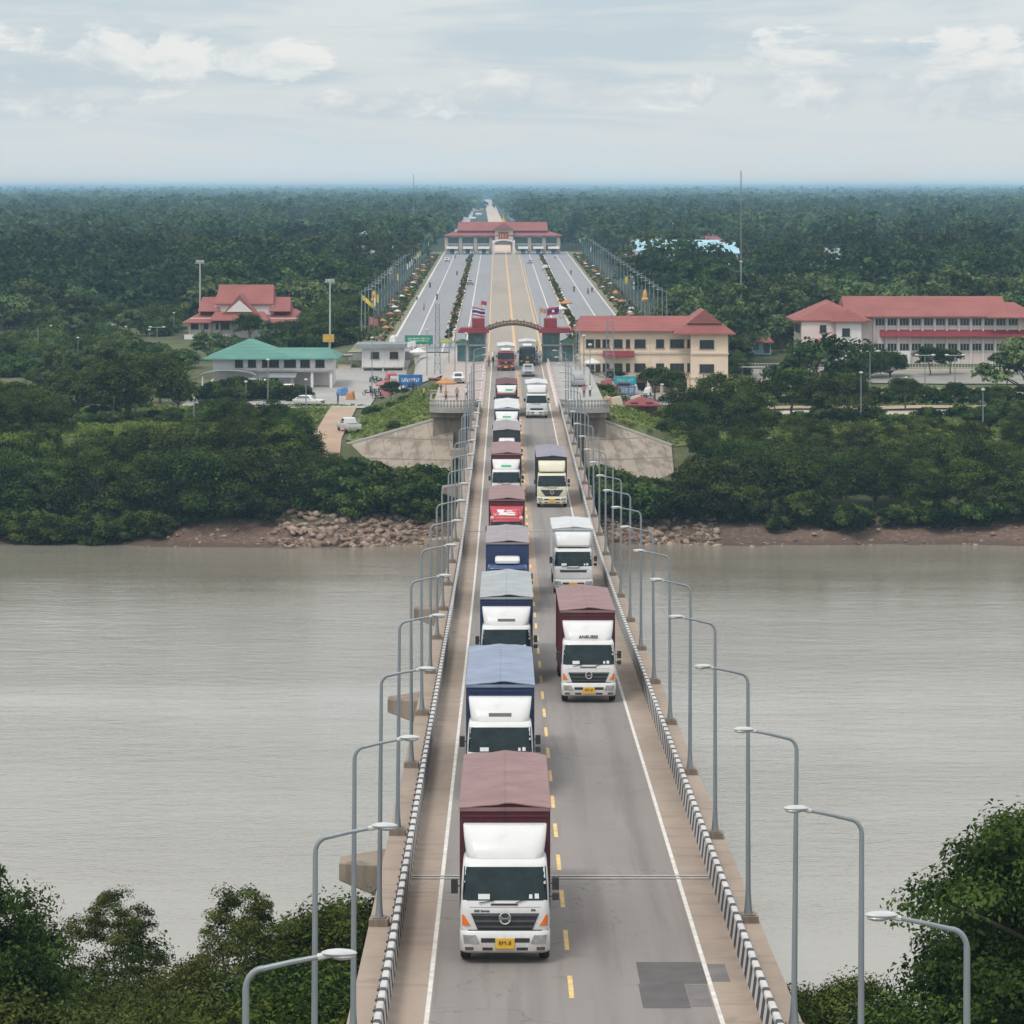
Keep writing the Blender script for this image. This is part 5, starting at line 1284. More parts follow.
# ================================================================== ARCH GATE OVER THE ROAD
d6 = 489.0; z_ = lambda py: PZ(py, d6); px = lambda p_: PX(p_, d6)
o = thing('arch_gate', 'welcome arch over the road with two glazed pylons and maroon slab roofs', 'gate', (0, d6, 0))
for s, a, b_, r0, r1, k0, k1 in ((-1, 468, 486, 458, 489, 472, 484.5), (1, 542, 560, 539, 572, 544, 557)):
    py_ = MB(); py_.box(px(a), px(b_), .2, 3.6, 0, z_(333)); pyl = py_.build('pylon', M['concrete_grey'], o)
    g = MB()
    for lo, hi in ((361, 346.5), (344, 334.5)):
        n_ = 4
        for k in range(n_):
            xa, xb = px(a)+.15+(px(b_)-px(a)-.3)*k/n_, px(a)+.05+(px(b_)-px(a)-.3)*(k+1)/n_; g.box(xa, xb, .06, .195, z_(lo), z_(hi))
    g.build('glazing', M['teal_glass'], pyl)
    q = MB(); q.box(px(a)-.15, px(b_)+.15, -.25, .19, z_(346.2), z_(344.3)); q.build('floor_band', M['galv'], pyl)
    q = MB(); q.box(px(r0), px(r1), -1.0, 4.4, z_(332.8), z_(329.6)); q.box(px(r0)+.3, px(r1)-.3, -.8, 4.2, z_(329.6), z_(327.8)); q.build('slab_roof', M['maroon'], o, bevel=.06)
    q = MB(); q.box(px(k0), px(k1), .4, 3.0, z_(327.8), z_(318.5)); q.build('roof_block', M['maroon'], o, bevel=.06)
    sx0, sx1 = (456, 467.5) if s < 0 else (561, 574)
    q = MB(); q.box(px(sx0), px(sx1), .4, 3.4, 0, z_(343)); lb = q.build('side_lobby', M['wall_white'], o)
    q = MB(); q.box(px(sx0)+.2, px(sx1)-.2, .3, .395, .2, z_(345.5)); q.build('lobby_glass', M['teal_glass'], lb)
    q = MB(); n = 8; w0, w1 = px(sx0)-.1, px(sx1)+.1
    q.prism([(w0, z_(343)), (w1, z_(343))] + [(w1+(w0-w1)*k/n, z_(343)+.15+.3*math.sin(math.pi*k/n)) for k in range(n+1)], -.6, 3.5, 'y'); q.build('awning', M['awning_green'], lb)
    if s > 0: pass
arch = MB(); xa, xb = px(486), px(541.5); xm_ = (xa+xb)/2; pts = []
for k in range(17):
    u = -1+2*k/16; pts.append((xm_+u*(xb-xa)/2, 1.2, z_(331)+1.0*(1-u*u)))
arch.tube(pts, .2, 6); arch.tube([(x, y+1.2, z) for x, y, z in pts], .16, 6); arch.tube([(x, y, z+.5) for x, y, z in pts], .09, 6)
ao = arch.build('arch_beam', M['trim_dark'], o)
q = MB(); rr_ = random.Random(4)
for k in range(1, 16):
    x, y, z = pts[k]; q.box(x-.22, x+.22, y-.08, y+.08, z+.15, z+.4+.25*rr_.random()); 
    if k % 2: q.lathe([(.12, 0), (.16, .15), (.03, .4)], c=(x, y, z+.45), n=6)
q.build('ornament', M['ornament'], ao)

def flag(label, x, y, z, w_, h_, cols, tilt=0.0, cat='flag', pole_h=3.0, disc=None):
    "waving cloth with horizontal bands: cols = list of (material, share) from the top"
    r = thing('flag', label, cat, (x, y, z))
    q = MB(); q.tube([(0, 0, -.1), (0, 0, pole_h)], [.05, .035], 6); q.lathe([(.02, 0), (.08, .08), (.02, .16)], c=(0, 0, pole_h), n=6); q.build('pole', M['galv'], r)
    c = MB(); n = 14; rows = [0.0]
    for _, sh in cols: rows.append(rows[-1]+sh)
    P_ = lambda u, v: (.06+u*w_, .28*w_*.3*math.sin(u*7+v*1.5)*u**.5, pole_h-.05-v*h_+tilt*u*w_+.06*math.sin(u*6))
    for j, (mm, sh) in enumerate(cols):
        for i in range(n):
            b_ = len(c.v); t_ = .03
            for dy in (0, t_):
                for (u, v) in ((i/n, rows[j]), ((i+1)/n, rows[j]), ((i+1)/n, rows[j+1]), (i/n, rows[j+1])):
                    p_ = P_(u, v); c.v.append((p_[0], p_[1]+dy, p_[2]))
            c.f += [(b_, b_+1, b_+2, b_+3), (b_+7, b_+6, b_+5, b_+4)]; c.m += [j, j]
            if j == 0: c.f.append((b_, b_+4, b_+5, b_+1)); c.m.append(j)
            if j == len(cols)-1: c.f.append((b_+3, b_+2, b_+6, b_+7)); c.m.append(j)
            if i == n-1: c.f.append((b_+1, b_+5, b_+6, b_+2)); c.m.append(j)
    co = c.build('cloth', [M[mm] for mm, _ in cols], r, smooth=False)
    if disc:
        q = MB(); rr = h_*.17
        ring = [(P_(.5+rr*math.cos(a)/w_, .5+rr*math.sin(a)/h_)) for a in np.linspace(0, 2*math.pi, 17)[:-1]]
        q.add([(a, b_-.03, c_) for a, b_, c_ in ring] + [(a, b_+.06, c_) for a, b_, c_ in ring], [tuple(range(16)), tuple(range(31, 15, -1))] + [(i, i+16, (i+1) % 16+16, (i+1) % 16) for i in range(16)])
        q.build('disc', M['flag_white'], co)
    return r
TH = [('flag_red', 1/6), ('flag_white', 1/6), ('flag_blue', 1/3), ('flag_white', 1/6), ('flag_red', 1/6)]
LA = [('flag_red', .25), ('flag_blue', .5), ('flag_red', .25)]
flag('red white and navy striped flag on the left pylon of the arch', px(472), d6+1.5, z_(318.5), 1.9, 1.25, TH, -.12, pole_h=1.7)
flag('red flag behind the striped flag on the left pylon', px(481), d6+2.6, z_(318.5), .8, .6, [('flag_red', 1.0)], 0, pole_h=2.6)
flag('red and blue flag with a white disc on the right pylon', px(547), d6+1.5, z_(318.5), 1.8, 1.15, LA, .22, pole_h=1.5, disc=True)
flag('brownish orange pennant at the left edge of the right pylon roof', px(540), d6+1.0, z_(327.8), .9, .7, [('orange_cloth', 1.0)], -.1, pole_h=3.0)

# barriers along the kerb between parapet and arch
bn_ = 0
for s in (-1, 1):
    k = 0
    for y in np.arange(392, 486, 7.5):
        q = thing('road_barrier', ORD[k] + ' low white barrier from the balcony, ' + ('beside the queue' if s < 0 else 'beside the free lane'), 'barrier', (BX+s*4.75, y, 0.0), 0, 'low barriers before the arch')
        MB().prism([(-.3, 0), (.3, 0), (.12, .35), (.09, .8), (-.09, .8), (-.12, .35)], -3.4, 3.4, 'y').build('body', M['wall_white'], q)
        rb = MB()
        for j in range(3): rb.box(-.1, .1, -2.6+j*2.1, -1.9+j*2.1, .8, .83)
        rb.build('red_marking', M['red_sign'], q); k += 1

# ================================================================== SIGNS, BILLBOARDS
def strokes(parent, x0, x1, z0_, z1, y, matn, n, seed, rows=1, name='lettering'):
    q = MB(); r_ = random.Random(seed); hr = (z1-z0_)/rows
    for j in range(rows):
        x = x0
        while x < x1-.1:
            w_ = r_.uniform(.16, .34)*(x1-x0)/n*1.6; zz = z0_+j*hr
            q.box(x, x+w_*.3, y-.02, y, zz+.1*hr, zz+.85*hr); q.box(x+w_*.3, x+w_*.9, y-.02, y, zz+hr*r_.choice([.1, .4, .68]), zz+hr*r_.choice([.85, .55, .85]) if False else zz+hr*.85 if r_.random() > .5 else zz+hr*.5)
            x += w_*1.35
    return q.build(name, M[matn], parent)
def sign(name, label, px0, px1, py0, py1, d, face, cat='sign', legs=2, txt='trim_white', n=7, rows=1, gz_=None, frame='galv'):
    s = F/d; x0, x1 = PX(px0, d), PX(px1, d); xm_ = (x0+x1)/2; g = float(height(xm_, d)) if gz_ is None else gz_
    o = thing(name, label, cat, (xm_, d, g)); h = (x1-x0)/2; za, zb = PZ(py1, d)-g, PZ(py0, d)-g
    q = MB(); q.box(-h, h, -.08, .08, za, zb); f = q.build('face', M[face], o)
    q = MB(); q.box(-h-.06, h+.06, .085, .2, za-.06, zb+.06)
    q.build('frame', M[frame], o)
    if txt: strokes(f, -h*.78, h*.8, za+(zb-za)*.25, zb-(zb-za)*.22, -.085, txt, n, int(px0), rows)
    q = MB()
    for k in range(legs):
        x = -h*.8+1.6*h*k/max(1, legs-1) if legs > 1 else 0
        q.tube([(x, .3, -.3), (x, .3, zb-.1)], .1, 6)
    q.build('post', M[frame], o); return o
sign('direction_sign', 'wide green direction sign with white lettering behind the white gate office', 405, 432.5, 335.5, 344, 540, 'sign_green', n=9, rows=2)
sign('banner', 'yellow-green banner right of the green direction sign', 439, 452, 339, 343, 536, 'sign_yellow', 'banner', n=6)
sign('billboard', 'blue billboard with pale lettering leaning by the yard shrubs', 399, 422, 375, 385, 463, 'sign_blue', 'billboard', n=6)
sign('billboard', 'white picture board joined to the left end of the blue billboard', 390.5, 398.6, 376, 385, 463.2, 'wall_white', 'billboard', n=3, txt='rose_cloth', legs=1)
sign('banner', 'teal banner on the lattice stand below the cream office', 615, 636, 376.5, 384, 452, 'sign_teal', 'banner', n=5, txt='wall_teal')
sign('display_board', 'patchwork blue and white display board under the teal banner', 619, 635, 386, 395, 451, 'blue_cloth', 'board', n=5, rows=3)
sign('display_board', 'narrow red display board left of the blue and white board', 613.5, 620, 386.5, 398, 450.5, 'rose_cloth', 'board', n=2, legs=1, txt='rose_panel')
sign('panel', 'orange panel hung high on the tall pole between the two left roofs', 323, 334, 334.5, 342, 545, 'gold', 'sign', n=3, legs=1, txt='yellow_cloth')
sign('pavilion_sign', 'small red roofed sign on posts left of the plaza edge', 351.5, 361, 310, 317, 590, 'red_sign', 'sign', legs=2, txt=None)
# overhead footbridge rail in front of the green sign
o = thing('footbridge', 'grey overhead sign gantry crossing the street left of the arch', 'gantry', (0, 530, float(height(-14, 530))))
xa, xb = PX(405, 530), PX(462, 530); za, zb = PZ(353.5, 530)-o.location.z, PZ(349.5, 530)-o.location.z
q = MB(); q.box(xa, xb, -.6, .6, za, za+.25); q.build('deck', M['concrete_grey'], o)
q = MB()
for k in range(24): x = xa+(xb-xa)*k/23; q.box(x-.04, x+.04, -.62, -.56, za+.25, zb+.35)
q.box(xa, xb, -.64, -.54, zb+.3, zb+.4); q.build('railing', M['galv'], o)
q = MB()
for x in (xa+.2, xb-.2): q.box(x-.2, x+.2, -.3, .3, -.5, za)
q.build('leg', M['concrete_grey'], o)
# lattice tower at the corner of the cream office and by the left pavement
def lattice(label, x, y, g, H, w_=.9):
    rl_ = .05 if w_ > .4 else .03
    o = thing('lattice_mast', label, 'mast', (x, y, g)); q = MB(); n = int(H/1.1)
    cs = [(-1, -1), (1, -1), (1, 1), (-1, 1)]
    P_ = lambda c, z: (c[0]*w_/2*(1-.35*z/H), c[1]*w_/2*(1-.35*z/H), z)
    for c in cs: q.tube([P_(c, -.3), P_(c, H)], rl_, 5)
    q.build('leg', M['galv'], o); q = MB()
    for k in range(n):
        z0_, z1 = H*k/n, H*(k+1)/n
        for i in range(4):
            a, b_ = cs[i], cs[(i+1) % 4]; q.tube([P_(a, z0_), P_(b_, z1)], rl_*.5, 4); q.tube([P_(a, z1), P_(b_, z1)], rl_*.5, 4)
    q.build('bracing', M['galv'], o); return o
x, y = PX(610, 459), 459.0; g = float(height(x, y)); lattice('grey lattice mast standing before the left end of the cream office', x, y, g, PZ(320, y)-g, 1.3)
x, y = PX(578, 468), 468.0; g = .1; lattice('thin lattice mast at the outer edge of the right pavement', x, y, g, PZ(330, y)-g, .7)
x, y = PX(437.5, 462), 462.0; g = .1; lattice('thin lattice mast on the left pavement in front of the yellow banner', x, y, g, PZ(304, y)-g, .8)
x, y = PX(741, 600), 600.0; g = -1.0
o = lattice('very tall thin radio mast rising above the horizon at right', x, y, g, PZ(171, y)-g, .34)
o = lattice('distant radio mast on the horizon left of the far road', PX(413.5, 1600), 1600.0, -.4, PZ(174, 1600)+.4, .5)

# ================================================================== POLES
def make_pole(label, x, y, H, arms=1, g=None, head=True, r=.085, group=None):
    g = float(height(x, y)) if g is None else g
    o = thing('light_pole', label, 'light pole', (x, y, g), 0, group)
    q = MB(); q.tube([(0, 0, -.3), (0, 0, H)], [r*1.25, r*.8], 7); q.build('pole', M['lamp_head'] if arms == 3 else M['galv'], o)
    if head:
        q = MB()
        if arms == 1: q.ellip((0, -.1, H+.05), (.28, .5, .16), 8, 5)
        elif arms == 2:
            q.box(-1.2, 1.2, -.05, .05, H-.08, H); q.ellip((-1.2, -.1, H), (.35, .25, .16), 8, 5); q.ellip((1.2, -.1, H), (.35, .25, .16), 8, 5)
        else:
            for k in range(4): q.box(-.75+k*.4, -.45+k*.4, -.2, .1, H-.1, H+.35)
            q.box(-.85, .85, -.05, .05, H-.3, H-.15)
        q.build('lamp_head', M['lamp_head'], o)
    return o
pole_spec = [(200, 262, 300, 'tall floodlight pole behind the left end of the temple roofs', 600, 3), (330, 281, 344, 'tall floodlight pole between temple trees and green roof', 548, 3),
  (741, 262, 345, 'tall white pole in the trees behind the blue house', 560, 1), (695.5, 252, 290, 'white pole in front of the warehouse trees', 900, 1), (677.5, 251, 276, 'white pole with a round lamp near the warehouse', 960, 1)]
for px_, t_, b_, lab, d, ar in pole_spec:
    x = PX(px_, d); g = float(height(x, d)); make_pole(lab, x, d, PZ(t_, d)-g, ar, g, True, .13)
lp = [(149.5, 330, 350, 'left of the broad dark tree'), (157, 327, 347, 'behind the broad dark tree, second from left'), (113, 325, 341, 'over the young trees at left'), (126, 327, 343, 'right of the first thin one over the young trees'),
      (174, 313, 340, 'below the left end of the temple'), (51, 326, 345, 'in the low scrub at far left'), (38, 326, 366, 'in the scrub, with a tall thin shaft'), (78, 338, 360, 'above the blue tarpaulin'), (3, 345, 362, 'at the left picture edge'),
      (113.5, 391, 416, 'with a square head above the left bank trees'), (136, 385, 410, 'amid cut trunks behind the left bank'), (194, 398, 430, 'on the left bank, pale and headless'), (268, 360, 398, 'in front of the green roofed office'), (306, 380, 410, 'beside the laterite road shrubs'), (246, 382, 398, 'low, with a round lamp before the green roofed office')]
for k, (px_, t_, b_, lab) in enumerate(lp):
    z = -3.6 if b_ > 350 else -2.0
    x, y, _ = G(px_, b_, z); g = float(height(x, y)); make_pole('pale slim pole ' + lab, x, y, PZ(t_, y)-g, 2 if k in (1, 9) else 1, g, k not in (6, 11), .075)
rp_ = [(834.5, 351, 372, 'at the office forecourt, left end'), (870, 351, 395, 'double headed, before the forecourt trees'), (876, 352, 372, 'close behind the double headed one'), (925, 355, 396, 'double headed, mid hedge'), (955, 355, 396, 'double headed, right of the mid hedge one'),
       (861, 373, 424, 'tall and thin by the brownish tree'), (983, 390, 430, 'thin, at the right among hedge trees'), (906, 378, 405, 'thin, behind the hedge'), (702, 395, 420, 'thin, among trees below the cream office'), (662, 385, 410, 'thin, beside the guard hut')]
for k, (px_, t_, b_, lab) in enumerate(rp_):
    x, y, _ = G(px_, b_, -4.0); g = float(height(x, y)); make_pole('pale pole ' + lab, x, y, PZ(t_, y)-g, 2 if 'double' in lab else 1, g, True, .08)
# rows of poles along both plaza edges
pole_data = {}
def make_plaza_pole(label, x, y, kind, s, grp):
    o = thing('plaza_pole', label, 'light pole', (x, y, -.3), 0, grp)
    if not pole_data:
        H = 9.0
        q = MB(); q.tube([(0, 0, -.3), (0, 0, H)], [.12, .07], 6); q.tube([(0, 0, H-.2), (1.2, 0, H+.15)], .05, 5); a = q.build('shaft', M['galv']).data
        q = MB(); q.ellip((1.5, 0, H+.18), (.5, .2, .12), 8, 5); b_ = q.build('lamp_head', M['galv']).data
        q = MB(); q.tube([(0, 0, -.3), (0, 0, 8)], [.10, .06], 6); c = q.build('shaft', M['pole_teal']).data
        q = MB(); q.prism([(.05, 5.9), (.34, 5.9), (.40, 6.6), (.34, 7.4), (.05, 7.4)], -.03, .03, 'y'); e_ = q.build('pennant', M['pole_teal']).data
        q = MB(); q.prism([(.05, 5.9), (.34, 5.9), (.40, 6.6), (.34, 7.4), (.05, 7.4)], -.03, .03, 'y'); f_ = q.build('pennant', M['yellow_cloth']).data
        q = MB(); q.prism([(.05, 5.9), (.34, 5.9), (.40, 6.6), (.34, 7.4), (.05, 7.4)], -.03, .03, 'y'); g_ = q.build('pennant', M['white_cloth']).data
        pole_data.update(a=a, b=b_, c=c, e=e_, f=f_, g=g_)
        for ob in [ob for ob in bpy.data.objects if ob.data in pole_data.values()]: bpy.data.objects.remove(ob)
    names = (('shaft', 'a'), ('lamp_head', 'b')) if kind == 0 else (('shaft', 'c'), ('pennant', 'efg'[kind-1]))
    for nm, kk in names:
        c = bpy.data.objects.new(nm, pole_data[kk]); COL.objects.link(c); c.parent = o
        if s > 0: c.rotation_euler = (0, 0, math.pi)
    return o
for s in (-1, 1):
    kl = kf = 0
    for k, y in enumerate(np.geomspace(560, 1262, 54)):
        x = PC(y)+s*(hw(y)+ (3.6 if k % 2 else 5.4)); rr_ = random.Random(k*7+s)
        if k % 2 == 0:
            make_plaza_pole('grey light pole on the ' + ('left' if s < 0 else 'right') + ' plaza edge, ' + ORD[kl] + ' from the arch', x, y, 0, s, 'light poles along the plaza'); kl += 1
        else:
            kd = rr_.choice([1, 1, 1, 1, 1, 2, 3]); cn_ = {1: 'dark teal', 2: 'yellow', 3: 'white'}[kd]
            make_plaza_pole('slim pole with ' + cn_ + ' pennant on the ' + ('left' if s < 0 else 'right') + ' plaza verge, ' + ORD[kf] + ' from the arch', x, y, kd, s, 'pennant poles along the plaza'); kf += 1
# golden pillar lanterns and bright banners by the plaza ends
for i, (px_, t_, b_, cm, lab) in enumerate([(374, 290, 322, 'gold', 'gold topped pole at the left plaza verge'), (645, 289, 312, 'gold', 'gold topped pole at the right plaza verge'), (670.5, 309, 322, 'gold', 'gold lantern post behind the cream office roof'),
                                      (666, 281, 300, 'yellow_cloth', 'yellow topped pole in the right pennant row'), (626, 276, 296, 'yellow_cloth', 'yellow topped pole far along the right verge')]):
    d = 600 if i < 3 else 820; x = PX(px_, d); g = float(height(x, d)); o = thing('lantern_post', lab, 'post', (x, d, g)); H = PZ(t_, d)-g
    q = MB(); q.tube([(0, 0, -.3), (0, 0, H-2.2)], .1, 6); q.build('pole', M['galv'], o)
    q = MB(); q.lathe([(.5, 0), (.7, .4), (.45, .7), (.4, 1.5), (.15, 2.2)], c=(0, 0, H-2.3), n=8); q.build('lantern', M[cm], o)
flag('tilted yellow banner beside the red sign left of the plaza', PX(362, 592), 592, float(height(PX(362, 592), 592)), 2.2, .9, [('yellow_cloth', 1.0)], -.8, 'banner', 7.2)
flag('red banner drooping near the left plaza corner', PX(369, 585), 585, float(height(PX(369, 585), 585)), 1.6, 1.4, [('rose_cloth', 1.0)], -.2, 'banner', 3.4)

# ================================================================== STALLS AND PARASOLS ALONG THE VERGES
def make_parasol(label, x, y, g, cloth, sc=1.0, grp=None):
    o = thing('market_parasol', label, 'parasol', (x, y, g), 0, grp, sc)
    q = MB(); q.tube([(0, 0, -.1), (0, 0, 2.5)], .04, 6); q.build('pole', M['galv'], o)
    q = MB(); n = 8; ring = [(1.5*math.cos(2*math.pi*k/n), 1.5*math.sin(2*math.pi*k/n), 1.95) for k in range(n)]
    q.v += ring + [(0, 0, 2.65)] + [(a*.97, b_*.97, 1.75) for a, b_, _ in ring] + [(0, 0, 2.6)]
    for k in range(n):
        q.f += [(k, (k+1) % n, n), (k, n+1+k, n+1+(k+1) % n, (k+1) % n), (n+1+(k+1) % n, n+1+k, 2*n+1)]; q.m += [0]*3
    q.build('canopy', M[cloth], o)
    q = MB(); q.box(-.6, .6, -.35, .35, .68, .74); q.box(-.55, -.5, -.3, .3, 0, .68); q.box(.5, .55, -.3, .3, 0, .68); q.build('table', M['trim_white'], o)
    return o
cl_ = ['orange_cloth', 'rose_cloth', 'white_cloth', 'rose_cloth', 'orange_cloth', 'white_cloth']; cnm = {'orange_cloth': 'orange', 'rose_cloth': 'rose red', 'white_cloth': 'white'}
for s in (-1, 1):
    cnt = {}
    for k, y in enumerate(np.geomspace(585, 1235, 30)):
        cm = cl_[(k*5+k//3) % 6]; cnt[cm] = cnt.get(cm, 0)+1; rr_ = random.Random(k*3+s)
        make_parasol(ORD[cnt[cm]-1] + ' ' + cnm[cm] + ' parasol from the arch end on the ' + ('left' if s < 0 else 'right') + ' plaza verge', PC(y)+s*(hw(y)+rr_.uniform(1.6, 4.6)), y+rr_.uniform(-4, 4), -.05, cm, rr_.uniform(.3, .62), 'parasols along the plaza verges')
for px_, py_, cm, lab in [(385, 376, 'rose_cloth', 'by the red minibus'), (418, 362, 'white_cloth', 'at the corner of the white gate office'), (446, 398, 'orange_cloth', 'on the left balcony'), (566, 312, 'orange_cloth', 'beside the right planter at its near end'), (560, 318, 'white_cloth', 'just right of the arch behind the pylon'),
                          (586, 371, 'white_cloth', 'near the thin lattice mast on the right'), (592, 374, 'white_cloth', 'under the left corner of the cream office')]:
    x, y, _ = G(px_, py_, -1.0 if px_ < 440 or px_ > 580 else 0.0); g = float(height(x, y)) if not (440 < px_ < 580) else .1
    make_parasol(cnm[cm] + ' parasol ' + lab, x, y, g, cm, .95)
# red and blue tarpaulin-covered stalls
def stall(label, px0, px1, py_, z, cloth, H=2.4):
    x0, y, _ = G(px0, py_, z); x1 = PX(px1, y); g = float(height((x0+x1)/2, y)); o = thing('market_stall', label, 'stall', ((x0+x1)/2, y, g)); h = (x1-x0)/2
    q = MB(); q.prism([(-.2, H), (3.2, H-.5), (3.2, H-.38), (-.2, H+.12)], -h, h, 'x'); q.build('awning', M[cloth], o)
    q = MB()
    for x in (-h+.1, h-.1):
        for yy_ in (0, 3): q.tube([(x, yy_, -.2), (x, yy_, H-.1 if yy_ == 0 else H-.5)], .05, 6)
    q.build('post', M['galv'], o)
    q = MB(); q.box(-h+.2, h-.2, .3, 1.1, .7, .78); q.box(-h+.25, h-.25, .4, 1.0, 0, .7); q.build('counter', M['wall_beige'], o)
stall('blue tarpaulin shelter half hidden in the left scrub', 30, 55, 376, -3.9, 'blue_cloth', 2.0)
stall('red awning stall on the outer left pavement', 428, 441, 397, -1.2, 'rose_cloth')
stall('pale awning stall between the parked van and the white office', 336, 352, 374, -3.2, 'white_cloth')
stall('maroon awning stall below the lattice mast', 618, 630, 408, -3.2, 'maroon')
stall('white tent by the trees under the right end of the cream office', 742, 765, 380, -3.2, 'white_cloth')
# planters between carriageways: kerb, shrubs and flowers
for s, u in ((-1, -.535), (1, .535)):
    o = thing('planter', 'long planted strip with small shrubs and flowers in the ' + ('left' if s < 0 else 'right') + ' half of the plaza', 'planter', (0, 0, 0))
    kb = MB(); y0_ = np.linspace(552, 1240, 30)
    strip(kb, lambda y: PC(y)+u*hw(y)-.85, lambda y: PC(y)+u*hw(y)+.85, list(y0_), .14, zf=z0)
    for dx in (-.85, .85): strip(kb, (lambda y, dx=dx: PC(y)+u*hw(y)+dx-.07), (lambda y, dx=dx: PC(y)+u*hw(y)+dx+.07), list(y0_), .2, zf=z0)
    kb.build('kerb', M['wall_beige'], o)
    PLANTERS = globals().setdefault('PLANTERS', []); PLANTERS.append((o, u))
# retaining wall under the front edge of the plaza
o = thing('retaining_wall', 'low concrete wall holding the front left corner of the plaza', 'wall', (0, 520, 0))
q = MB(); q.box(PC(520)-hw(520)-6, -12.5, -.35, .0, -5.0, .05); q.build('body', M['concrete_grey'], o); q = MB(); q.box(PC(520)-hw(520)-6, -12.5, -.45, .1, .052, .16); q.build('coping', M['wall_white'], o)
# more clutter around the checkpoint: poles, parked bikes, crates, small cars
for px_, t_, b_, lab in [(449, 322, 372, 'with round head left of the left pylon'), (455, 330, 384, 'rising from the left pavement'), (466, 334, 392, 'nearest the parapet on the left pavement'), (575, 326, 372, 'right of the right pylon'), (584, 336, 386, 'rising from the right pavement'), (590, 345, 398, 'near the right balcony corner'), (427, 330, 372, 'beside the blue billboard'), (372, 338, 372, 'left of the white gate office')]:
    y = 430 + (t_-322)*1.2 if px_ > 440 else 500.0; y = {372: 485.0, 384: 452.0, 392: 432.0, 386: 448.0, 398: 410.0}.get(b_, y); x = PX(px_, y)
    g = .1 if 440 < px_ < 600 else float(height(x, y)); make_pole('thin grey pole ' + lab, x, y, PZ(t_, y)-g, 1, g, True, .06)
r_ = random.Random(77)
def ground_at(px_, py_):
    x, y, z = G(px_, py_, -2.0)
    for _ in range(8): x, y, z = G(px_, py_, float(height(x, y)))
    return x, y, float(height(x, y))
protob = None
for k in range(26):
    px_, py_ = (r_.uniform(366, 428), r_.uniform(371, 398)) if k < 16 else (r_.uniform(600, 650), r_.uniform(392, 408))
    if k < 16 and px_ > 396 and py_ < 386: px_ -= 26
    x, y, z = ground_at(px_, py_); lab = 'small motorbike parked near the ' + ('yard billboard' if k < 16 else 'guard hut') ; grp = 'motorbikes parked ' + ('in the left yard' if k < 16 else 'by the guard hut')
    if protob is None:
        protob = make_bike(lab, (x, y, z+.2), r_.uniform(0, 6.28), 'cab_black'); protob['group'] = grp
    else: dup(protob, (x, y, z+.2), r_.uniform(0, 6.28), lab, grp)
for k in range(16):
    px_, py_ = (r_.uniform(340, 432), r_.uniform(362, 398)) if k < 9 else (r_.uniform(603, 650), r_.uniform(388, 410)); x, y, z = ground_at(px_, py_)
    cm = ['white_cloth', 'blue_cloth', 'rose_cloth', 'orange_cloth', 'wall_beige'][k % 5]
    o = thing('crate_stack', 'small ' + {'white_cloth': 'white', 'blue_cloth': 'blue', 'rose_cloth': 'rose', 'orange_cloth': 'orange', 'wall_beige': 'beige'}[cm] + ' heap of covered goods in the ' + ('left yard' if k < 9 else 'yard below the cream office'), 'goods', (x, y, z+.15), r_.uniform(0, 3), 'covered goods ' + ('in the left yard' if k < 9 else 'below the cream office'))
    q = MB(); q.hexa([(-.9, -.6, 0), (.9, -.6, 0), (.9, .6, 0), (-.9, .6, 0)], [(-.7, -.4, 1.1), (.6, -.45, 1.3), (.7, .4, 1.2), (-.6, .45, 1.0)]); q.build('cover', M[cm], o, bevel=.12)
    q = MB(); q.box(-1.0, 1.0, -.7, .7, -.1, .0); q.build('pallet', M['wall_beige'], o)
for k, (px_, py_, pt_, kd, lab) in enumerate([(447, 262, 'cab_white', 'car', 'white car nearest the toll booths on the left'), (468, 262, 'cab_black', 'car', 'dark car leaving the second left toll lane'), (530, 264, 'cab_silver', 'car', 'silver car before the right toll booths'), (545, 270, 'cab_white', 'pickup', 'white pickup in the right carriageway below the booths'), (470, 285, 'cab_silver', 'car', 'silver car halfway down the left inner carriageway'),
                                  (578, 385, 'cab_silver', 'pickup', 'silver pickup parked on the right pavement behind the balcony'), (458, 384, 'cab_white', 'car', 'white car parked on the left pavement behind the balcony')]):
    if py_ < 300: x, y, z = G(px_, py_, 0.0); z = .04
    else: x, y, z = G(px_, py_, .1); z = .11
    make_car(lab, (x, y, z), R(180) if k % 2 else 0, pt_, kd)
# ================================================================== VEGETATION
def leaves(rng_, clumps, n_leaf, size, aspect=.55, flat=.35, droop=0.0, shell=.5):
    "leaf-sized faces round clump centres: arrays of vertices, quads and tints. clumps: (n,5) x y z r tint"
    m_ = len(clumps); cid = np.repeat(np.arange(m_), n_leaf); n = len(cid)
    dirs = rng_.normal(size=(n, 3)); dirs /= np.linalg.norm(dirs, axis=1)[:, None]
    dirs[:, 2] = np.where(dirs[:, 2] < -.35, -dirs[:, 2]*.6, dirs[:, 2])
    rad = rng_.rand(n)**shell * clumps[cid, 3]
    c = clumps[cid, :3] + dirs*rad[:, None]*np.array([1, 1, .8])
    nrm = dirs*.7 + rng_.normal(size=(n, 3))*.45 + np.array([0, 0, flat]); nrm /= np.linalg.norm(nrm, axis=1)[:, None]
    a = rng_.normal(size=(n, 3)); a[:, 2] -= droop; u = a - nrm*(a*nrm).sum(1)[:, None]; u /= np.linalg.norm(u, axis=1)[:, None]+1e-9
    v = np.cross(nrm, u); s = size*(.6+.8*rng_.rand(n))[:, None]
    bend = nrm*s*.18
    P = np.stack([c-u*s, c-v*s*aspect+bend, c+u*s, c+v*s*aspect+bend], 1).reshape(-1, 3)
    Fq = np.arange(n*4).reshape(n, 4)
    tint = np.clip(clumps[cid, 4] + rng_.normal(size=n)*.16, 0, 1)
    return P, Fq, tint
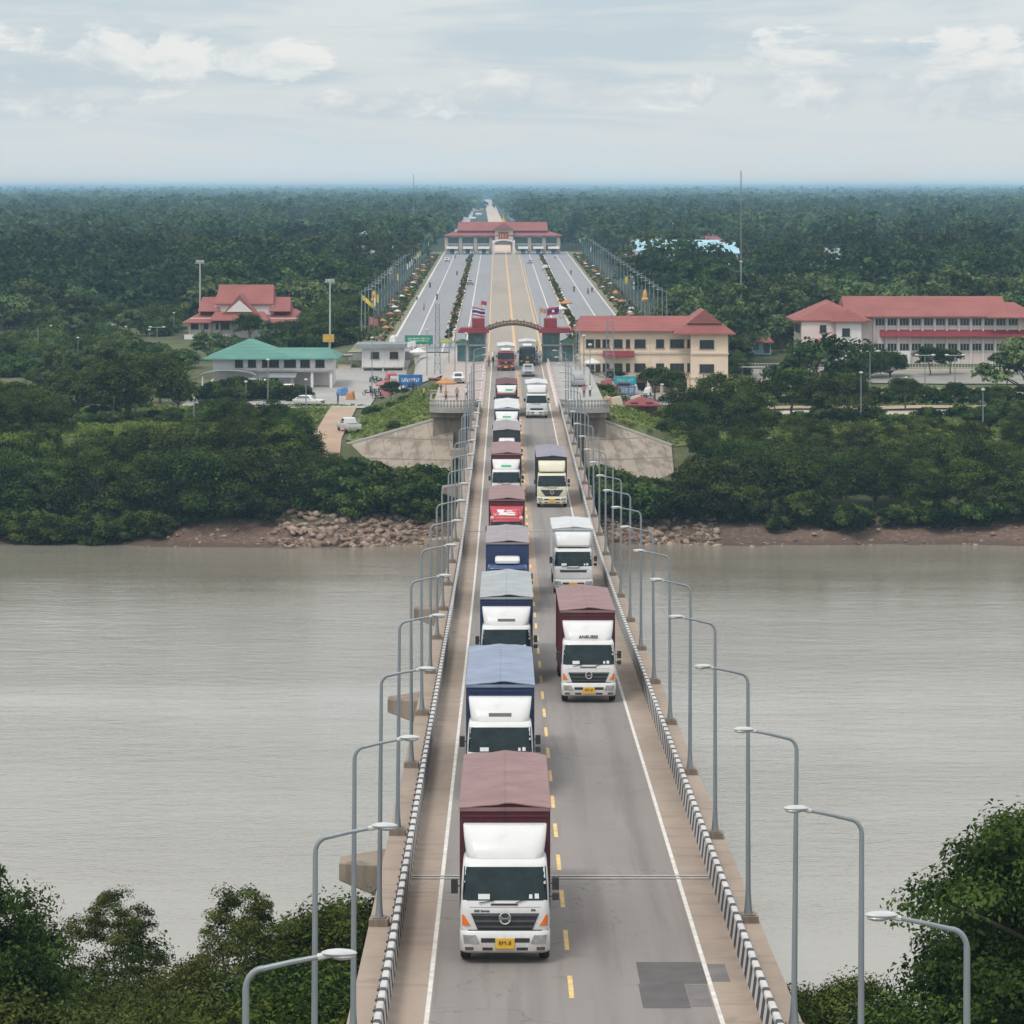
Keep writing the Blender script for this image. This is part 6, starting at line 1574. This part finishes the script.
def tube_np(path, rad, n=6):
    m_ = MB().tube(path, rad, n, caps=False); return np.array(m_.v), np.array(m_.f)
def crown_clumps(rng_, R_, H, z0_, n, rc=.3, irregular=.35, top=1.0):
    "clump centres spread through an uneven ellipsoid"
    lob = rng_.normal(size=(7, 3)); lob /= np.linalg.norm(lob, axis=1)[:, None]; amp = rng_.uniform(-irregular, irregular, 7)
    d = rng_.normal(size=(n, 3)); d /= np.linalg.norm(d, axis=1)[:, None]; d[:, 2] = np.where(d[:, 2] < -.6, -d[:, 2], d[:, 2])
    k = 1 + (np.maximum(0, d@lob.T)**3 @ amp)
    r = (.45+.55*rng_.rand(n)**.5)*k
    c = np.stack([d[:, 0]*R_*r, d[:, 1]*R_*r, z0_ + H/2 + d[:, 2]*H/2*r*top], 1)
    rr_ = R_*rc*(.6+.7*rng_.rand(n)); t_ = rng_.rand(n)
    return np.column_stack([c, rr_, t_])
def tree_meshes(seed, R_, H, trunk_h, n_cl, n_leaf, size, leaf='leaf', bark='bark', rc=.28, irregular=.4, low=False, droop=.3, z0f=None, limbs=6, shell=.5):
    g = np.random.RandomState(seed); z0_ = trunk_h if z0f is None else z0f
    cl = crown_clumps(g, R_, H, z0_, n_cl, rc, irregular)
    P, Q, T = leaves(g, cl, n_leaf, size, droop=droop, shell=shell)
    crown = np_mesh('crown', P, Q, M[leaf], tint=T, link=False)
    r = random.Random(seed); tm = MB(); top = z0_+H*.62; rb = max(.10, R_*.055)
    path = [(0, 0, -.5)] + [(r.uniform(-.12, .12)*R_*k/4, r.uniform(-.12, .12)*R_*k/4, top*k/4) for k in range(1, 5)]
    tm.tube(path, [rb*1.25, rb, rb*.75, rb*.5, rb*.2], 7)
    order = g.permutation(len(cl))[:limbs*3]
    for i in order:
        z = min(max(trunk_h*.7, cl[i, 2]-R_*.5), top*.9); f = z/top*4; k = min(int(f), 3); a, b_ = Vector(path[k+1-0 if False else k]), Vector(path[min(k+1, 4)])
        st = a.lerp(b_, min(1, max(0, f-k))) if k > 0 else Vector((0, 0, z)); en = Vector(cl[i, :3]); md = st.lerp(en, .5)+Vector((0, 0, R_*.06))
        tm.tube([st, md, en], [rb*.42, rb*.28, rb*.08], 5)
    to = tm.build('trunk', M[bark]); trunk = to.data; bpy.data.objects.remove(to)
    return crown, trunk
def put(name, label, cat, meshes, loc, rz=0, sc=1.0, group=None):
    o = thing(name, label, cat, loc, rz, group, sc)
    for nm, me in zip(('crown', 'trunk'), meshes):
        c = bpy.data.objects.new(nm, me); COL.objects.link(c); c.parent = o
    return o
rg = random.Random(11)
# ---- near bank, bottom of the picture
NT = [tree_meshes(101, 4.2, 9.5, 4.6, 460, 480, .056, 'leaf', 'bark', .185, .6, droop=.6),
      tree_meshes(102, 2.1, 6.6, 4.0, 150, 230, .038, 'leaf_olive', 'palebark', .19, 1.0, limbs=4),
      tree_meshes(103, 3.2, 6.0, 2.2, 260, 520, .040, 'leaf_olive', 'bark', .20, .9, z0f=1.4),
      tree_meshes(104, 2.6, 4.8, 1.4, 200, 460, .040, 'leaf_fresh', 'bark', .22, .8, z0f=.4)]
GN = -9.6
def near(i, px_, d, top_py, label, sc=None, rz=None):
    x = PX(px_, d); me = NT[i]; h = max(v.co.z for v in me[0].vertices); g = float(height(x, d))-.1; s = (PZ(top_py, d)-g)/h
    return put('broadleaf_tree', label, 'tree', me, (x, d, g), rg.uniform(0, 6.28) if rz is None else rz, s, 'trees on the near bank')
near(0, 1165, 86, 770, 'large leafy tree filling the lower right corner', rz=3.9)
near(3, 366, 110, 900, 'leafy bush rising against the left side of the bridge by the joint', rz=2.0)
near(0, 1245, 98, 800, 'tree at the right edge behind the large corner tree')
near(3, 835, 112, 972, 'bushy tree top between the right street lamp poles', rz=.4)
near(3, 800, 118, 985, 'small bush left of the bushy top at lower right')
near(3, 905, 112, 1000, 'small bush touching the foot of the large corner tree')
near(3, 1000, 96, 960, 'bush at the bottom edge near the right corner')
near(1, 232, 108, 882, 'open airy tree with visible branches at lower left', rz=2.1)
near(1, 122, 112, 886, 'wispy tree with sparse top left of the airy tree', rz=.3)
near(2, 168, 104, 955, 'dense olive tree between the wispy and airy trees')
near(2, 292, 106, 958, 'olive tree right of the airy tree beside the first lamp poles')
near(2, 58, 104, 960, 'olive tree at lower left beside the corner tree')
near(0, -110, 92, 832, 'dark tree cut by the left picture edge', rz=3.0)
near(2, -12, 98, 915, 'dark green tree at the bottom left corner')
near(3, 353, 112, 893, 'young tree below the pier cap at the left parapet', rz=1.3)
near(3, 330, 100, 950, 'bush between the left lamp poles at the bottom edge')
near(2, 215, 92, 985, 'olive bush at the bottom edge below the airy tree')
near(2, 110, 90, 985, 'green bush at the bottom edge left of centre')
near(3, 270, 88, 1000, 'low fresh green bush at the bottom edge by the lamp pole')
near(2, 160, 84, 1010, 'low dark bush in the middle of the bottom left edge')
near(2, 30, 84, 990, 'low dark bush in the bottom left corner')
near(3, 345, 84, 1005, 'low bush directly left of the parapet at the bottom edge')

# ---- far bank
FT = [tree_meshes(201, 5.2, 7.4, 2.2, 80, 190, .19, 'leaf', 'bark', .31, .5, z0f=.8, shell=.33, droop=.7),
      tree_meshes(202, 5.8, 6.8, 2.2, 90, 190, .19, 'leaf', 'bark', .29, .55, z0f=.6, shell=.33, droop=.7),
      tree_meshes(203, 4.4, 8.0, 2.4, 74, 190, .18, 'leaf_fresh', 'bark', .31, .5, z0f=1.0, shell=.33, droop=.7),
      tree_meshes(204, 4.8, 6.2, 1.6, 74, 190, .18, 'leaf_olive', 'bark', .31, .6, z0f=.4, shell=.33, droop=.7),
      tree_meshes(205, 8.5, 6.0, 3.0, 170, 170, .20, 'leaf', 'bark', .20, .45, z0f=1.6, shell=.33),
      tree_meshes(206, 3.0, 4.2, 2.2, 60, 130, .16, 'leaf', 'palebark', .30, .35, limbs=4, shell=.35)]
ntree = [22]
HT = [max(v.co.z for v in me[0].vertices) for me in FT]
def far_tree(i, x, y, h, label, group=None, rz=None):
    ntree[0] += 1
    return put('broadleaf_tree', label, 'tree', FT[i], (x, y, float(height(x, y))-.25), rg.uniform(0, 6.28) if rz is None else rz, h/HT[i]*np.array([1, 1, 1]) if False else h/HT[i], group)
def ok(x, y):
    "keep trees off the roads, yards and houses"
    if abs(x-BX) < 12.5 and y < 530: return False
    if abs(x-1.5) < 32.5 and y > 505: return False
    if -26.5 < x < -17 and 372 < y < 450: return False
    if -47 < x < -9 and 440 < y < 520: return False
    if -56 < x < -27 and 484 < y < 503: return False
    if 9 < x < 38 and 450 < y < 492: return False
    if 42 < x < 100 and 486 < y < 552: return False
    if -64 < x < -28 and 556 < y < 609: return False
    if x > 22 and 429 < y < 449: return False
    if 11 < x < 24 and 380 < y < 430: return False
    if -26 < x < -9 and 376 < y < 450: return False
    if 36 < x and 460 < y < 488: return False
    return True
# bank thickets, front rows hang towards the water
def bank(x0, x1, y, step, hs, kinds, label, group):
    x = x0
    while x < x1:
        xx = x + rg.uniform(-1, 1); yy_ = y + rg.uniform(-2.5, 2.5)
        if ok(xx, yy_): far_tree(rg.choice(kinds), xx, yy_, rg.uniform(*hs), label, group)
        x += step
bank(-82, -25, 367.5, 6.0, (6.8, 9.0), (0, 1, 2, 3), 'dense green tree in the front row of the left bank thicket', 'trees of the left bank thicket')
bank(-82, -25.5, 377, 6.2, (6.8, 9.0), (0, 1, 2), 'taller dark tree in the second row of the left bank thicket', 'second row of the left bank thicket')
bank(-70, -27, 388, 6.6, (4.6, 6.0), (0, 1, 2), 'dark tree in the third row of the left bank thicket', 'third row of the left bank thicket')
bank(-74, -52, 402, 6.0, (3.8, 6.2), (0, 1, 3), 'dark tree at the rear of the left bank thicket', 'rear of the left bank thicket')
bank(24, 84, 368, 6.0, (6.4, 8.4), (0, 1, 2, 3), 'dense green tree in the front row of the right bank thicket', 'trees of the right bank thicket')
bank(22, 84, 378, 6.2, (5.6, 7.6), (0, 1, 2), 'taller dark tree in the second row of the right bank thicket', 'second row of the right bank thicket')
bank(24, 68, 389, 6.2, (3.4, 5.0), (0, 1, 3), 'dark tree in the third row of the right bank thicket', 'third row of the right bank thicket')
bank(30, 70, 402, 7.5, (1.6, 2.6), (0, 1, 3), 'low dark tree at the rear of the right bank thicket', 'rear of the right bank thicket')
for xx, yy_, h in ((-22.6, 374, 5.6), (-20.2, 377, 4.6), (-23.6, 381, 5.2), (-18.2, 373, 4.4), (-25.0, 386, 6.4)):
    far_tree(0, xx, yy_, h, 'dark tree at the lower end of the laterite road', 'trees closing the laterite road')
# single trees that stand out
def sp_tree(i, px_, d, top, label):
    x = PX(px_, d); far_tree(i, x, d, PZ(top, d)-float(height(x, d))+.3, label)
sp_tree(4, 128, 428, 352, 'broad dark spreading tree left of the green roofed office')
sp_tree(1, 78, 432, 366, 'broad dark tree left of the spreading one')
sp_tree(4, 30, 408, 385, 'big dark tree at the left edge above the bank')
sp_tree(1, 4, 418, 378, 'dark tree cut by the left edge above the bank')
sp_tree(5, 178, 432, 380, 'low broad tree just right of the spreading dark tree')
sp_tree(0, 272, 398, 398, 'round dark tree left of the laterite road, tallest there')
sp_tree(0, 246, 404, 402, 'dark tree beside the round one left of the laterite road')
sp_tree(1, 225, 412, 396, 'dark tree below the green roofed office')
sp_tree(5, 250, 575, 313, 'dark rounded tree in front of the temple gable')
sp_tree(4, 336, 590, 300, 'dark broad tree at the right end of the temple')
sp_tree(1, 288, 572, 319, 'dark broad tree overlapping the right temple roofs')
sp_tree(1, 345, 600, 292, 'dark tree behind the orange panel')
sp_tree(5, 391, 452, 381, 'round clipped tree in front of the blue billboard')
sp_tree(5, 405, 455, 388, 'smaller round tree right of the clipped tree by the billboard')
sp_tree(3, 730, 415, 372, 'tall bushy tree below the right end of the cream office')
sp_tree(1, 700, 408, 385, 'bushy tree left of the tallest one below the cream office')
sp_tree(2, 745, 405, 392, 'green bushy tree right below the tallest one under the cream office')
sp_tree(1, 690, 398, 400, 'dark bushy tree beside the right slope paving')
sp_tree(5, 792, 428, 366, 'round crowned tree with visible trunk beside the pale road')
sp_tree(3, 832, 424, 373, 'brownish olive tree beside the pale road')
sp_tree(5, 848, 426, 372, 'green tree behind the brownish olive one')
sp_tree(5, 763, 428, 380, 'smaller roadside tree left of the round crowned one')
sp_tree(5, 905, 438.5, 377, 'clipped roadside tree left of the dark mid hedge tree')
sp_tree(5, 955, 438.5, 382, 'dark round roadside tree in the mid hedge')
sp_tree(5, 1003, 438.5, 385, 'roadside tree nearest the right edge')
sp_tree(5, 822, 440, 378, 'roadside tree behind the hedge, left part')
sp_tree(0, 870, 505, 342, 'leafy tree hiding the left part of the white government office')
sp_tree(1, 890, 508, 350, 'leafy tree in front of the government office entrance')
sp_tree(5, 930, 510, 346, 'small round forecourt tree, leftmost of the pair by the awning')
sp_tree(5, 950, 512, 348, 'small round forecourt tree, second of the pair by the awning')
sp_tree(5, 1000, 512, 352, 'small round forecourt tree at right')
sp_tree(5, 1018, 512, 350, 'small round forecourt tree at the right edge')
sp_tree(1, 848, 495, 358, 'dark tree at the left corner of the government office')
sp_tree(5, 806, 500, 356, 'dark tree left of the government office wing')
sp_tree(0, 738, 500, 352, 'dark tree beside the cream office gabled end')
sp_tree(5, 655, 463, 366, 'small tree in front of the cream office open ground floor')
sp_tree(5, 672, 460, 370, 'second small tree before the cream office ground floor')
sp_tree(5, 615, 462, 368, 'small tree by the lattice mast')
# shrubs: at the abutment foot and in clearings
SM = [tree_meshes(301, 2.2, 2.4, .5, 42, 130, .15, 'leaf', 'bark', .34, .5, z0f=-.1, limbs=3), tree_meshes(302, 1.8, 1.8, .4, 36, 130, .14, 'hedge_leaf', 'bark', .34, .5, z0f=-.1, limbs=3)]
ns_ = [0]
def shrub(i, x, y, sc, label, group=None):
    put('shrub', label, 'shrub', SM[i], (x, y, float(height(x, y))-.2), rg.uniform(0, 6.28), sc, group)
for k in range(22):
    shrub(0, rg.uniform(-24.5, -9.2), rg.uniform(365, 377), rg.uniform(1.0, 1.9), 'dark shrub at the foot of the left slope paving', 'shrubs below the left slope paving')
for k in range(20):
    shrub(0, rg.uniform(10, 25), rg.uniform(365, 377), rg.uniform(1.0, 1.9), 'dark shrub at the foot of the right slope paving', 'shrubs below the right slope paving')
for k in range(46):
    x = rg.uniform(-64, -26) if k % 2 else rg.uniform(22, 64); shrub(0, x, rg.uniform(362, 367), rg.uniform(.7, 1.35), 'dark shrub hanging at the foot of the ' + ('left' if x < 0 else 'right') + ' bank thicket', 'shrubs at the foot of the ' + ('left' if x < 0 else 'right') + ' thicket')
for k in range(7):
    x = rg.uniform(-18.5, -9.5); shrub(1, x, rg.uniform(394, 448), rg.uniform(.35, .8), 'light green shrub on the grass bank left of the bridge', 'shrubs on the left grass bank')
for k in range(6):
    x = rg.uniform(12.5, 24); shrub(1, x, rg.uniform(394, 445), rg.uniform(.35, .75), 'light green shrub on the grass bank right of the bridge', 'shrubs on the right grass bank')
for k in range(40):
    x, y = rg.uniform(-75, -30), rg.uniform(415, 484)
    if ok(x, y): shrub(1, x, y, rg.uniform(.6, 1.3), 'low shrub in the scrub between left thicket and green roofed office', 'shrubs of the left scrub')
for k in range(36):
    x, y = rg.uniform(27, 72), rg.uniform(408, 428); shrub(k % 2, x, y, rg.uniform(.6, 1.2), 'low shrub on the grassy slope below the pale road', 'shrubs below the pale road')
# hedge along the pale road
g = np.random.RandomState(7); n = 900
cl = np.column_stack([g.uniform(38, 96, n), g.uniform(449.5, 455, n), np.zeros(n), g.uniform(.35, .75, n), g.rand(n)]); cl[:, 2] = height(cl[:, 0], cl[:, 1]) + g.uniform(.2, 2.1, n)
P, Q, T = leaves(g, cl, 40, .22); o = np_mesh('hedge', P, Q, M['hedge_leaf'], tint=T); tag(o, 'long clipped green hedge between pale road and dry field', 'hedge')
# planter shrubs belong to their planters
for o, u in PLANTERS:
    n = 420; yy_ = g.uniform(555, 1235, n); xx = np.array([PC(y)+u*hw(y) for y in yy_]) + g.uniform(-.5, .5, n)
    cl = np.column_stack([xx, yy_, g.uniform(.3, .7, n), g.uniform(.3, .7, n), g.rand(n)]); P, Q, T = leaves(g, cl, 14, .26)
    tag(np_mesh('foliage', P, Q, M['leaf_olive'], tint=T, parent=o), kind='stuff')
    n = 60; yy_ = g.uniform(555, 1235, n); xx = np.array([PC(y)+u*hw(y) for y in yy_]) + g.uniform(-.6, .6, n)
    cl = np.column_stack([xx, yy_, g.uniform(.6, .9, n), g.uniform(.12, .25, n), g.rand(n)]); P, Q, T = leaves(g, cl, 8, .2)
    tag(np_mesh('flowers', P, Q, M['flower'], parent=o), kind='stuff')
# rough grass on the banks and verges: one mass
n = 26000; xx = np.concatenate([g.uniform(-70, -8.9, n//2), g.uniform(11.6, 75, n//2)]); yy_ = g.uniform(376, 452, n)
msk = ~(((xx > -24.4) & (xx < -19) & (yy_ < 450)) | ((xx > 23) & (yy_ > 430) & (yy_ < 448)) | ((np.abs(xx-BX) < 21.5) & (yy_ < 393))); xx, yy_ = xx[msk], yy_[msk]
cl = np.column_stack([xx, yy_, height(xx, yy_)+.1, np.full(len(xx), .30), g.rand(len(xx))]); P, Q, T = leaves(g, cl, 5, .22, flat=.1)
tag(np_mesh('grass', P, Q, M['grass'], tint=T), kind='stuff')

# ---- woods behind: the nearest trees one by one, the rest as masses
WT = [tree_meshes(401+k, R_, H, 3, n_, 60, .40, 'leaf_far', 'bark', .30, .5, z0f=2.0, limbs=3) for k, (R_, H, n_) in enumerate([(4.6, 7, 44), (5.2, 7.5, 48), (3.8, 8.5, 40), (5.8, 6.5, 50)])]
g = np.random.RandomState(3); cand = []
for y in np.arange(452, 745, 7.0):
    w0 = .172*y
    for x in np.arange(-w0, w0, 7.6):
        xx, yy_ = x+g.uniform(-2.6, 2.6), y+g.uniform(-2.6, 2.6)
        if not ok(xx, yy_): continue
        if xx < -26 and (xx/yy_*F+VX) < 190 and 500 < yy_ < 690 and g.rand() > .16: continue
        if xx < -26 and yy_ < 585 and g.rand() > .30: continue
        if xx > 24 and yy_ < 525 and g.rand() > .25: continue
        cand.append((yy_, xx))
cand.sort(); keep = cand[:max(0, 298-ntree[0])]; rest = cand[len(keep):]
for yy_, xx in keep:
    i = g.randint(4); sc = g.uniform(.75, 1.15) * (.6 if (xx < -26 and yy_ < 600) else 1.0)
    put('broadleaf_tree', 'forest tree in the woods ' + ('left' if xx < 0 else 'right') + ' of the plaza', 'tree', WT[i], (xx, yy_, float(height(xx, yy_))-.3), g.uniform(0, 6.28), sc, 'forest trees ' + ('left' if xx < 0 else 'right') + ' of the plaza')
print('individual trees', ntree[0]+len(keep), 'rest', len(rest))
def forest(name, label, pos, n_cl, n_leaf, size, R0, H0, seed):
    g = np.random.RandomState(seed); P, Q, T = [], [], []; off = 0
    nT = len(pos)
    sc = np.clip(g.lognormal(-.06, .30, nT), .5, 1.75); tb = np.clip(.5*g.rand(nT) + .5*(.5+.5*np.sin(pos[:, 0]/47.0+pos[:, 1]/190.0)*np.sin(pos[:, 1]/83.0-pos[:, 0]/120.0+.7)), 0, 1); d = g.normal(size=(nT, n_cl, 3)); d /= np.linalg.norm(d, axis=2)[:, :, None]; d[:, :, 2] = np.where(d[:, :, 2] < -.2, -d[:, :, 2], d[:, :, 2])
    r = .55+.45*g.rand(nT, n_cl)
    asp = g.uniform(.8, 1.35, nT)
    cx = pos[:, None, 0] + d[:, :, 0]*R0*(sc*asp)[:, None]*r; cy = pos[:, None, 1] + d[:, :, 1]*R0*(sc*asp)[:, None]*r
    cz = pos[:, None, 2] + (H0*.52 + d[:, :, 2]*H0*.45*r)*sc[:, None]
    cr = R0*.36*sc[:, None]*(.6+.7*g.rand(nT, n_cl)); tt = np.clip(.1+.75*tb[:, None]**1.4 + g.normal(size=(nT, n_cl))*.16, 0, 1)
    cl = np.stack([cx, cy, cz, cr, tt], -1).reshape(-1, 5)
    P, Q, T = leaves(g, cl, n_leaf, size, .7, .5)
    return tag(np_mesh(name, P, Q, M['leaf_far'], tint=T), label, None, None, 'stuff')
def scatter(y0, y1, step, seed, edge=.215, gap=32.5):
    g = np.random.RandomState(seed); out = []
    for y in np.arange(y0, y1, step*.95):
        w0 = edge*y; xs_ = np.arange(-w0, w0, step); n = len(xs_)
        xx = xs_+g.uniform(-.4, .4, n)*step; yy_ = y+g.uniform(-.4, .4, n)*step
        out.append(np.column_stack([xx, yy_]))
    p_ = np.concatenate(out)
    k = np.ones(len(p_), bool)
    plz = (np.abs(p_[:, 0]-1.2) < gap) & (p_[:, 1] < 1330); k &= ~plz
    lane = (p_[:, 1] >= 1300) & (np.abs(p_[:, 0] - (-.6-33*((p_[:, 1]-1330)/5600.0)) + 6) < 22); k &= ~lane
    cl1 = clear_fac(p_); k &= (g.rand(len(p_)) < cl1)
    p_ = p_[k]; return np.column_stack([p_, height(p_[:, 0], p_[:, 1])-.3])
CLEAR = []
def clear_fac(p_):
    k = np.ones(len(p_))
    for cx, cy, a, b_ in CLEAR:
        k[((p_[:, 0]-cx)/a)**2 + ((p_[:, 1]-cy+b_*.35)/b_)**2 < 1] = 0
    big = np.sin(p_[:, 0]/61.0+1.1)*np.sin(p_[:, 1]/143.0+.4)+.5*np.sin(p_[:, 0]/23.0+p_[:, 1]/77.0)
    k[big > 1.05] *= .25
    return k
rest = np.array([(x, y, float(height(x, y))-.3) for y, x in rest])
CLEAR += [(x, y-16, hw_+4, dp*.6+34) for x, y, hw_, dp in SHEDS]
forest('forest', 'dense green woodland reaching to the horizon', rest, 18, 30, .52, 4.6, 9.5, 1)
forest('forest', 'dense green woodland reaching to the horizon', scatter(745, 1050, 8.4, 2), 13, 22, .68, 4.7, 10, 2)
forest('forest', 'dense green woodland reaching to the horizon', scatter(1050, 1800, 10, 4), 10, 15, 1.0, 5.4, 11, 4)
forest('forest', 'dense green woodland reaching to the horizon', scatter(1800, 3200, 14, 5), 9, 10, 1.7, 7.4, 12, 5)
forest('forest', 'dense green woodland reaching to the horizon', scatter(3200, 6500, 26, 6), 7, 7, 4.0, 14, 10.5, 6)
forest('forest', 'dense green woodland reaching to the horizon', scatter(6500, 15000, 60, 7), 6, 6, 7.5, 30, 9, 7)

# ================================================================== ROCKS ALONG THE FAR SHORE
def rock_mass(x0, x1, n, seed, ymin=355, ymax=371, big=.9):
    g = np.random.RandomState(seed); bm = bmesh.new(); bmesh.ops.create_icosphere(bm, subdivisions=1, radius=1.0)
    bv = np.array([v.co[:] for v in bm.verts]); bf = np.array([[v.index for v in f.verts] for f in bm.faces]); bm.free()
    V, Fq, T = [], [], []; off = 0
    x = g.uniform(x0, x1, n); y = ymin + (ymax-ymin)*g.rand(n)**1.2; z = height(x, y)
    for i in range(n):
        s = big*(.22+.78*g.rand()**3)*np.array([g.uniform(.8, 1.6), g.uniform(.7, 1.2), g.uniform(.4, .8)])
        v = bv*(1+g.normal(size=(len(bv), 1))*.18); a = g.uniform(0, 6.28); ca, sa = math.cos(a), math.sin(a)
        v = v*s; tl = g.normal(scale=.3); v[:, 2] += v[:, 0]*tl
        v = np.column_stack([v[:, 0]*ca-v[:, 1]*sa, v[:, 0]*sa+v[:, 1]*ca, v[:, 2]]) + [x[i], y[i], z[i]+s[2]*.25]
        V.append(v); Fq.append(bf+off); off += len(bv); T += [g.rand()]*len(bf)
    return np.concatenate(V), np.concatenate(Fq), np.array(T)
mr = mat('shore_rocks', (.235, .165, .125), .95, var=.35, scale=.9, detail=8, bump=.4, bscale=4)
def tint_fac(t):
    a = t.nodes.new('ShaderNodeAttribute'); a.attribute_name = 'tint'; return rng(t, a.outputs['Fac'], .45, 1.0, 0, .8)
over(mr, tint_fac, (.42, .325, .25)); M['shore_rock'] = mr
for x0, x1, n, sd_, b_ in ((-26, -7.5, 1500, 1, .62), (10, 24, 1100, 2, .55), (-66, -26, 330, 3, .35), (24, 66, 420, 4, .32)):
    P, Q, T = rock_mass(x0, x1, n, sd_, 355.5, 372 if abs(x0) < 27 and abs(x1) < 27 else 366, b_)
    tag(np_mesh('riverbank_rocks', P, Q, M['shore_rock'], tint=T), kind='stuff')
# light scrub in the left clearing
g = np.random.RandomState(21)
for k in range(140):
    y = g.uniform(500, 700); px_ = g.uniform(-5, 188); x = PX(px_, y)
    if ok(x, y): shrub(1, x, y, g.uniform(1.0, 2.0), 'bright green bush in the open scrub left of the temple', 'bushes of the open scrub')
# flower beds and undergrowth along the plaza verges
g = np.random.RandomState(31)
for s in (-1, 1):
    for nm, mm, n, r0, r1, sz in (('undergrowth', M['leaf_olive'], 700, .3, .8, .26), ('flowers', M['flower'], 160, .15, .4, .2), ('flowers', M['rose_cloth'], 160, .15, .45, .2), ('undergrowth', M['hedge_leaf'], 300, .3, .7, .26)):
        yy_ = g.uniform(556, 1255, n); xx = np.array([PC(y)+s*(hw(y)) for y in yy_]) + s*g.uniform(1.0, 5.8, n)
        cl = np.column_stack([xx, yy_, g.uniform(.05, .5, n), g.uniform(r0, r1, n), g.rand(n)]); P, Q, T = leaves(g, cl, 14, sz)
        tag(np_mesh(nm, P, Q, mm, tint=T), kind='stuff')
# pale roofs of the roadside town beyond the gate
for k, (a, b_, y_, rf_) in enumerate([(476, 481, 216, 'tarp_white'), (479, 483, 211, 'roof_pink'), (508, 514, 218, 'roof_pink'), (504, 508, 212, 'tarp_white'), (482, 485, 207, 'tarp_white'), (499, 503, 207, "roof_pink"), (470, 475, 220, "tarp_white"), (486, 489, 203.5, "tarp_white"), (493, 497, 204, "roof_pink"), (511, 518, 221, "tarp_white"), (473, 478, 213, "roof_pink")]):
    shed('low_house', ORD[k] + ' tiny pale roof counted away from the toll gate along the far road', a, b_, y_, y_-1.6, y_-2.8, -.4, 'wall_beige', rf_, 30, 'gable', 0, 'house')
g = np.random.RandomState(55)
for k in range(34):
    px_, py_ = g.uniform(296, 385), g.uniform(322, 350); x, y, _ = G(px_, py_, -1.0)
    if ok(x, y) or (px_ < 350 and y > 520): shrub(k % 2, x, y, g.uniform(1.0, 2.2), 'rounded bush on the lawn between temple and plaza verge', 'bushes between temple and plaza')
g = np.random.RandomState(91)
for k in range(26):
    x = g.uniform(-64, -37); shrub(0, x, g.uniform(358.5, 363), g.uniform(.7, 1.3), 'dark shrub growing down to the water at the far left bank', 'shrubs at the water edge, far left')
for px_, y in ((214, 466), (226, 462), (238, 468), (250, 464), (262, 470), (272, 466), (282, 463), (296, 461)):
    x = PX(px_, y); shrub(0, x, y, g.uniform(.9, 1.5), 'dark bush hiding the foot of the green roofed office', 'bushes before the green roofed office')
